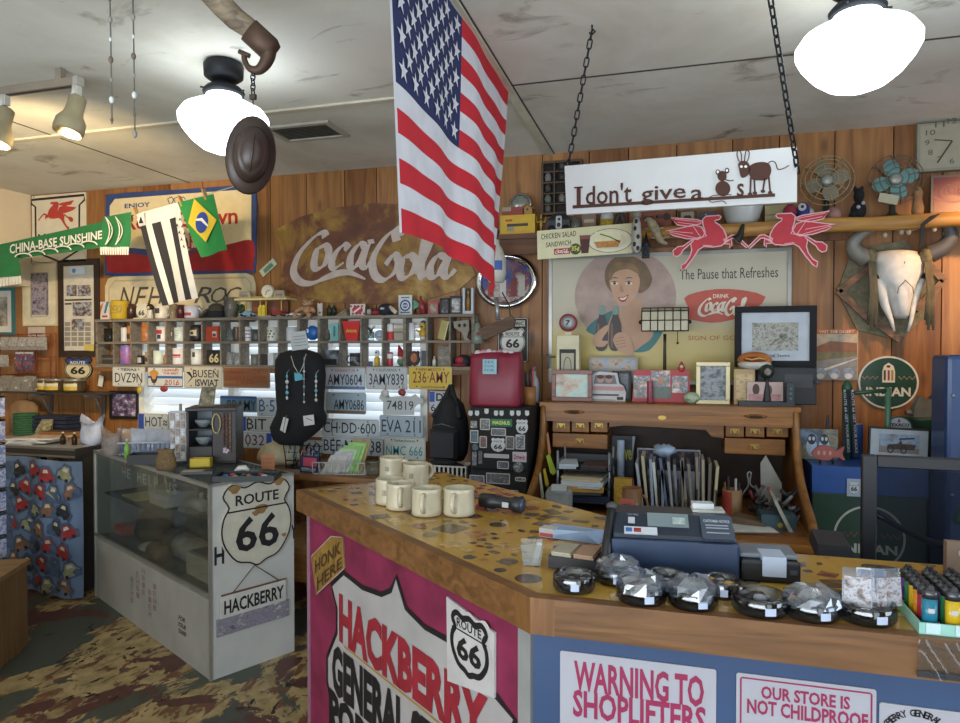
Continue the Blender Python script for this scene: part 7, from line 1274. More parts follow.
t=dt('banker_lamp','bronze banker lamp with leaded stained glass shade','lamp',642,688,308,3.96);w,h=t.w/2,t.h;bz=mt('#3a332c',.4,.6);b=t.part('base');b.lathe([(.07,0),(.068,.012),(.03,.02),(.012,.03)],bz,n=20);k=t.part('stem');k.lathe([(.012,.02),(.014,.04),(.026,.06),(.03,.085),(.02,.11),(.016,.12),(.022,.125),(.010,.14),(.008,h*.62),(.009,h*.72)],bz,n=14);k=t.part('shade',label='leaded cream glass shade');cg=mt('#b9b29a',.4,var=.12);vs=[]
zt,zb_=h,h*.75
sec=[(-.07,zb_),(-.062,zb_+(zt-zb_)*.45),(-.04,zb_+(zt-zb_)*.85),(0,zt),(.04,zb_+(zt-zb_)*.85),(.062,zb_+(zt-zb_)*.45),(.07,zb_)]
k.loft([[(x,y,z)for y,z in sec]for x in(-w,w)],cg,False);ld=t.part('lead_lines')
for x in(-w,-w*.62,-w*.3,.0,w*.35,w*.68,w):ld.tube([(x,y-.002*(1 if y<=0 else-1),z+.001)for y,z in sec],.0028,blk,4)
for y,z in sec[:5]:ld.tube([(-w,y-.002,z+.001),(w,y-.002,z+.001)],.003,blk,4)
for x in(-1,1):k=t.part('end_knob');k.ell((x*(w+.008),0,zb_+(zt-zb_)*.4),.012,.012,.012,bz,8,6)
k=t.part('pull_chain');k.tube([(w*.55,-.03,zb_),(w*.55,-.03,zb_-.06)],.002,bz,4);k.ell((w*.55,-.03,zb_-.066),.007,.007,.007,bz,6,5)
t=framed('framed_photo','large black framed photo with wide white mat on the desk top',(735,306,817,366),WY(3.97),mt('#101215',.8),.034,photo(['#3a3830','#7d7a6c','#a9a79c','#5d5a52','#c4c4bc'],26,70),mt('#b4bcc4',.6),.055,.03,z0=P(776,367,3.97).z)
ptext(t,t.pic,'General Store',(757,354,790,357),mt('#3a3a3a'),y=.009)
t.pic.poly(oval(*t.q(752,352),.045,.05,18),mt('#b9cfc4',.4),.0088)if 0 else None
t=dt('black_printer','black low printer box supporting the large black framed photo','printer',776,816,366.5,3.9);t.loc.x+=0;w,h=t.w/2,t.h;b=t.part('body',bevel=.005);b.box(-w*2.0,-.02,0,w,.14,h*.98,mt('#141519',.5));k=t.part('paper_slot');k.box(-w*.6,-.0215,h*.45,w*.8,-.02,h*.8,mt('#3d3f44'));k.tube([(w*.9,-.03,h*.6),(w*1.1,-.03,h*.6)],.012,mt('#4a4c50'),10)
t=dt('photo_card','tan photo card with figures leaning before the black printer','card',734,755,369,3.82);b=t.mesh();w,h=t.w/2,t.h;b.box(-w,0,0,w,.006,h,mt('#a98f66',.6));b.box(-w*.8,-.001,h*.1,w*.8,0,h*.85,photo(['#3f2f22','#a5804a','#c4aa78','#7a5a3a'],18,71))
t=dt('photo_card','wide photo card of two people on the black photo tray','card',747,783,382,3.79);t.loc.z+=.024;t.h-=.024;b=t.mesh();w,h=t.w/2,t.h;b.box(-w,0,0,w,.006,h,mt('#b9a09a',.6));b.poly(oval(-w*.5,h*.6,w*.2,h*.3,14),mt('#4a352a'),-.001);b.poly(oval(w*.2,h*.55,w*.2,h*.3,14),mt('#5a4032'),-.001);b.poly(fit([(0,0),(1,0),(1,1),(0,1)],-w*.9,.004,w*.9,h*.35),mt('#a87a78',var=.3,scale=40),-.0015)
t=dt('photo_tray','black tray stand at the right front of the desk top','tray',738,793,398.5,3.78);w,h=t.w/2,t.h;b=t.mesh(bevel=.003);b.box(-w,-.05,0,w,.03,.022,mt('#1c1c20',.4));b.box(w*.72,-.045,.022,w*.98,.0,.12,mt('#1f2024',.4));[b.ell((w*.85,-.047,.04+.025*i),.008,.003,.008,mt('#4a6a6a'),8,5)for i in range(3)]
t=dt('hot_dog_sign','glossy hot dog shaped sign ornament with painted lettering','ornament',737,772,353,3.84);t.loc.z=P(755,370,3.84).z;b=t.part('bun');w=t.w/2;b.ell((0,0,.05),w,.045,.048,mt('#b06a3a',.3,var=.3,scale=12),18,10);b.ell((0,-.004,.03),w*.98,.046,.03,mt('#b9b4a8',.3),18,8);k=t.part('sausage');k.ell((.0,-.03,.055),w*.7,.022,.018,mt('#7a2a22',.3),14,8);k.tube([(-w*.6,-.05,.062),(-w*.2,-.054,.055),(w*.2,-.054,.064),(w*.6,-.05,.056)],.005,mt('#c4a03a'),6)
k=t.part('stand');k.lathe([(.03,P(755,405,3.84).z*0+DZT+.001-t.loc.z),(.012,DZT+.012-t.loc.z),(.012,.012)],blk,n=12)
t=dt('ball_ornament','small dark ball ornament with a picture on the desk top','ornament',759,775,364,3.80);t.loc.z=DZT+.001;w=t.w/2;b=t.mesh();hh=t.h;b.lathe([(w*.7,0),(w*.6,.03),(w*.35,hh-.1),(w*.3,hh-.07)],blk,n=14);b.ell((0,0,hh-.038),w,w*.8,.038,mt('#26302a',.2),14,8);b.ell((0,-w*.65,hh-.04),w*.45,w*.25,.02,mt('#8a7a70',var=.4,scale=60),8,5)
# ---- things on the log shelf and plank shelf
SHZ=SZ+.001
def ls(name,label,cat,px0,px1,pytop,Y=4.06,group=None,z=None,rz=0):
 c=P((px0+px1)/2,pytop,Y);tt=Thing(name,label,cat,(c.x,Y,SHZ if z is None else z),rz,group);tt.w=P(px1,pytop,Y).x-P(px0,pytop,Y).x;tt.h=c.z-tt.loc.z;return tt
t=ls('film_box','bright yellow box on the plank shelf','box',500,535,214.5,4.0);w,h=t.w/2,t.h;b=t.part('box',bevel=.003);b.box(-w,0,0,w,.12,h,mt('#c09a1c',.5));k=t.part('lettering');k.box(-w*.7,-.001,h*.68,-w*.3,0,h*.78,mt('#a8402a'));k.box(-w*.6,-.001,h*.42,w*.6,0,h*.56,mt('#3a3428'));k.box(-w*.6,-.001,h*.2,-w*.2,0,h*.4,mt('#8a8474'));FB=t
t=Thing('red_box','dusty red box on top of the yellow box','box',(P(515,207,4.06).x,4.04,SHZ+FB.h+.001));b=t.mesh();b.box(-.075,0,0,.06,.07,.055,mt('#8a3a34',.6));b.box(-.075,-.001,.03,-.02,0,.055,mt('#9a8a72'))
t=Thing('birdhouse','tiny tan birdhouse on top of the yellow box','birdhouse',(P(530.5,207,4.06).x-.015,4.06,SHZ+FB.h+.001));b=t.part('walls');b.slab([(-.028,0),(.028,0),(.028,.04),(0,.065),(-.028,.04)],mt('#9a7438'),-.02,.05);b.poly(oval(0,.035,.007,.007,10),blk,-.0205);k=t.part('roof');k.slab([(-.038,.034),(0,.066),(.038,.034),(.038,.042),(0,.075),(-.038,.042)],mt('#7d5a2c'),-.026,.06)
t=Thing('headlight','round silver headlight standing on the red box','headlight',(P(523,194,4.1).x-.02,4.13,SHZ+FB.h+.001));b=t.part('rim');r=.072;b.T=Matrix.Translation((0,0,r+.012))@Matrix.Rotation(pi/2,4,'X');b.lathe([(.02,-.05),(r*.8,-.02),(r,.0),(r,.012),(r*.88,.018)],cm,n=28);k=t.part('lens');k.T=b.T;k.lathe([(r*.88,.016),(r*.6,.026),(.001,.03)],mt('#9aa09a',.15,.6,var=.2,scale=40),n=24);s_=t.part('stand');s_.box(-.03,-.02,0,.03,.02,.018,iron)
t=ls('muscle_figurine','small gold figurine with raised arms on the plank shelf','figurine',536,546,213.5,3.99);w,h=t.w/2,t.h;g_=mt('#9a7a3a',.5,.3);b=t.part('body');b.lathe([(w*.5,0),(w*.45,h*.1),(w*.22,h*.2),(w*.3,h*.4),(w*.42,h*.6),(w*.2,h*.68)],g_,n=12);[b.tube([(0,0,h*.6),(s_*w*.75,0,h*.55),(s_*w*.95,0,h*.85)],[w*.2,w*.16,w*.1],g_,8)for s_ in(-1,1)];k=t.part('head');k.ell((0,0,h*.84),w*.26,w*.26,h*.15,g_,10,8)
t=ls('toy_truck','dark model truck with a white badge on the plank shelf','toy',547,570,213,4.0);w,h=t.w/2,t.h;b=t.part('cab');b.loft([[(-w,0,h*.2),(w,0,h*.2),(w,.1,h*.2),(-w,.1,h*.2)],[(-w,0,h*.65),(w,0,h*.65),(w,.1,h*.65),(-w,.1,h*.65)],[(-w*.5,.02,h),(w*.6,.02,h),(w*.6,.1,h),(-w*.5,.1,h)]],mt('#20262a',.35),False);[t.part('wheel').tube([(w*x,-.008,h*.2),(w*x,.012,h*.2)],h*.2,blk,14)for x in(-.6,.62)];k=t.part('badge');k.slab(rrect(-.015,h*.2,.02,h*.85,.008),mt('#a9acac'),-.006,.005);k.poly(oval(.002,h*.4,.012,.014,12),blk,-.0065);k.poly(oval(.004,h*.68,.009,.009,10),blk,-.0065)
t=at('printers_tray','dark wooden divided display case hanging behind the rat sign','display case',(541,160,582,214),WY(D-.06));w,h=t.w/2,t.h;b=t.part('back');b.box(-w,.04,0,w,.055,h,mt('#1f1c1a',.8));k=t.part('frame');fw=wood('#5a4632','#3a2c1e','x',.7,1,False)
for r in((-w,0,w,.014),(-w,h-.014,w,h),(-w,.014,-w+.014,h-.014),(w-.014,.014,w,h-.014)):k.box(r[0],0,r[1],r[2],.055,r[3],fw)
for z in(.2,.4,.6,.8):d_=t.part('slat');d_.box(-w+.014,.004,h*z-.004,w-.014,.04,h*z+.004,fw)
for x in(-.35,.3):d_=t.part('slat');d_.box(w*x-.004,.0,.014,w*x+.004,.04,h-.014,fw)
PTt=t
for i,(x,z,c)in enumerate(((-.68,.62,'#6a6a68'),(0,.62,'#2a2a2e'),(-.68,.22,'#5a6258'),(0,.22,'#6a6a62'),(-.68,.42,'#3a3430'),(0,.82,'#30343a'),(-.68,.02+.02,'#4a4a44'))):
 b=Thing('trinket',['grey','black','sage green','pale green grey','dark brown','slate','olive'][i]+' trinket in the divided display case behind the rat sign','trinket',PTt.loc+Vector((w*x,.02,h*z+.005)),0,'trinkets in the divided display case').mesh();b.lathe([(.02,0),(.022,.03),(.012,.05),(.001,.055)],mt(c,.6),n=10)
t=ls('globe_glass','clear globe glass behind the hanging sandwich sign','glass',571,581,217,4.0);b=t.mesh();b.ell((0,0,t.h*.5),t.w*.5,t.w*.5,t.h*.5,glass('#b9bcb4',.3,.35,'#8a8c86'),12,8)
t=ls('beige_box','small beige box with a white label behind the sandwich sign','box',582,596,214,4.04);w,h=t.w/2,t.h;b=t.mesh();b.box(-w,0,0,w,.06,h,mt('#7d6a58',.7));b.box(-w*.7,-.001,h*.55,w*.7,0,h*.72,mt('#a99a84'))
t=ls('candy_jar','glass jar of yellow sweets above the sandwich sign','jar',600,614,213,4.02);b=t.mesh();w,h=t.w/2,t.h;b.lathe([(w*.9,0),(w,h*.15),(w,h*.6)],mt('#a8902e',.4,var=.35,scale=60),n=14);b.lathe([(w,h*.6),(w*.9,h*.9),(w*.8,h)],mt('#b9bab4',.4),n=14)
t=ls('dark_figurine','dark curled dragon like ornament between the sweets jar and the wood sign','ornament',615,628,213,4.02);b=t.mesh();w,h=t.w/2,t.h;b.tube(spline([(-w,0,h*.2),(-w*.6,0,h*.8),(0,0,h*.9),(w*.3,0,h*.5),(w*.9,0,h*.1)],4),[.016]*17,mt('#3a3029',.6,var=.3),8)
t=at('cow_figure','spotted black and white cow hanging from the shelf edge','ornament',(631,212,642,253),WY(3.86));b=t.part('body');w,h=t.w/2,t.h;spm=mt('#a9a69c',.6);b.loft([[(w*k_*cos(2*pi*j/12),.03*sin(2*pi*j/12),h*z)for j in range(12)]for k_,z in((.4,0),(.9,.1),(.95,.4),(.8,.7),(.5,.85))],spm);k=t.part('head');k.ell((0,-.01,h*.92),w*.9,.035,h*.1,mt('#8a867a'),10,8);k=t.part('spots')
for x,z in((-.3,.2),(.35,.38),(-.2,.58),(.3,.1),(0,.75)):k.ell((w*x,-.029,h*z),w*.32,.006,h*.06,blk,8,5)
t=at('wind_chime','little metal lantern chime hung below the cow ornament','ornament',(640,238,652,258),WY(3.87));b=t.mesh();w,h=t.w/2,t.h;b.box(-w*.7,-.02,0,w*.6,.02,h*.55,iron);b.ell((-w*.05,-.021,h*.28),w*.35,.004,h*.2,mt('#0e0e0f'),10,6);b.lathe([(w*.9,h*.55),(w*.4,h*.8),(.002,h*1.3)],iron,n=8)
t=Thing('lizard_ornament','pale lizard shaped ornament draped over the log edge','ornament',P(658,230,3.89));b=t.mesh();b.tube(spline([(-.07,0,.055),(-.045,-.012,.05),(-.015,-.02,.0),(.015,-.012,-.06),(.05,-.01,-.08)],4),[.012,.013,.016,.018,.02,.024,.026,.026,.026,.024,.022,.02,.018,.014,.01,.008,.005],mt('#8f8468',.7,var=.3,scale=40),8);[b.tube([(x,-.01,z),(x+s_*.05,-.012,z+.01)],.005,mt('#8f8468',.7),5)for x,z in((-.02,.0),(.012,-.05))for s_ in(-1,1)]
t=ls('wood_sign','reddish lettered wooden box on the log shelf below the word give','sign',639,671,209.5,4.0);w,h=t.w/2,t.h;b=t.part('board');b.box(-w,0,0,w,.05,h,mt('#7d4634',.7,var=.2));k=t.part('lettering');k.text('General Mills',-w*.85,h*.5,w*.5,h*.75,blk,-.001,.02);k.text('at home',-w*.2,h*.15,w*.35,h*.38,blk,-.001,.01);k.poly(oval(w*.72,h*.6,.02,.022,12),mt('#2a2018'),-.001)
t=ls('vintage_camera','small dark vintage camera on the log shelf','camera',678,697,210,4.05);w,h=t.w/2,t.h;b=t.part('body',bevel=.004);b.box(-w,0,0,w,.06,h*.95,mt('#26231f',.5));k=t.part('front_plate');k.slab(rrect(-w*.7,h*.25,w*.7,h*.9,.008),mt('#8f8468',.5),-.004,.004);k.slab(rrect(-w*.4,h*.3,w*.4,h*.7,.012),blk,-.006,.002)
t=ls('dark_tin','small dark blue grey tin right of the vintage camera','tin',700,717,210,4.06);w,h=t.w/2,t.h;b=t.mesh(bevel=.004);b.box(-w,0,0,w,.06,h*.92,mt('#33373c',.5));b.ell((-w*.3,-.003,h*.75),.006,.003,.006,mt('#8a8c8e'),6,4)
t=ls('enamel_bowl','white enamel bowl on the log shelf under the donkey','bowl',721,764,202,4.06);w=t.w/2;b=t.mesh();h=t.h;b.lathe([(.001,.004),(w*.62,0),(w*.8,h*.3),(w*.97,h*.85),(w,h),(w*.95,h),(w*.76,h*.35),(w*.5,.012),(.001,.012)],mt('#b9bcba',.25,var=.03),n=30)
t=ls('cream_box','cream cardboard box on the log shelf beside the enamel bowl','box',765,790,205,4.06);w,h=t.w/2,t.h;b=t.mesh();b.box(-w,0,0,w,.07,h,mt('#9a8f68',.7));b.box(-w,-.001,h*.48,w,0,h*.54,mt('#7d7350'))
BPm=['#8a2c3a','#2f3a78','#a9a49c','#3a4a8a','#b08a86']
for i,(x0,x1,y,lab)in enumerate(((784,796,202,'dark red soft toy end on the log shelf under the fan'),(797,809,200,'blue soft toy with a white eye under the left fan'),(803,814,206,'grey soft toy foot lying under the left fan'))):
 t=ls('soft_toy',lab,'soft toy',x0,x1,y,3.99+.02*i,'soft toys under the fan');b=t.mesh();b.ell((0,0,t.h*.45),t.w*.6,.04,t.h*.45,mt(BPm[i],.9,var=.2),12,8)
 if i==1:b.ell((-.01,-.036,t.h*.62),.022,.01,.022,mt('#b9b9bc'),10,6);b.ell((-.01,-.046,t.h*.62),.009,.004,.009,blk,8,5)
t=ls('folded_cloth','pinkish folded cloth on the log shelf right of the left fan','cloth',826,842,207,4.0);b=t.mesh();b.loft([[(t.w*.5*k_*cos(2*pi*j/12),.04*k_*sin(2*pi*j/12),t.h*z)for j in range(12)]for k_,z in((.9,0),(1,.4),(.8,.8),(.3,1))],mt('#8f6a62',.9,var=.2))
t=ls('plush_cat','small black plush cat with a white bow on the log shelf','soft toy',848,869,187,4.04);w,h=t.w/2,t.h;bm=mt('#17171a',.95,var=.2);b=t.part('body');b.ell((0,0,h*.28),w*.75,.05,h*.28,bm,14,8);b.ell((-w*.6,-.02,h*.12),w*.4,.04,h*.12,bm,10,6);k=t.part('head');k.ell((0,-.01,h*.72),w*.5,.045,h*.24,bm,12,8);[k.ell((s_*w*.32,0,h*.93),w*.16,.018,h*.1,bm,8,6)for s_ in(-1,1)];k=t.part('bow');[k.ell((s_*w*.22,-.05,h*.4+.01*s_),w*.22,.012,h*.06,mt('#9a9a9c'),8,5)for s_ in(-1,1)]
def fan(label,px,py,rpx,Y,blade,cage,group,tilt=0):
 c=P(px,py,Y);r=P(px+rpx,py,Y).x-c.x;t=Thing('desk_fan',label,'fan',(c.x,Y,SHZ),rad(tilt),group);z=c.z-SHZ
 b=t.part('base');b.lathe([(.075,0),(.07,.02),(.03,.03),(.015,.05),(.013,z-.03)],mt('#3a4038',.5,.3),(0,.06,0),18);b.tube([(0,.09,z),(0,.02,z)],.035,mt('#3a4038',.5,.3),14)
 for k_ in range(4):bl_=t.part('blade');a=rad(20+90*k_);bl_.T=Matrix.Translation((0,.0,z))@Matrix.Rotation(-a,4,'Y');bl_.add([(x_*r*.8,.05*x_*r,y_*r)for x_,y_ in spline([(.06,.1),(.3,.22),(.42,.5),(.3,.78),(0,.84),(-.26,.7),(-.3,.4),(-.06,.1)],3,True)],[tuple(range(24))],mt(blade,.5,.1,var=.15))
 k=t.part('hub');k.T=Matrix.Translation((0,-.012,z))@Matrix.Rotation(pi/2,4,'X');k.lathe([(.03,-.02),(.032,.015),(.02,.022),(.001,.023)],mt('#8f9088',.4,.3),n=14)
 g_=t.part('cage');gm=mt(cage,.4,.5)
 for rr_,dy in((1,0),(.82,-.028),(.62,-.042),(.4,-.048)):g_.tube([(r*rr_*cos(a),-.01+dy,z+r*rr_*sin(a))for a in[2*pi*i/36 for i in range(36)]],.0028,gm,5,True)
 for i in range(8):a=2*pi*i/8+.2;g_.tube([(r*cos(a),-.01,z+r*sin(a)),(r*.82*cos(a),-.038,z+r*.82*sin(a)),(r*.4*cos(a),-.058,z+r*.4*sin(a))],.0026,gm,5)
 for i in range(8):a=2*pi*i/8;g_.tube([(r*cos(a),-.01,z+r*sin(a)),(r*.8*cos(a),.05,z+r*.8*sin(a)),(.03*cos(a),.06,z+.03*sin(a))],.0026,gm,5)
 return t
fan('small vintage fan with tan grey blades and round wire cage',827,181,27,4.06,'#77705c','#9a8a68','vintage fans on the log shelf',-8)
fan('small vintage fan with teal blades on the log shelf',895,180,28,4.06,'#5d8a86','#6d5f52','vintage fans on the log shelf',-4)
t=at('fan_tag','cream card tag hanging on the teal bladed fan','tag',(878,193,899,205),WY(3.96));b=t.mesh();b.slab([t.q(*p)for p in((880,192.5),(899.5,196),(897,205),(878,201.5))],mt('#a59f86',.7),0,.003)
t=ls('wood_owl','small tan carved wooden figure right of the teal fan','figurine',911,925,187,4.05);b=t.mesh();w,h=t.w/2,t.h;b.lathe([(w*.8,0),(w*.9,h*.3),(w*.6,h*.6),(w*.75,h*.8),(w*.4,h),(.001,h*1.02)],mt('#8f6a44',.7,var=.25),n=14)
t=at('small_horn','small dark horn hanging between the two red winged horses','horn',(736,224,746,240),WY(3.885));b=t.mesh();b.tube(spline([(-t.w*.5,0,0),(-.005,0,t.h*.3),(t.w*.2,0,t.h)],4),[.03,.028,.026,.022,.019,.016,.013,.010,.008],mt('#22211f',.4),10)
t=at('dark_feather','dark feather tucked on the log edge above the right horn','feather',(908,213,941,236),WY(3.86));b=t.mesh();b.slab([t.q(*p)for p in((941,213),(936,217),(925,225),(923,248),(919,248),(921,224),(930,216))],mt('#1f1d1c',.8),0,.006)
# ---- counter
CT=1.10;K2,L2=Vector((-.279,1.338)),Vector((-1.299,2.146));ud_=(K2-L2).normalized();nd_=Vector((-ud_.y,ud_.x));RL=math.atan2(ud_.y,ud_.x)
t=Thing('sales_counter','L shaped sales counter with sticker covered amber top and painted front','counter',(K2.x,K2.y,0));KL=t.loc
tz=lambda p:(p[0]-K2.x,p[1]-K2.y)
Lf=L2+nd_*.62;ki=tz((-.2686,1.368));li=L2+nd_*.03+ud_*.03
top_poly=[ki,tz(li),tz(L2+nd_*.6+ud_*.03),tz(Lf+ud_*.03),tz((.124,1.81)),tz((1.35,1.81)),tz((1.35,1.368))]
m,nt,out=newmat('amber_glaze');c=ramp(nt,nz(2.6,6,(5,2,1),.5),[(.3,hx('#94702e')),(.55,hx('#b8903f')),(.75,hx('#c2a055'))])
bs=nd(nt,'ShaderNodeBsdfPrincipled',Roughness=.16);nt.links.new(c,bs.inputs['Base Color']);nt.links.new(bs.outputs[0],out.inputs[0])
b=t.part('tabletop');b.zslab(top_poly,m,1.05,CT)
dk_m={}
def decal_mat(cn):
 if cn not in dk_m:
  mm,nt,out=newmat('faded_sticker');v=nd(nt,'ShaderNodeTexNoise',Scale=55.0,Detail=4.0);nt.links.new(coord(nt),v.inputs['Vector']);a=hx(cn)
  cc=ramp(nt,v.outputs['Fac'],[(.4,a),(.62,[min(1,x*1.8+.02)for x in a])]);bs=nd(nt,'ShaderNodeBsdfPrincipled',Roughness=.16);nt.links.new(cc,bs.inputs['Base Color']);nt.links.new(bs.outputs[0],out.inputs[0]);dk_m[cn]=mm
 return dk_m[cn]
def inside(x,y,poly):
 r=False
 for(x0,y0),(x1,y1)in zip(poly,poly[1:]+poly[:1]):
  if(y0>y)!=(y1>y)and x<(x1-x0)*(y-y0)/(y1-y0)+x0:r=not r
 return r
st=t.part('stickers',b,label='dark and faded stickers under the glaze',kind='stuff');R2=random.Random(11);spots=[]
shp=[rrect(-1,-.6,1,.6,.1,2),oval(0,0,1,.55,16),oval(0,0,.6,.6,14),[(a*2-1,c_*2-1)for a,c_ in SHIELD],rrect(-.8,-.8,.8,.8,.1,2)]
tries=0
while len(spots)<330 and tries<40000:
 tries+=1;x,y=R2.uniform(-1.05,1.62),R2.uniform(.02,1.3);s=R2.choice([.012,.016,.024,.034,.042,.05])
 if any((x-a)**2+(y-c_)**2<(.92*(s+q))**2 for a,c_,q in spots):continue
 o=R2.choice(shp);a0=R2.uniform(0,6.3)if R2.random()<.3 else RL*(x<0)+R2.uniform(-.3,.3);pts=[(x+s*(p[0]*cos(a0)-p[1]*sin(a0)),y+s*(p[0]*sin(a0)+p[1]*cos(a0)))for p in o]
 if not all(inside(*p,top_poly)for p in pts):continue
 spots.append((x,y,s));ar=sum(p[0]*q[1]-q[0]*p[1]for p,q in zip(pts,pts[1:]+pts[:1]))
 st.add([(p[0],p[1],CT+.0006)for p in(pts if ar>0 else pts[::-1])],[tuple(range(len(pts)))],decal_mat(R2.choice(['#3a2a1c','#2c2620','#4a3a26','#6a3a2a','#5a5040','#8a5a30','#3a3c34','#9a7c48'])))
tw=wood('#7f5833','#563819','x',.45,1.6,False);tw2=wood('#8a5f36','#5e3d1d','z',.45,1.6,False)
e1=t.part('edge_trim',label='oak edge strip along the painted side');e1.zslab([tz(K2+ud_*-.05),tz(L2),tz(li),(ki[0]-ud_.x*.05,ki[1]-ud_.y*.05)],tw,1.028,CT+.001)
e1.zslab([tz(L2),tz(Lf),tz(Lf+ud_*.03),tz(li)],tw,1.028,CT+.001)
e2=t.part('edge_trim',label='oak edge strip along the blue side');e2.zslab([(.05,0),(1.63,0),(1.63,.03),(.05,.03)],tw,1.028,CT+.001)
e3=t.part('corner_block',label='end grain corner block');e3.zslab([(0,0),(.05,0),(.05,.03),ki,(ki[0]-ud_.x*.05,ki[1]-ud_.y*.05),tz(K2+ud_*-.05)],tw2,1.027,CT+.0012)
QP=Pl(K2.x+nd_.x*.05,K2.y+nd_.y*.05,RL);BP=WY(1.388)
pink=mt('#7d2344',.6,var=.3,scale=10);Lc=lambda v:v-KL
def qmat(d):
 return Matrix.Translation(Vector((QP.o.x-KL.x,QP.o.y-KL.y,0))+QP.n*d)@Matrix.Rotation(RL,4,'Z')
ua,ub,uc_=QP.uv(310,540)[0],QP.uv(519,650)[0],QP.uv(532,650)[0]
b=t.part('painted_panel',label='pink painted panel');b.T=qmat(0);b.box(ua,0,0,ub,.02,1.03,pink);b.box(ua-.02,-.004,0,ua,.03,1.03,mt('#8f6a7a',.6));b.box(ub,-.003,0,uc_-.002,.02,1.03,mt('#8f8f8c',.6))
b=t.part('end_panel');b.T=qmat(0);b.box(ua-.02,.03,0,ua,.5,1.03,mt('#8a4a55',.6))
xb=BP.uv(533,650)[0]-KL.x
b=t.part('blue_panel',label='blue painted front panel');b.box(xb,.05,0,1.6,.07,1.03,mt('#32496c',.5,var=.12,scale=3))
sg=t.part('painted_shield',label='white shield with red and black shop lettering');sg.T=qmat(-.002)
z3=lambda pts:[QP.uv(290+x/3.69,540+y/3.69)for x,y in pts]
wsh=mt('#a6a19f',.6,var=.1,scale=6)
o=z3([(155,165),(200,120),(270,175),(340,200),(375,185),(395,135),(430,250),(500,320),(590,370),(768,580),(835,665),(790,790),(690,900),(160,900),(175,720),(140,520),(140,430),(175,340),(175,250)])
sg.poly(o,wsh,0);sg.rib(o,.016,blk,-.001,True)
def slant(mb,s,ax,ay0,ay1,cx,cy0,cy1,mat,bold=.03,arch=0):
 (u0,zt0),(_,zb0),(u1,zt1),(_,zb1)=QP.uv(ax,ay0),QP.uv(ax,ay1),QP.uv(cx,cy0),QP.uv(cx,cy1);v,f=textmesh(s,bold)
 mb.add([(u0+(u1-u0)*a,-.002,(zb0+(zb1-zb0)*a)*(1-b_)+(zt0+(zt1-zt0)*a)*b_+arch*sin(pi*a))for a,b_ in v],f,mat)
l=t.part('lettering',sg,label='red and black painted lettering');l.T=qmat(-.002);rd=mt('#8f1f2c',.6,var=.15)
slant(l,'HACKBERRY',340,592,641,489,697,758,rd,.05);slant(l,'GENERAL STORE',333,641,692,489,768,822,blk,.05);slant(l,'POP·ICE·GAS',330,686,726,480,830,870,blk,.05)
l.rib([QP.uv(345,646),QP.uv(489,762)],.006,mt('#a8863a'),-.002)
pq=t.part('route_panel',label='white panel with black route shield');pq.T=qmat(-.008);q4=[QP.uv(*p)for p in((449,596),(497,632),(497,697),(450,680))];pq.slab(q4,mt('#bdb9b6',.6),0,.006)
u0,u1=QP.uv(451,620)[0],QP.uv(495,640)[0];z0,z1=QP.uv(473,682)[1],QP.uv(473,612)[1];shield(pq,u0,z0,u1,z1,mt('#bdb9b6',.6),blk,-.001,.16)
gp=t.part('gold_plaque',label='gold painted tilted plaque');gp.T=qmat(-.006);o=[QP.uv(*p)for p in((313,556),(333,536),(344,537),(346,568),(318,594))];gp.slab(o,mt('#8a6a2c',.6,var=.3,scale=30),0,.005);gp.rib(o,.004,mt('#a9948a'),-.001,True)
slant(gp,'HONK',317,560,573,343,540,553,mt('#4a2f1a'),.02);slant(gp,'HERE',319,577,590,344,556,567,mt('#4a2f1a'),.02)
def notice(label,r,lines,ring=None):
 t=at('paper_notice',label,'notice',r,WY(1.384));b=t.part('sheet');b.slab(rrect(-t.w/2,0,t.w/2,t.h,.003,1),mt('#a5a4ac',.6,var=.04),0,.003);l=t.part('lettering')
 for s,rr,c in lines:ptext(t,l,s,rr,mt(c,.6),y=-.001,bold=.03)
 if ring:l.rib(rrect(-t.w/2+.008,.008,t.w/2-.008,t.h-.008,.002,1),.003,mt(ring),-.001,True)
 return t
mg='#8f1f4a'
notice('white notice with large red warning to shoplifters',(560,660,716,800),[('WARNING TO',(574,668,704,699),mg),('SHOPLIFTERS',(573,698,706,726),mg)])
notice('white notice with red frame saying the store is not childproof',(736,681,876,800),[('OUR STORE IS',(761,691,850,704),mg),('NOT CHILDPROOF',(747,706,868,721),mg)],mg)
t=notice('white notice with a round black shop emblem at the lower right',(879,709,985,800),[])
l=t.parts[1];cx,cz=t.q(917,745)
for i,ch in enumerate('HACKBERRY GENERAL STORE'):
 if ch==' ':continue
 a=rad(170-160*i/22);v,f=textmesh(ch,.03);r_=.058;l.add([(cx+r_*cos(a)+((a_-.5)*.010)*sin(a)+((b_-.5)*.013)*cos(a),-.001,cz+r_*sin(a)-((a_-.5)*.010)*cos(a)+((b_-.5)*.013)*sin(a))for a_,b_ in v],f,blk)
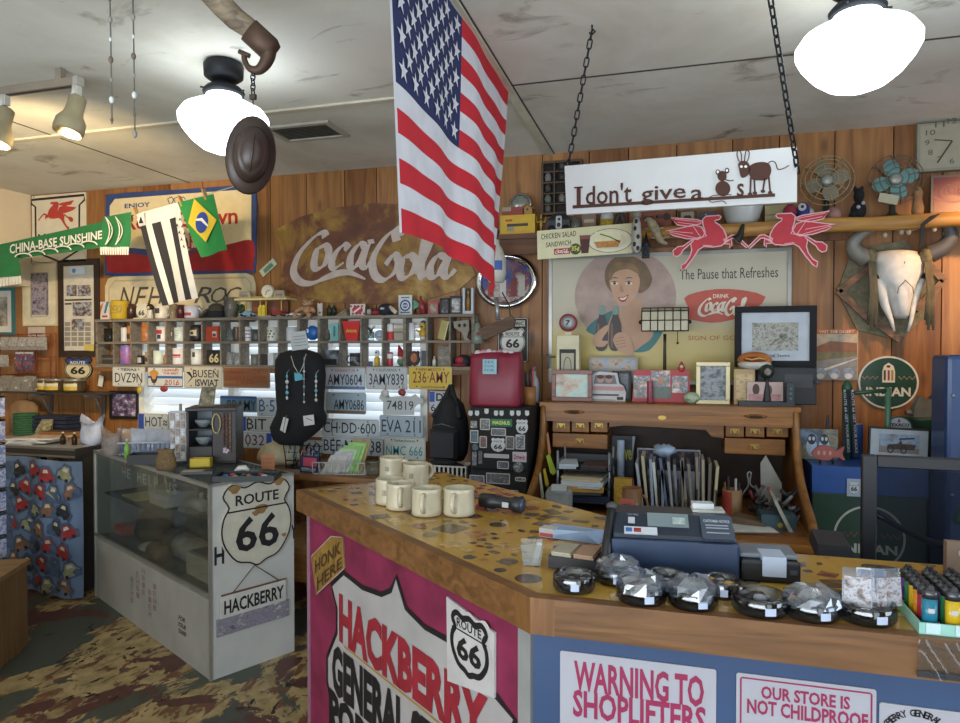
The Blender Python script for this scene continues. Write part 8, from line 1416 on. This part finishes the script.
 # ---- on the counter
def oc(name,label,cat,px,py,rz=0,group=None):return Thing(name,label,cat,PZ(px,py,CT+.0015),rad(rz),group)
mugc=mt('#b9b096',.3,var=.1,scale=20)
for(px,py,rz,r_,lab)in((392,477.5,-8,.045,'cream mug at the back left of the group on the counter end'),(416,485,60,.045,'cream mug at the back right of the group, beside the back left one'),(390,503,75,.043,'cream mug with small print partly behind the front left mug'),(401,508,-70,.043,'front left cream mug with its handle towards the viewer'),(427,514,-82,.043,'middle cream mug of the front row'),(459,514,-88,.044,'rightmost cream mug beside the black scanner')):
 t=oc('mug',lab,'mug',px,py,rz,'cream mugs on the counter');h=.081;r_*=1.07;b=t.part('body');b.lathe([(.001,.003),(r_*.95,0),(r_*1.04,.004),(r_,.014),(r_*.98,h*.85),(r_,h-.002),(r_*.95,h+.001),(r_*.88,h-.003),(r_*.86,.02),(.001,.014)],mugc,n=28)
 k=t.part('handle');k.tube(spline([(r_*.92,0,h*.82),(r_*1.35,0,h*.84),(r_*1.6,0,h*.6),(r_*1.5,0,h*.35),(r_*.94,0,h*.2)],4),.0075,mugc,8)
 if 'print' in lab or 'back' in lab:k=t.part('printed_mark',label='small grey print');a0=270-rz;cyl_label(k,r_*1.002,h*.4,h*.62,mt('#8f8a78',var=.3,scale=90),a0-10,a0+10)
t=oc('barcode_scanner','black handheld scanner lying beside the cream mugs','scanner',500,511,-14);b=t.part('body');b.loft([[(x,.024*k_*cos(2*pi*j/12),.027+.024*k_*sin(2*pi*j/12))for j in range(12)]for x,k_ in((-.07,.6),(-.065,.95),(-.02,1.0),(-.012,.82),(.04,.8),(.05,1.05),(.075,1.05),(.078,.85))],mt('#1d1e22',.45));k=t.part('label');k.box(.018,-.0215,.018,.04,-.0195,.034,mt('#b5b5b5'));k=t.part('lens',label='blue grey lens');k.tube([(.077,0,.027),(.08,0,.027)],.02,mt('#3a4460',.2),14);k=t.part('grip');k.box(-.08,-.012,.0,-.05,.012,.012,mt('#8a3a44'))
t=oc('acrylic_cup','small clear plastic cup with white card on the counter','cup',532,563,10);b=t.mesh();b.loft([[(-.02,-.02,0),(.02,-.02,0),(.02,.02,0),(-.02,.02,0)],[(-.026,-.026,.05),(.026,-.026,.05),(.026,.026,.05),(-.026,.026,.05)]],glass('#dfe2e0',.3,.3,'#b9bcb8'),False,False);b.box(-.018,-.018,0,.018,.018,.003,mt('#a9aaa8'));b.loft([[(.0,-.015,.004),(.014,-.015,.004),(.014,.015,.004),(.0,.015,.004)],[(.012,-.015,.052),(.024,-.015,.052),(.024,.015,.052),(.012,.015,.052)]],mt('#b9babb'),False)
t=oc('card_packet','pale blue and white envelope pack with a red edge on the counter','packet',570,537,-12);b=t.mesh();b.loft([[(-.07,-.035,0),(.09,-.03,0),(.09,.04,0),(-.07,.04,0)],[(-.07,-.03,.022),(.05,-.04,.03),(.08,.04,.02),(-.06,.04,.02)]],mt('#8fa8c8',.5,var=.15),False);b.box(-.074,-.036,.001,-.03,.0,.024,mt('#b9b4b4'));b.box(-.072,-.038,.003,-.035,-.036,.012,mt('#a8484a'))
t=oc('card_box','black open box of two stacks of cards behind the ashtrays','box',575,567,-8);b=t.part('box');b.box(-.055,-.03,0,.055,.06,.012,blk);b.box(-.055,-.03,.012,.055,-.026,.028,blk);b.box(-.055,-.026,.012,-.051,.06,.028,blk);b.box(.051,-.026,.012,.055,.06,.028,blk)
CBX=t.loc
for x,c,lab in((-.027,'#a59d8a','beige card stack in the left half of the black open box'),(.025,'#a08068','tan card stack in the right half of the black open box')):
 b=Thing('card_stack',lab,'cards',CBX+Matrix.Rotation(rad(-8),3,'Z')@Vector((x,.016,.0125)),rad(-8)).mesh();[b.box(-.022,-.04,.005*i,.022+.002*(i%2),.04,.005*i+.0045,mt(c,.6))for i in range(5)]
t=oc('card_reader_pole','black slanting arm left of the register','card reader',604,578,0);b=t.part('arm');e_=P(612,506,PZ(604,578,CT).y+.10)-t.loc;b.tube([(0,0,.008),e_*.5+Vector((-.002,0,0)),e_],[.013,.011,.009],mt('#16171a',.4),8);k=t.part('foot');k.lathe([(.03,0),(.03,.008),(.01,.012)],blk,n=16);k=t.part('clip');k.ell(e_,.014,.012,.010,mt('#3a3c40'),8,6)
t=Thing('register','dark navy counter register with a small screen and notices','register',(0,1.548,CT+.001),rad(5));nv_=mt('#1b2432',.35);b=t.part('base',bevel=.006);b.box(-.136,0,0,.138,.2,.078,mt('#24344f',.35));k=t.part('top_unit',bevel=.004)
k.loft([[(-.132,.008,.078),(.132,.008,.078),(.132,.17,.078),(-.132,.17,.078)],[(-.132,.012,.088),(.132,.012,.088),(.132,.17,.088),(-.132,.17,.088)],[(-.128,.066,.122),(.128,.066,.122),(.128,.15,.122),(-.128,.15,.122)]],nv_,False)
tm_=Matrix.Translation((0,.012,.09))@Matrix.Rotation(math.atan2(-.054,.034),4,'X')
s_=t.part('screen',label='grey green screen');s_.T=tm_;s_.box(-.055,-.002,.022,.035,.001,.062,mt('#6f7c80',.2));s_.box(.0,-.0025,.03,.028,-.002,.05,mt('#93a09c',.3,var=.3,scale=90))
s_=t.part('payment_sticker',label='white strip with payment symbols');s_.T=tm_;s_.box(-.107,-.003,-.004,-.035,.001,.016,mt('#b5bac2'));s_.box(-.104,-.0035,0,-.09,-.003,.012,mt('#2f5a9a'));s_.box(-.086,-.0035,0,-.07,-.003,.012,mt('#8a2a2a'));s_.box(-.098,-.002,.028,-.083,0,.046,mt('#a9adb4'));s_.text('TAX FREE',-.1,.052,-.075,.058,mt('#8a8f96'),-.001)
s_=t.part('notice_card',label='dark clear card with white print');s_.T=tm_;s_.slab(rrect(.06,-.012,.128,.058,.005,2),mt('#3a4452',.25),-.006,.004);s_.text('CUSTOMER NOTICE',.066,.036,.122,.044,mt('#a9b0b8'),-.0065,.02)
for z in(.026,.018,.004):s_.box(.07,-.0066,z,.118,-.006,z+.003,mt('#8a929c'))
k=t.part('paper_slips',label='white paper slips');k.box(.05,.1,.122,.122,.15,.126,mt('#b5b6ae'));k.box(.052,.12,.126,.1,.15,.138,mt('#b9bec0'))
t=oc('receipt_printer','black receipt printer with white paper right of the register','printer',772,583,4);b=t.part('body',bevel=.005);b.box(-.062,0,0,.058,.11,.045,mt('#1a1b1f',.4));b.box(-.062,.02,.045,.058,.11,.055,mt('#6d7680',.4));k=t.part('paper');k.box(-.02,-.003,.014,.028,.06,.0565,mt('#a9b4c6'));k=t.part('buttons');k.box(.036,-.002,.02,.05,0,.03,mt('#3a3d44'))
dgl_=glass('#b4bac2',1.6,.04,'#30343a');wrap=glass('#e6ecf4',2.6,.10,'#c4d0de')
def ashtray(px0,px1,py,label,wrapd,gold=0,cards=0):
 c0,c1=PZ(px0,py-8,CT),PZ(px1,py-8,CT);r=(c1-c0).length/2;t=Thing('glass_ashtray',label,'ashtray',((c0.x+c1.x)/2,(c0.y+c1.y)/2,CT+.0015),0,'glass ashtrays of trinkets on the counter');rr=random.Random(int(px0))
 b=t.part('dish');b.lathe([(.001,.002),(r*.9,0),(r,.006),(r,.03),(r*.93,.034),(r*.86,.03),(r*.8,.008),(.001,.006)],dgl_,n=26)
 g=t.part('trinkets',label='heap of dark trinkets',kind='stuff')
 for i in range(26):a,q=rr.uniform(0,6.3),r*.76*rr.random()**.5;s=rr.uniform(.006,.011);g.ell((q*cos(a),q*sin(a),.012+.012*rr.random()),s*1.4,s,s*.8,mt(['#1c1d22','#8a8d94','#2a2b30','#5a5c60' if not gold else '#a8863a','#101114'][i%5],.3),7,5)
 k=t.part('price_label',label='white price label');a=rr.uniform(270,292);cyl_label(k,r*1.008,.008,.022,mt('#a9b4c8'),a-11,a+11)
 if wrapd:
  w_=t.part('plastic_wrap',label='crumpled clear plastic wrap');rings=[[(r*q*cos(2*pi*j/14)*(1+rr.uniform(-.1,.1)),r*q*sin(2*pi*j/14)*(1+rr.uniform(-.1,.1)),z+rr.uniform(-.004,.006))for j in range(14)]for q,z in((1.02,.022),(.95,.042),(.6,.052),(.2,.056))];w_.loft(rings,wrap,False,False)
 for i in range(cards):k=t.part('bagged_card');k.T=Matrix.Translation((-.016+.03*i,-.01+.008*i,.024))@Matrix.Rotation(rad(-14+18*i),4,'Z')@Matrix.Rotation(rad(-18+6*i),4,'X');k.box(-.022,0,0,.022,.005,.052,photo(['#3a3a3e','#8a7a78','#b9bcc4','#6a5a58'],50,80+i));k.box(-.026,.004,.0,.024,.006,.068,wrap)
 return t
for a in((553,595,597,'ashtray of dark trinkets at the left end of the front row',0),(597,639,590,'ashtray with blue plastic wrap at the left of the back row',1),(617,666,608,'wrapped ashtray second in the front row with two labels',1),(644,688,598,'open ashtray in the back row before the register',0),(669,717,613,'wrapped ashtray in the middle of the front row',1),(701,740,603,'ashtray of gold and black trinkets in the back row',0,1),(733,787,619,'clear ashtray fourth in the front row below the receipt printer',0),(785,837,624,'wrapped ashtray fifth in the front row',1),(838,893,627,'ashtray with bagged cards at the right end of the front row',0,0,3)):ashtray(*a)
t=oc('sticky_note_pad','lime green pad of sticky notes beside the lighters','note pad',889,604,12);b=t.mesh();b.box(-.035,-.03,0,.03,.035,.014,mt('#8fb83a',.6))
t=Thing('lighter_tray','mint plastic tray holding rows of coloured lighters','tray',(.505,1.43,CT+.001));mint=mt('#8fc2b4',.4);b=t.mesh();b.box(-.09,-.075,0,.14,.075,.004,mint);b.box(-.09,-.075,.004,.14,-.071,.02,mint);b.box(-.09,-.071,.004,-.086,.075,.02,mint);b.box(-.086,.071,.004,.14,.075,.02,mint)
for i in range(5):b.box(-.08+.045*i,-.078,.003,-.058+.045*i,-.075,.021,mt('#b9d4d4'))
TRL=t.loc;lc=['#1f6f86','#c2a01c','#8f1f34','#2f7a4a','#c27a1c','#5a3a8a'];ln_=['teal blue','yellow','dark red','green','orange','violet']
for r in range(6):
 for c_ in range(6):
  lab=f'{ln_[c_]} lighter in the front row of the mint tray' if r==0 else 'lighter standing behind the front row in the mint tray'
  t=Thing('lighter',lab,'lighter',TRL+Vector((-.068+.036*c_,-.056+.0235*r,.0045)),0,'lighters in the mint tray');col=lc[(c_+r*2+(r>2))%6]if r else lc[c_]
  b=t.part('body');b.lathe([(.001,0),(.0125,0),(.0125,.054),(.001,.054)],glass('#%02x%02x%02x'%tuple(int(int(col[1+2*i:3+2*i],16))for i in range(3)),.3,.45,col)if 0 else mt(col,.25),n=12,sy=.7);k=t.part('metal_cap',label='metal cap');k.lathe([(.0128,.054),(.0128,.068),(.008,.069),(.008,.074),(.001,.074)],mt('#55565a',.3,.8),n=12,sy=.72);k.box(-.004,-.006,.07,.004,.004,.078,mt('#2a2b2e',.4))
  if r==0:k=t.part('price_label',label='white price label');k.box(-.005,-.0094,.03,.005,-.0088,.038,mt('#b5b5b8'))
t=oc('cardboard_piece','brown upright cardboard piece at the right edge of the counter','cardboard',962,574,0);b=t.mesh();b.box(-.03,.0,0,.1,.02,.07,mt('#7d6a5a',.8));b.slab([(-.006,.04),(.02,.055),(.018,.068),(-.008,.05)],mt('#a9aab0'),-.002,.002)
t=at('plastic_sleeve','clear plastic sleeve hanging over the front edge of the counter','plastic bag',(918,643,985,681),WY(1.325));b=t.mesh();b.sheet(lambda u,v:((u-.5)*t.w,.004*sin(u*14+v*6),v*t.h),12,8,glass('#d9dcdc',.9,.06,'#a9aeb0'));b.box(-t.w/2,.001,0,t.w/2,.004,t.h*.16,mt('#2a2c30',.4))
# ---- side table behind the counter
t=Thing('side_table','wooden side table under the window plates behind the counter','table',(-1.75,3.5,0));sw2=wood('#8a5f38','#5d3d20','x',.5,1,False);b=t.part('tabletop');b.box(-.70,0,.845,.66,.55,.875,sw2);[t.part('leg').box(x,y,0,x+.05,y+.05,.845,sw2)for x in(-.68,.59)for y in(.02,.48)]
b=t.part('lower_shelf',label='pale wooden lower shelf');b.box(-.62,-.03,.42,.58,.5,.46,wood('#b08a58','#86623a','x',.5,1,False));b.box(-.62,-.03,.26,.58,-.01,.42,wood('#a06f38','#7a5128','x',.5,1,False))
SDZ=.876
def sd(name,label,cat,px0,px1,pytop,Y,rz=0,group=None):
 c=P((px0+px1)/2,pytop,Y);tt=Thing(name,label,cat,(c.x,Y,SDZ),rad(rz),group);tt.w=P(px1,pytop,Y).x-P(px0,pytop,Y).x;tt.h=c.z-SDZ;return tt
t=sd('leaflet_rack','white wire rack holding green leaflets by the counter end','rack',318,366,470,3.62,10);b=t.mesh();w=t.w/2
for x in range(9):b.tube([(-w+2*w*x/8,-.06,0),(-w+2*w*x/8,-.07,.07)],.003,mt('#a9aaa6'),5)
b.tube([(-w,-.07,.07),(w,-.07,.07)],.004,mt('#a9aaa6'),5);b.box(-w,-.06,0,w,.1,.004,mt('#a9aaa6'));LR=t.loc
for i in range(6):
 b=Thing('leaflet',['front grey printed','second pale lilac','third pale green','fourth green','fifth bright green','rear green and brown'][i]+' leaflet in the white wire rack','leaflet',LR+Vector((-.06+.022*i,-.04+.014*i,.005)),rad(10),'leaflets in the wire rack').mesh();c=['#a9a6a0','#a8a0ac','#9ab48a','#7da862','#84b464','#8a7a4a'][i];hh=.10+.018*i
 b.loft([[(-.05,0,0),(.06,0,0),(.06,.004,0),(-.05,.004,0)],[(.0,.03,hh),(.11,.03,hh*.96),(.11,.034,hh*.96),(.0,.034,hh)]],mt(c,.6,var=.15,scale=40),False)
t=sd('book','pink and dark blue book standing below the dress stand','book',299,318,456,3.56,-6);b=t.mesh();w,h=t.w/2,t.h;b.box(-w,0,0,w,.02,h,mt('#26304a',.5));b.box(-w*.6,-.001,h*.4,w*.9,0,h*.9,mt('#b54a5e',.5));b.box(-w*.8,-.001,h*.1,w*.8,0,h*.3,photo(['#26304a','#6a7a8a','#b9b4a8'],40,91))
t=sd('glass_jar','clear glass jar beside the green leaflets','jar',367,381,461,3.62);w,h=t.w/2,t.h;b=t.part('jar');b.lathe([(.001,.003),(w*.9,0),(w,h*.2),(w,h*.7),(w*.75,h*.85),(w*.8,h)],glass('#c9c6b8',.3,.25,'#8f8a78'),n=18);k=t.part('rim');k.lathe([(w*.84,h*.94),(w*.84,h),(w*.7,h)],mt('#8f8a78',.3,.5),n=18)
t=sd('plastic_basket','white plastic basket holding a dark cap, beside the black cabinet','basket',434,469,464,3.62);w,h=t.w/2,t.h;b=t.part('basket');wp=mt('#b5b4aa',.5)
for x in range(9):b.box(-w+2*w*x/8-.005,-.06,.01,-w+2*w*x/8+.005,-.056,h,wp)
b.box(-w,-.06,0,w,.08,.01,wp);b.box(-w-.004,-.062,h*.9,w+.004,-.055,h,wp);b.box(-w-.004,-.06,.01,-w,.08,h,wp);b.box(w,-.06,.01,w+.004,.08,h,wp);b.box(-w,.076,.01,w,.08,h,wp);k=Thing('cap','dark cloth cap lying in the white plastic basket','cap',t.loc+Vector((-.01,.01,.012)));kb=k.mesh();kb.ell((0,0,h*.5),w*.9,.055,h*.5,mt('#1d1d20',.95),14,8);kb.ell((-w*.3,-.03,h*1.02),w*.8,.05,.014,mt('#1d1d20',.95),12,6)
t=sd('jewellery_stand','black wire jewellery stand hung with chains below the dress stand','stand',286,322,442,3.66);t.h=.14;b=t.part('frame');w=t.w/2
for i in range(7):b.tube(spline([(-w+2*w*i/6,0,0),(-w+2*w*i/6+.02*sin(i*2),-.01,.07),(-w+2*w*i/6-.02,0,.145)],4),.0035,iron,5)
for z in(.05,.10,.145):b.tube([(-w,0,z),(w,0,z)],.0035,iron,5)
for i in range(6):k=t.part('chain');x=-w*.85+.3*w*i;k.tube(spline([(x,-.015,.14),(x+.008,-.025,.06),(x+.03,-.015,.12)],4),.0025,mt(['#a9a59a','#5f93a5','#b5a06a','#8a4a5a','#a9a9ac','#3a5aa0'][i],.4,.3),5)
t=sd('cloth_heap','cream folded cloth heap behind the jewellery tray','cloth',262,297,452,3.8);t.loc.x=-2.42;b=t.mesh();b.loft([[(.14*q*cos(2*pi*j/16)*(1+.08*sin(j*3)),.1*q*sin(2*pi*j/16),z)for j in range(16)]for q,z in((.9,0),(1,.03),(.95,.07),(.7,.12),(.3,.14))],mt('#b5a98a',.9,var=.15))
# ---- right hand corner
BX0,BX1=.645,1.14;BZ=P(830,466,3.62).z
t=Thing('gasoline_cabinet','dark green steel cabinet with blue top band and round gasoline emblem','cabinet',((BX0+BX1)/2,3.62,0));w=(BX1-BX0)/2;b=t.part('body',bevel=.006);b.box(-w,0,0,w,.35,BZ-.13,mt('#1f3a2c',.35,var=.1));k=t.part('top_band',label='blue top band');k.box(-w,-.002,BZ-.13,w,.35,BZ,mt('#234a8a',.35));e_=t.part('emblem');cpx=WY(3.62).uv(869,538);cx,cz=cpx[0]-t.loc.x,cpx[1];e_.rib(oval(cx,cz,.15,.15,40),.010,mt('#a9a9a2'),-.002,True)
r=.15;e_.poly([(cx-.2*r,cz-.05*r),(cx-.2*r,cz+.4*r),(cx-.1*r,cz+.66*r),(cx,cz+.72*r),(cx+.12*r,cz+.66*r),(cx+.22*r,cz+.4*r),(cx+.22*r,cz-.05*r)],mt('#a9a492'),-.002);e_.box(cx-.05*r,-.004,cz,cx+.05*r,-.003,cz+.5*r,mt('#a8862c'))
for s in(-1,1):e_.rib([(cx+s*r*(.34+.09*i),cz+(.0 if i%2 else .16)*r)for i in range(7)],.03*r,mt('#8f4a4a'),-.002)
e_.text('INDIAN',cx-.8*r,cz-.5*r,cx+.8*r,cz-.2*r,mt('#a9a9a2'),-.002,.035)
t=at('route_card','small white card with 66 on the blue band of the green cabinet','card',(847,479,861,496.5),WY(3.611));b=t.mesh();b.box(-t.w/2,0,0,t.w/2,.006,t.h,mt('#9aa4b4'));shield(b,-t.w*.4,t.h*.1,t.w*.4,t.h*.9,mt('#b9bec4'),blk,-.001,.06,top=None)
def rb_(name,label,cat,px0,px1,pytop,Y,z=None):
 z=BZ+.001 if z is None else z;c=P((px0+px1)/2,pytop,Y);tt=Thing(name,label,cat,(c.x,Y,z));tt.w=P(px1,pytop,Y).x-P(px0,pytop,Y).x;tt.h=c.z-z;return tt
t=rb_('owl_picture','picture board of two white owls at the left of the green cabinet top','picture',799,838,429,3.82);w,h=t.w/2,t.h;b=t.part('board');b.box(-w,0,0,w,.012,h,photo(['#5a5a48','#8a8468','#3f4a5a','#6f7f95'],8,93));k=t.part('printed_owls')
for x in(-.35,.3):k.poly(oval(w*x,h*.4,w*.28,h*.3,16),mt('#a9b9cc',var=.2,scale=30),-.001);k.poly(oval(w*x,h*.66,w*.22,h*.18,14),mt('#2f3338'),-.0015);[k.poly(oval(w*x+s_*w*.1,h*.68,w*.07,h*.07,10),mt('#b5bcc4'),-.002)for s_ in(-1,1)]
t=rb_('easel','dark pointed easel tip above the owl picture','easel',824,832,415,3.86);b=t.mesh();b.loft([[(-t.w*.5,0,0),(t.w*.5,0,0),(t.w*.5,.02,0),(-t.w*.5,.02,0)],[(-.004,0,t.h),(.004,0,t.h),(.004,.01,t.h),(-.004,.01,t.h)]],mt('#1f2126',.5),False)
t=rb_('fish_sign','dusty red carved fish on a small black stand','ornament',812,845,446,3.68);w,h=t.w/2,t.h;b=t.part('fish');b.slab(spline([(-w,h*.55),(-w*.6,h*.95),(0,h),(w*.45,h*.75),(w*.95,h*1.0),(w*.85,h*.6),(w,h*.22),(w*.45,h*.42),(0,h*.2),(-w*.6,h*.25)],3,True),mt('#98524a',.6,var=.15),0,.016);k=t.part('carving');[k.poly(oval(w*x,h*.6,w*.09,h*.13,10),mt('#b58a80'),-.001)for x in(-.6,-.25,.1)];k=t.part('stand');k.tube([(-w*.5,.01,0),(-w*.4,.01,h*.3)],.005,blk);k=t.part('stand');k.tube([(w*.3,.01,0),(w*.25,.01,h*.4)],.005,blk)
t=rb_('pipe_sign','green pipe stand with a crossbar and cap on the green cabinet','pipe stand',843,893,386,3.88);gpm=mt('#2f5540',.4);X1,X2=P(847,400,3.88).x-t.loc.x,P(888,400,3.88).x-t.loc.x;zb=P(868,390,3.88).z-t.loc.z;b=t.part('pipe');b.tube([(X1,0,0),(X1,0,zb+.02)],.022,gpm,12);b.tube([(X1,0,zb-.02),(X2,0,zb)],.011,gpm,10);b.tube([(X2,0,0),(X2,0,zb+.012)],.014,mt('#4f7a62',.4),10);k=t.part('cap');k.lathe([(.026,zb-.01),(.024,zb+.02),(.01,zb+.045),(.001,zb+.05)],gpm,(X1,0,0),14);PSX=t.loc.x+X1
t=Thing('lanyard','black lanyard with white lettering hanging on the green pipe','lanyard',(PSX,3.85,BZ+.02));b=t.part('strap');
for x0,x1 in((-.005,-.02),(.012,.035)):b.slab([(x0-.011,zb-.02),(x0+.011,zb-.02),(x1+.011,.0),(x1-.011,.0)],mt('#15161c',.7),-.004*(x0>0),.003);k=t.part('lettering');k.T=Matrix.Translation(((x0+x1)/2+.004,-.006,zb/2))@Matrix.Rotation(rad(86),4,'Y');k.text('ROUTE 66 GET YOUR KICKS',-zb*.45,-.006,zb*.45,.006,mt('#a9adb8'),0,.01)
t=rb_('drink_can','tall blue and white can behind the lanyard','can',849,863,424,3.94);can(t.mesh(),t.w/2,t.h,mt('#2c4f94',.35,var=.2));
t=rb_('framed_photo','black framed photograph of a vintage car standing on the green cabinet','picture frame',868,929,428,3.74);t.name='framed_photo';w,h=t.w/2,t.h;t.rot=(0,rad(1.5),0);b=t.part('frame');b.box(-w,0,0,w,.018,h,blk);k=t.part('mat_board');k.box(-w*.94,-.001,.01,w*.94,0,h*.95,mt('#a9b2b8'));k=t.part('picture');k.box(-w*.66,-.002,h*.32,w*.66,-.001,h*.83,photo(['#4f6f9a','#8fa5bc','#6a5f58'],10,95));q=lambda x,z:(w*x,h*z)
k.poly([q(-.66,.32),q(.66,.32),q(.66,.46),q(-.66,.5)],mt('#7d7a78'),-.0025);k.poly([q(-.4,.42),q(.5,.42),q(.55,.56),q(.1,.58),q(.05,.7),q(-.02,.58),q(-.38,.54)],mt('#4a3a34'),-.003);k.poly([q(.0,.68),q(.5,.72),q(.5,.76),q(-.02,.72)],mt('#2a2628'),-.0035);[k.rib(oval(w*x,h*.42,w*.09,h*.1,14),.005,mt('#22201f'),-.004,True)for x in(-.28,.15)]
t=rb_('round_star_sign','white round oil sign with a small red emblem behind the car photograph','sign',885,913,416,3.9);w,h=t.w/2,t.h;b=t.part('disc');zc=t.h-w;b.slab(oval(0,zc,w,w,30),mt('#a9b0b4',.4),0,.01);b.rib(oval(0,zc,w*.94,w*.94,30),.008,mt('#3a4a44'),-.001,True);l=t.part('lettering');l.text('TEXACO',-w*.75,zc+w*.15,w*.75,zc+w*.42,blk,-.001,.04);l.poly([(0,zc+w*.85),(w*.12,zc+w*.5),(-w*.12,zc+w*.5)],mt('#a03038'),-.002);k=t.part('post');k.box(-.012,.011,0,.012,.02,zc,iron)
t=rb_('green_can','dark green round oil can drum beside the car photograph','can',905,940,417,4.08);t.loc.z=.0;t.h+=BZ;b=t.mesh();w=t.w/2;h=P(922,417,4.08).z;b.lathe([(.001,0),(w,0),(w,h-.02),(w*1.05,h-.012),(w*1.05,h),(w*.9,h),(.001,h-.01)],mt('#2c4a36',.4,var=.12),n=26);GCZ=h;GCX=t.loc.x
t=Thing('metal_pump_head','grey cast metal pump head on top of the green drum','pump head',(GCX,4.07,GCZ+.001));b=t.part('body');b.loft([[(-.055,-.03,0),(.06,-.03,0),(.06,.03,0),(-.055,.03,0)],[(-.05,-.03,.05),(.062,-.03,.045),(.062,.03,.045),(-.05,.03,.05)],[(-.025,-.025,.11),(.04,-.025,.09),(.04,.025,.09),(-.025,.025,.11)]],mt('#77776f',.5,.4,var=.2),False);k=t.part('spout');k.tube([(.03,0,.08),(.075,.0,.15),(.1,0,.19)],[.018,.014,.012],mt('#6a6a64',.5,.4),10);k=t.part('side_pipe');k.tube([(-.05,-.01,.02),(-.085,-.02,.025)],.014,mt('#77776f',.5,.4),8)
GX=P(940,420,3.35).x
t=Thing('gas_pump','green vintage gas pump with blue edges in the right corner','gas pump',(GX+.34,3.46,0));gz=P(950,355,3.4).z;b=t.part('body',bevel=.02);b.box(-.28,.0,0,.28,.2,gz,mt('#2c4470',.35));k=t.part('front_panel',label='pale green front panel');k.slab(rrect(-.2,.1,.2,gz-.06,.03),mt('#4a7a5c',.35),-.012,.012);k=t.part('top_cap');k.slab(rrect(-.16,gz,.24,gz+.08,.03),mt('#2c4470',.35),.03,.15);k=t.part('chrome_band');k.box(-.19,-.016,gz-.1,.2,-.011,gz-.07,mt('#9aa4a8',.3,.6));k=t.part('hose',label='green curved hose');k.tube(spline([(-.25,-.05,.85),(-.2,-.1,1.0),(-.08,-.12,1.18),(.1,-.08,1.25)],5),.02,mt('#3f7a58',.4),10)
k=t.part('bolts');[k.ell((-.255,-.004,z),.008,.006,.008,mt('#8f9aa8',.3,.6),8,5)for z in(gz-.18,gz-.5,gz-.62)]
tl=P(864,456,2.15);t=Thing('office_chair','black mesh back office chair behind the counter','chair',(tl.x+.27,2.15,0),rad(-4));cz=tl.z;fm_=mt('#1a1c22',.5);b=t.part('back_frame',bevel=.004);b.box(-.27,0,.55,-.232,.03,cz,fm_);b.box(.232,0,.55,.27,.03,cz,fm_);b.box(-.232,0,cz-.034,.232,.03,cz,fm_);b.box(-.232,0,.55,.232,.03,.59,fm_)
mm,nt,out=newmat('chair_mesh');d_=nd(nt,'ShaderNodeBsdfDiffuse');d_.inputs[0].default_value=(.012,.014,.02,1);tr=nd(nt,'ShaderNodeBsdfTransparent');mx=nd(nt,'ShaderNodeMixShader');mx.inputs[0].default_value=.72;nt.links.new(tr.outputs[0],mx.inputs[1]);nt.links.new(d_.outputs[0],mx.inputs[2]);nt.links.new(mx.outputs[0],out.inputs[0])
k=t.part('back_mesh',label='see through dark mesh');k.sheet(lambda u,v:(-.232+.464*u,.012-.02*sin(pi*u),.59+(cz-.624)*v),10,8,mm);k=t.part('lumbar_support');k.tube(spline([(-.232,.02,cz-.17),(-.1,.01,cz-.235),(.05,.008,cz-.25),(.232,.02,cz-.24)],5),.009,mt('#2f343d',.4),8);k.box(.055,.015,cz-.245,.07,.03,cz-.034,mt('#2f343d',.4))
for s_ in(-1,1):
 k=t.part('armrest');ax=-.36 if s_<0 else .33;k.loft([[(ax-.045,-.16,1.035),(ax+.045,-.16,1.035),(ax+.045,.02,1.035),(ax-.045,.02,1.035)],[(ax-.04,-.155,1.072),(ax+.04,-.155,1.072),(ax+.04,.015,1.072),(ax-.04,.015,1.072)]],mt('#24262c',.6),False);k.tube([(ax,-.06,1.035),(ax,-.05,.66)],.02,fm_,8)
k=t.part('seat');k.box(-.33,-.42,.64,.33,.04,.72,mt('#1f2127',.9));k=t.part('base');k.tube([(0,-.18,.08),(0,-.18,.64)],.028,fm_,12)
for i in range(5):a=2*pi*i/5;k.tube([(0,-.18,.1),(.28*cos(a),-.18+.28*sin(a),.06)],.02,fm_,8);k.ell((.28*cos(a),-.18+.28*sin(a),.032),.03,.03,.032,fm_,8,6)
for _t in THINGS:_t.done()
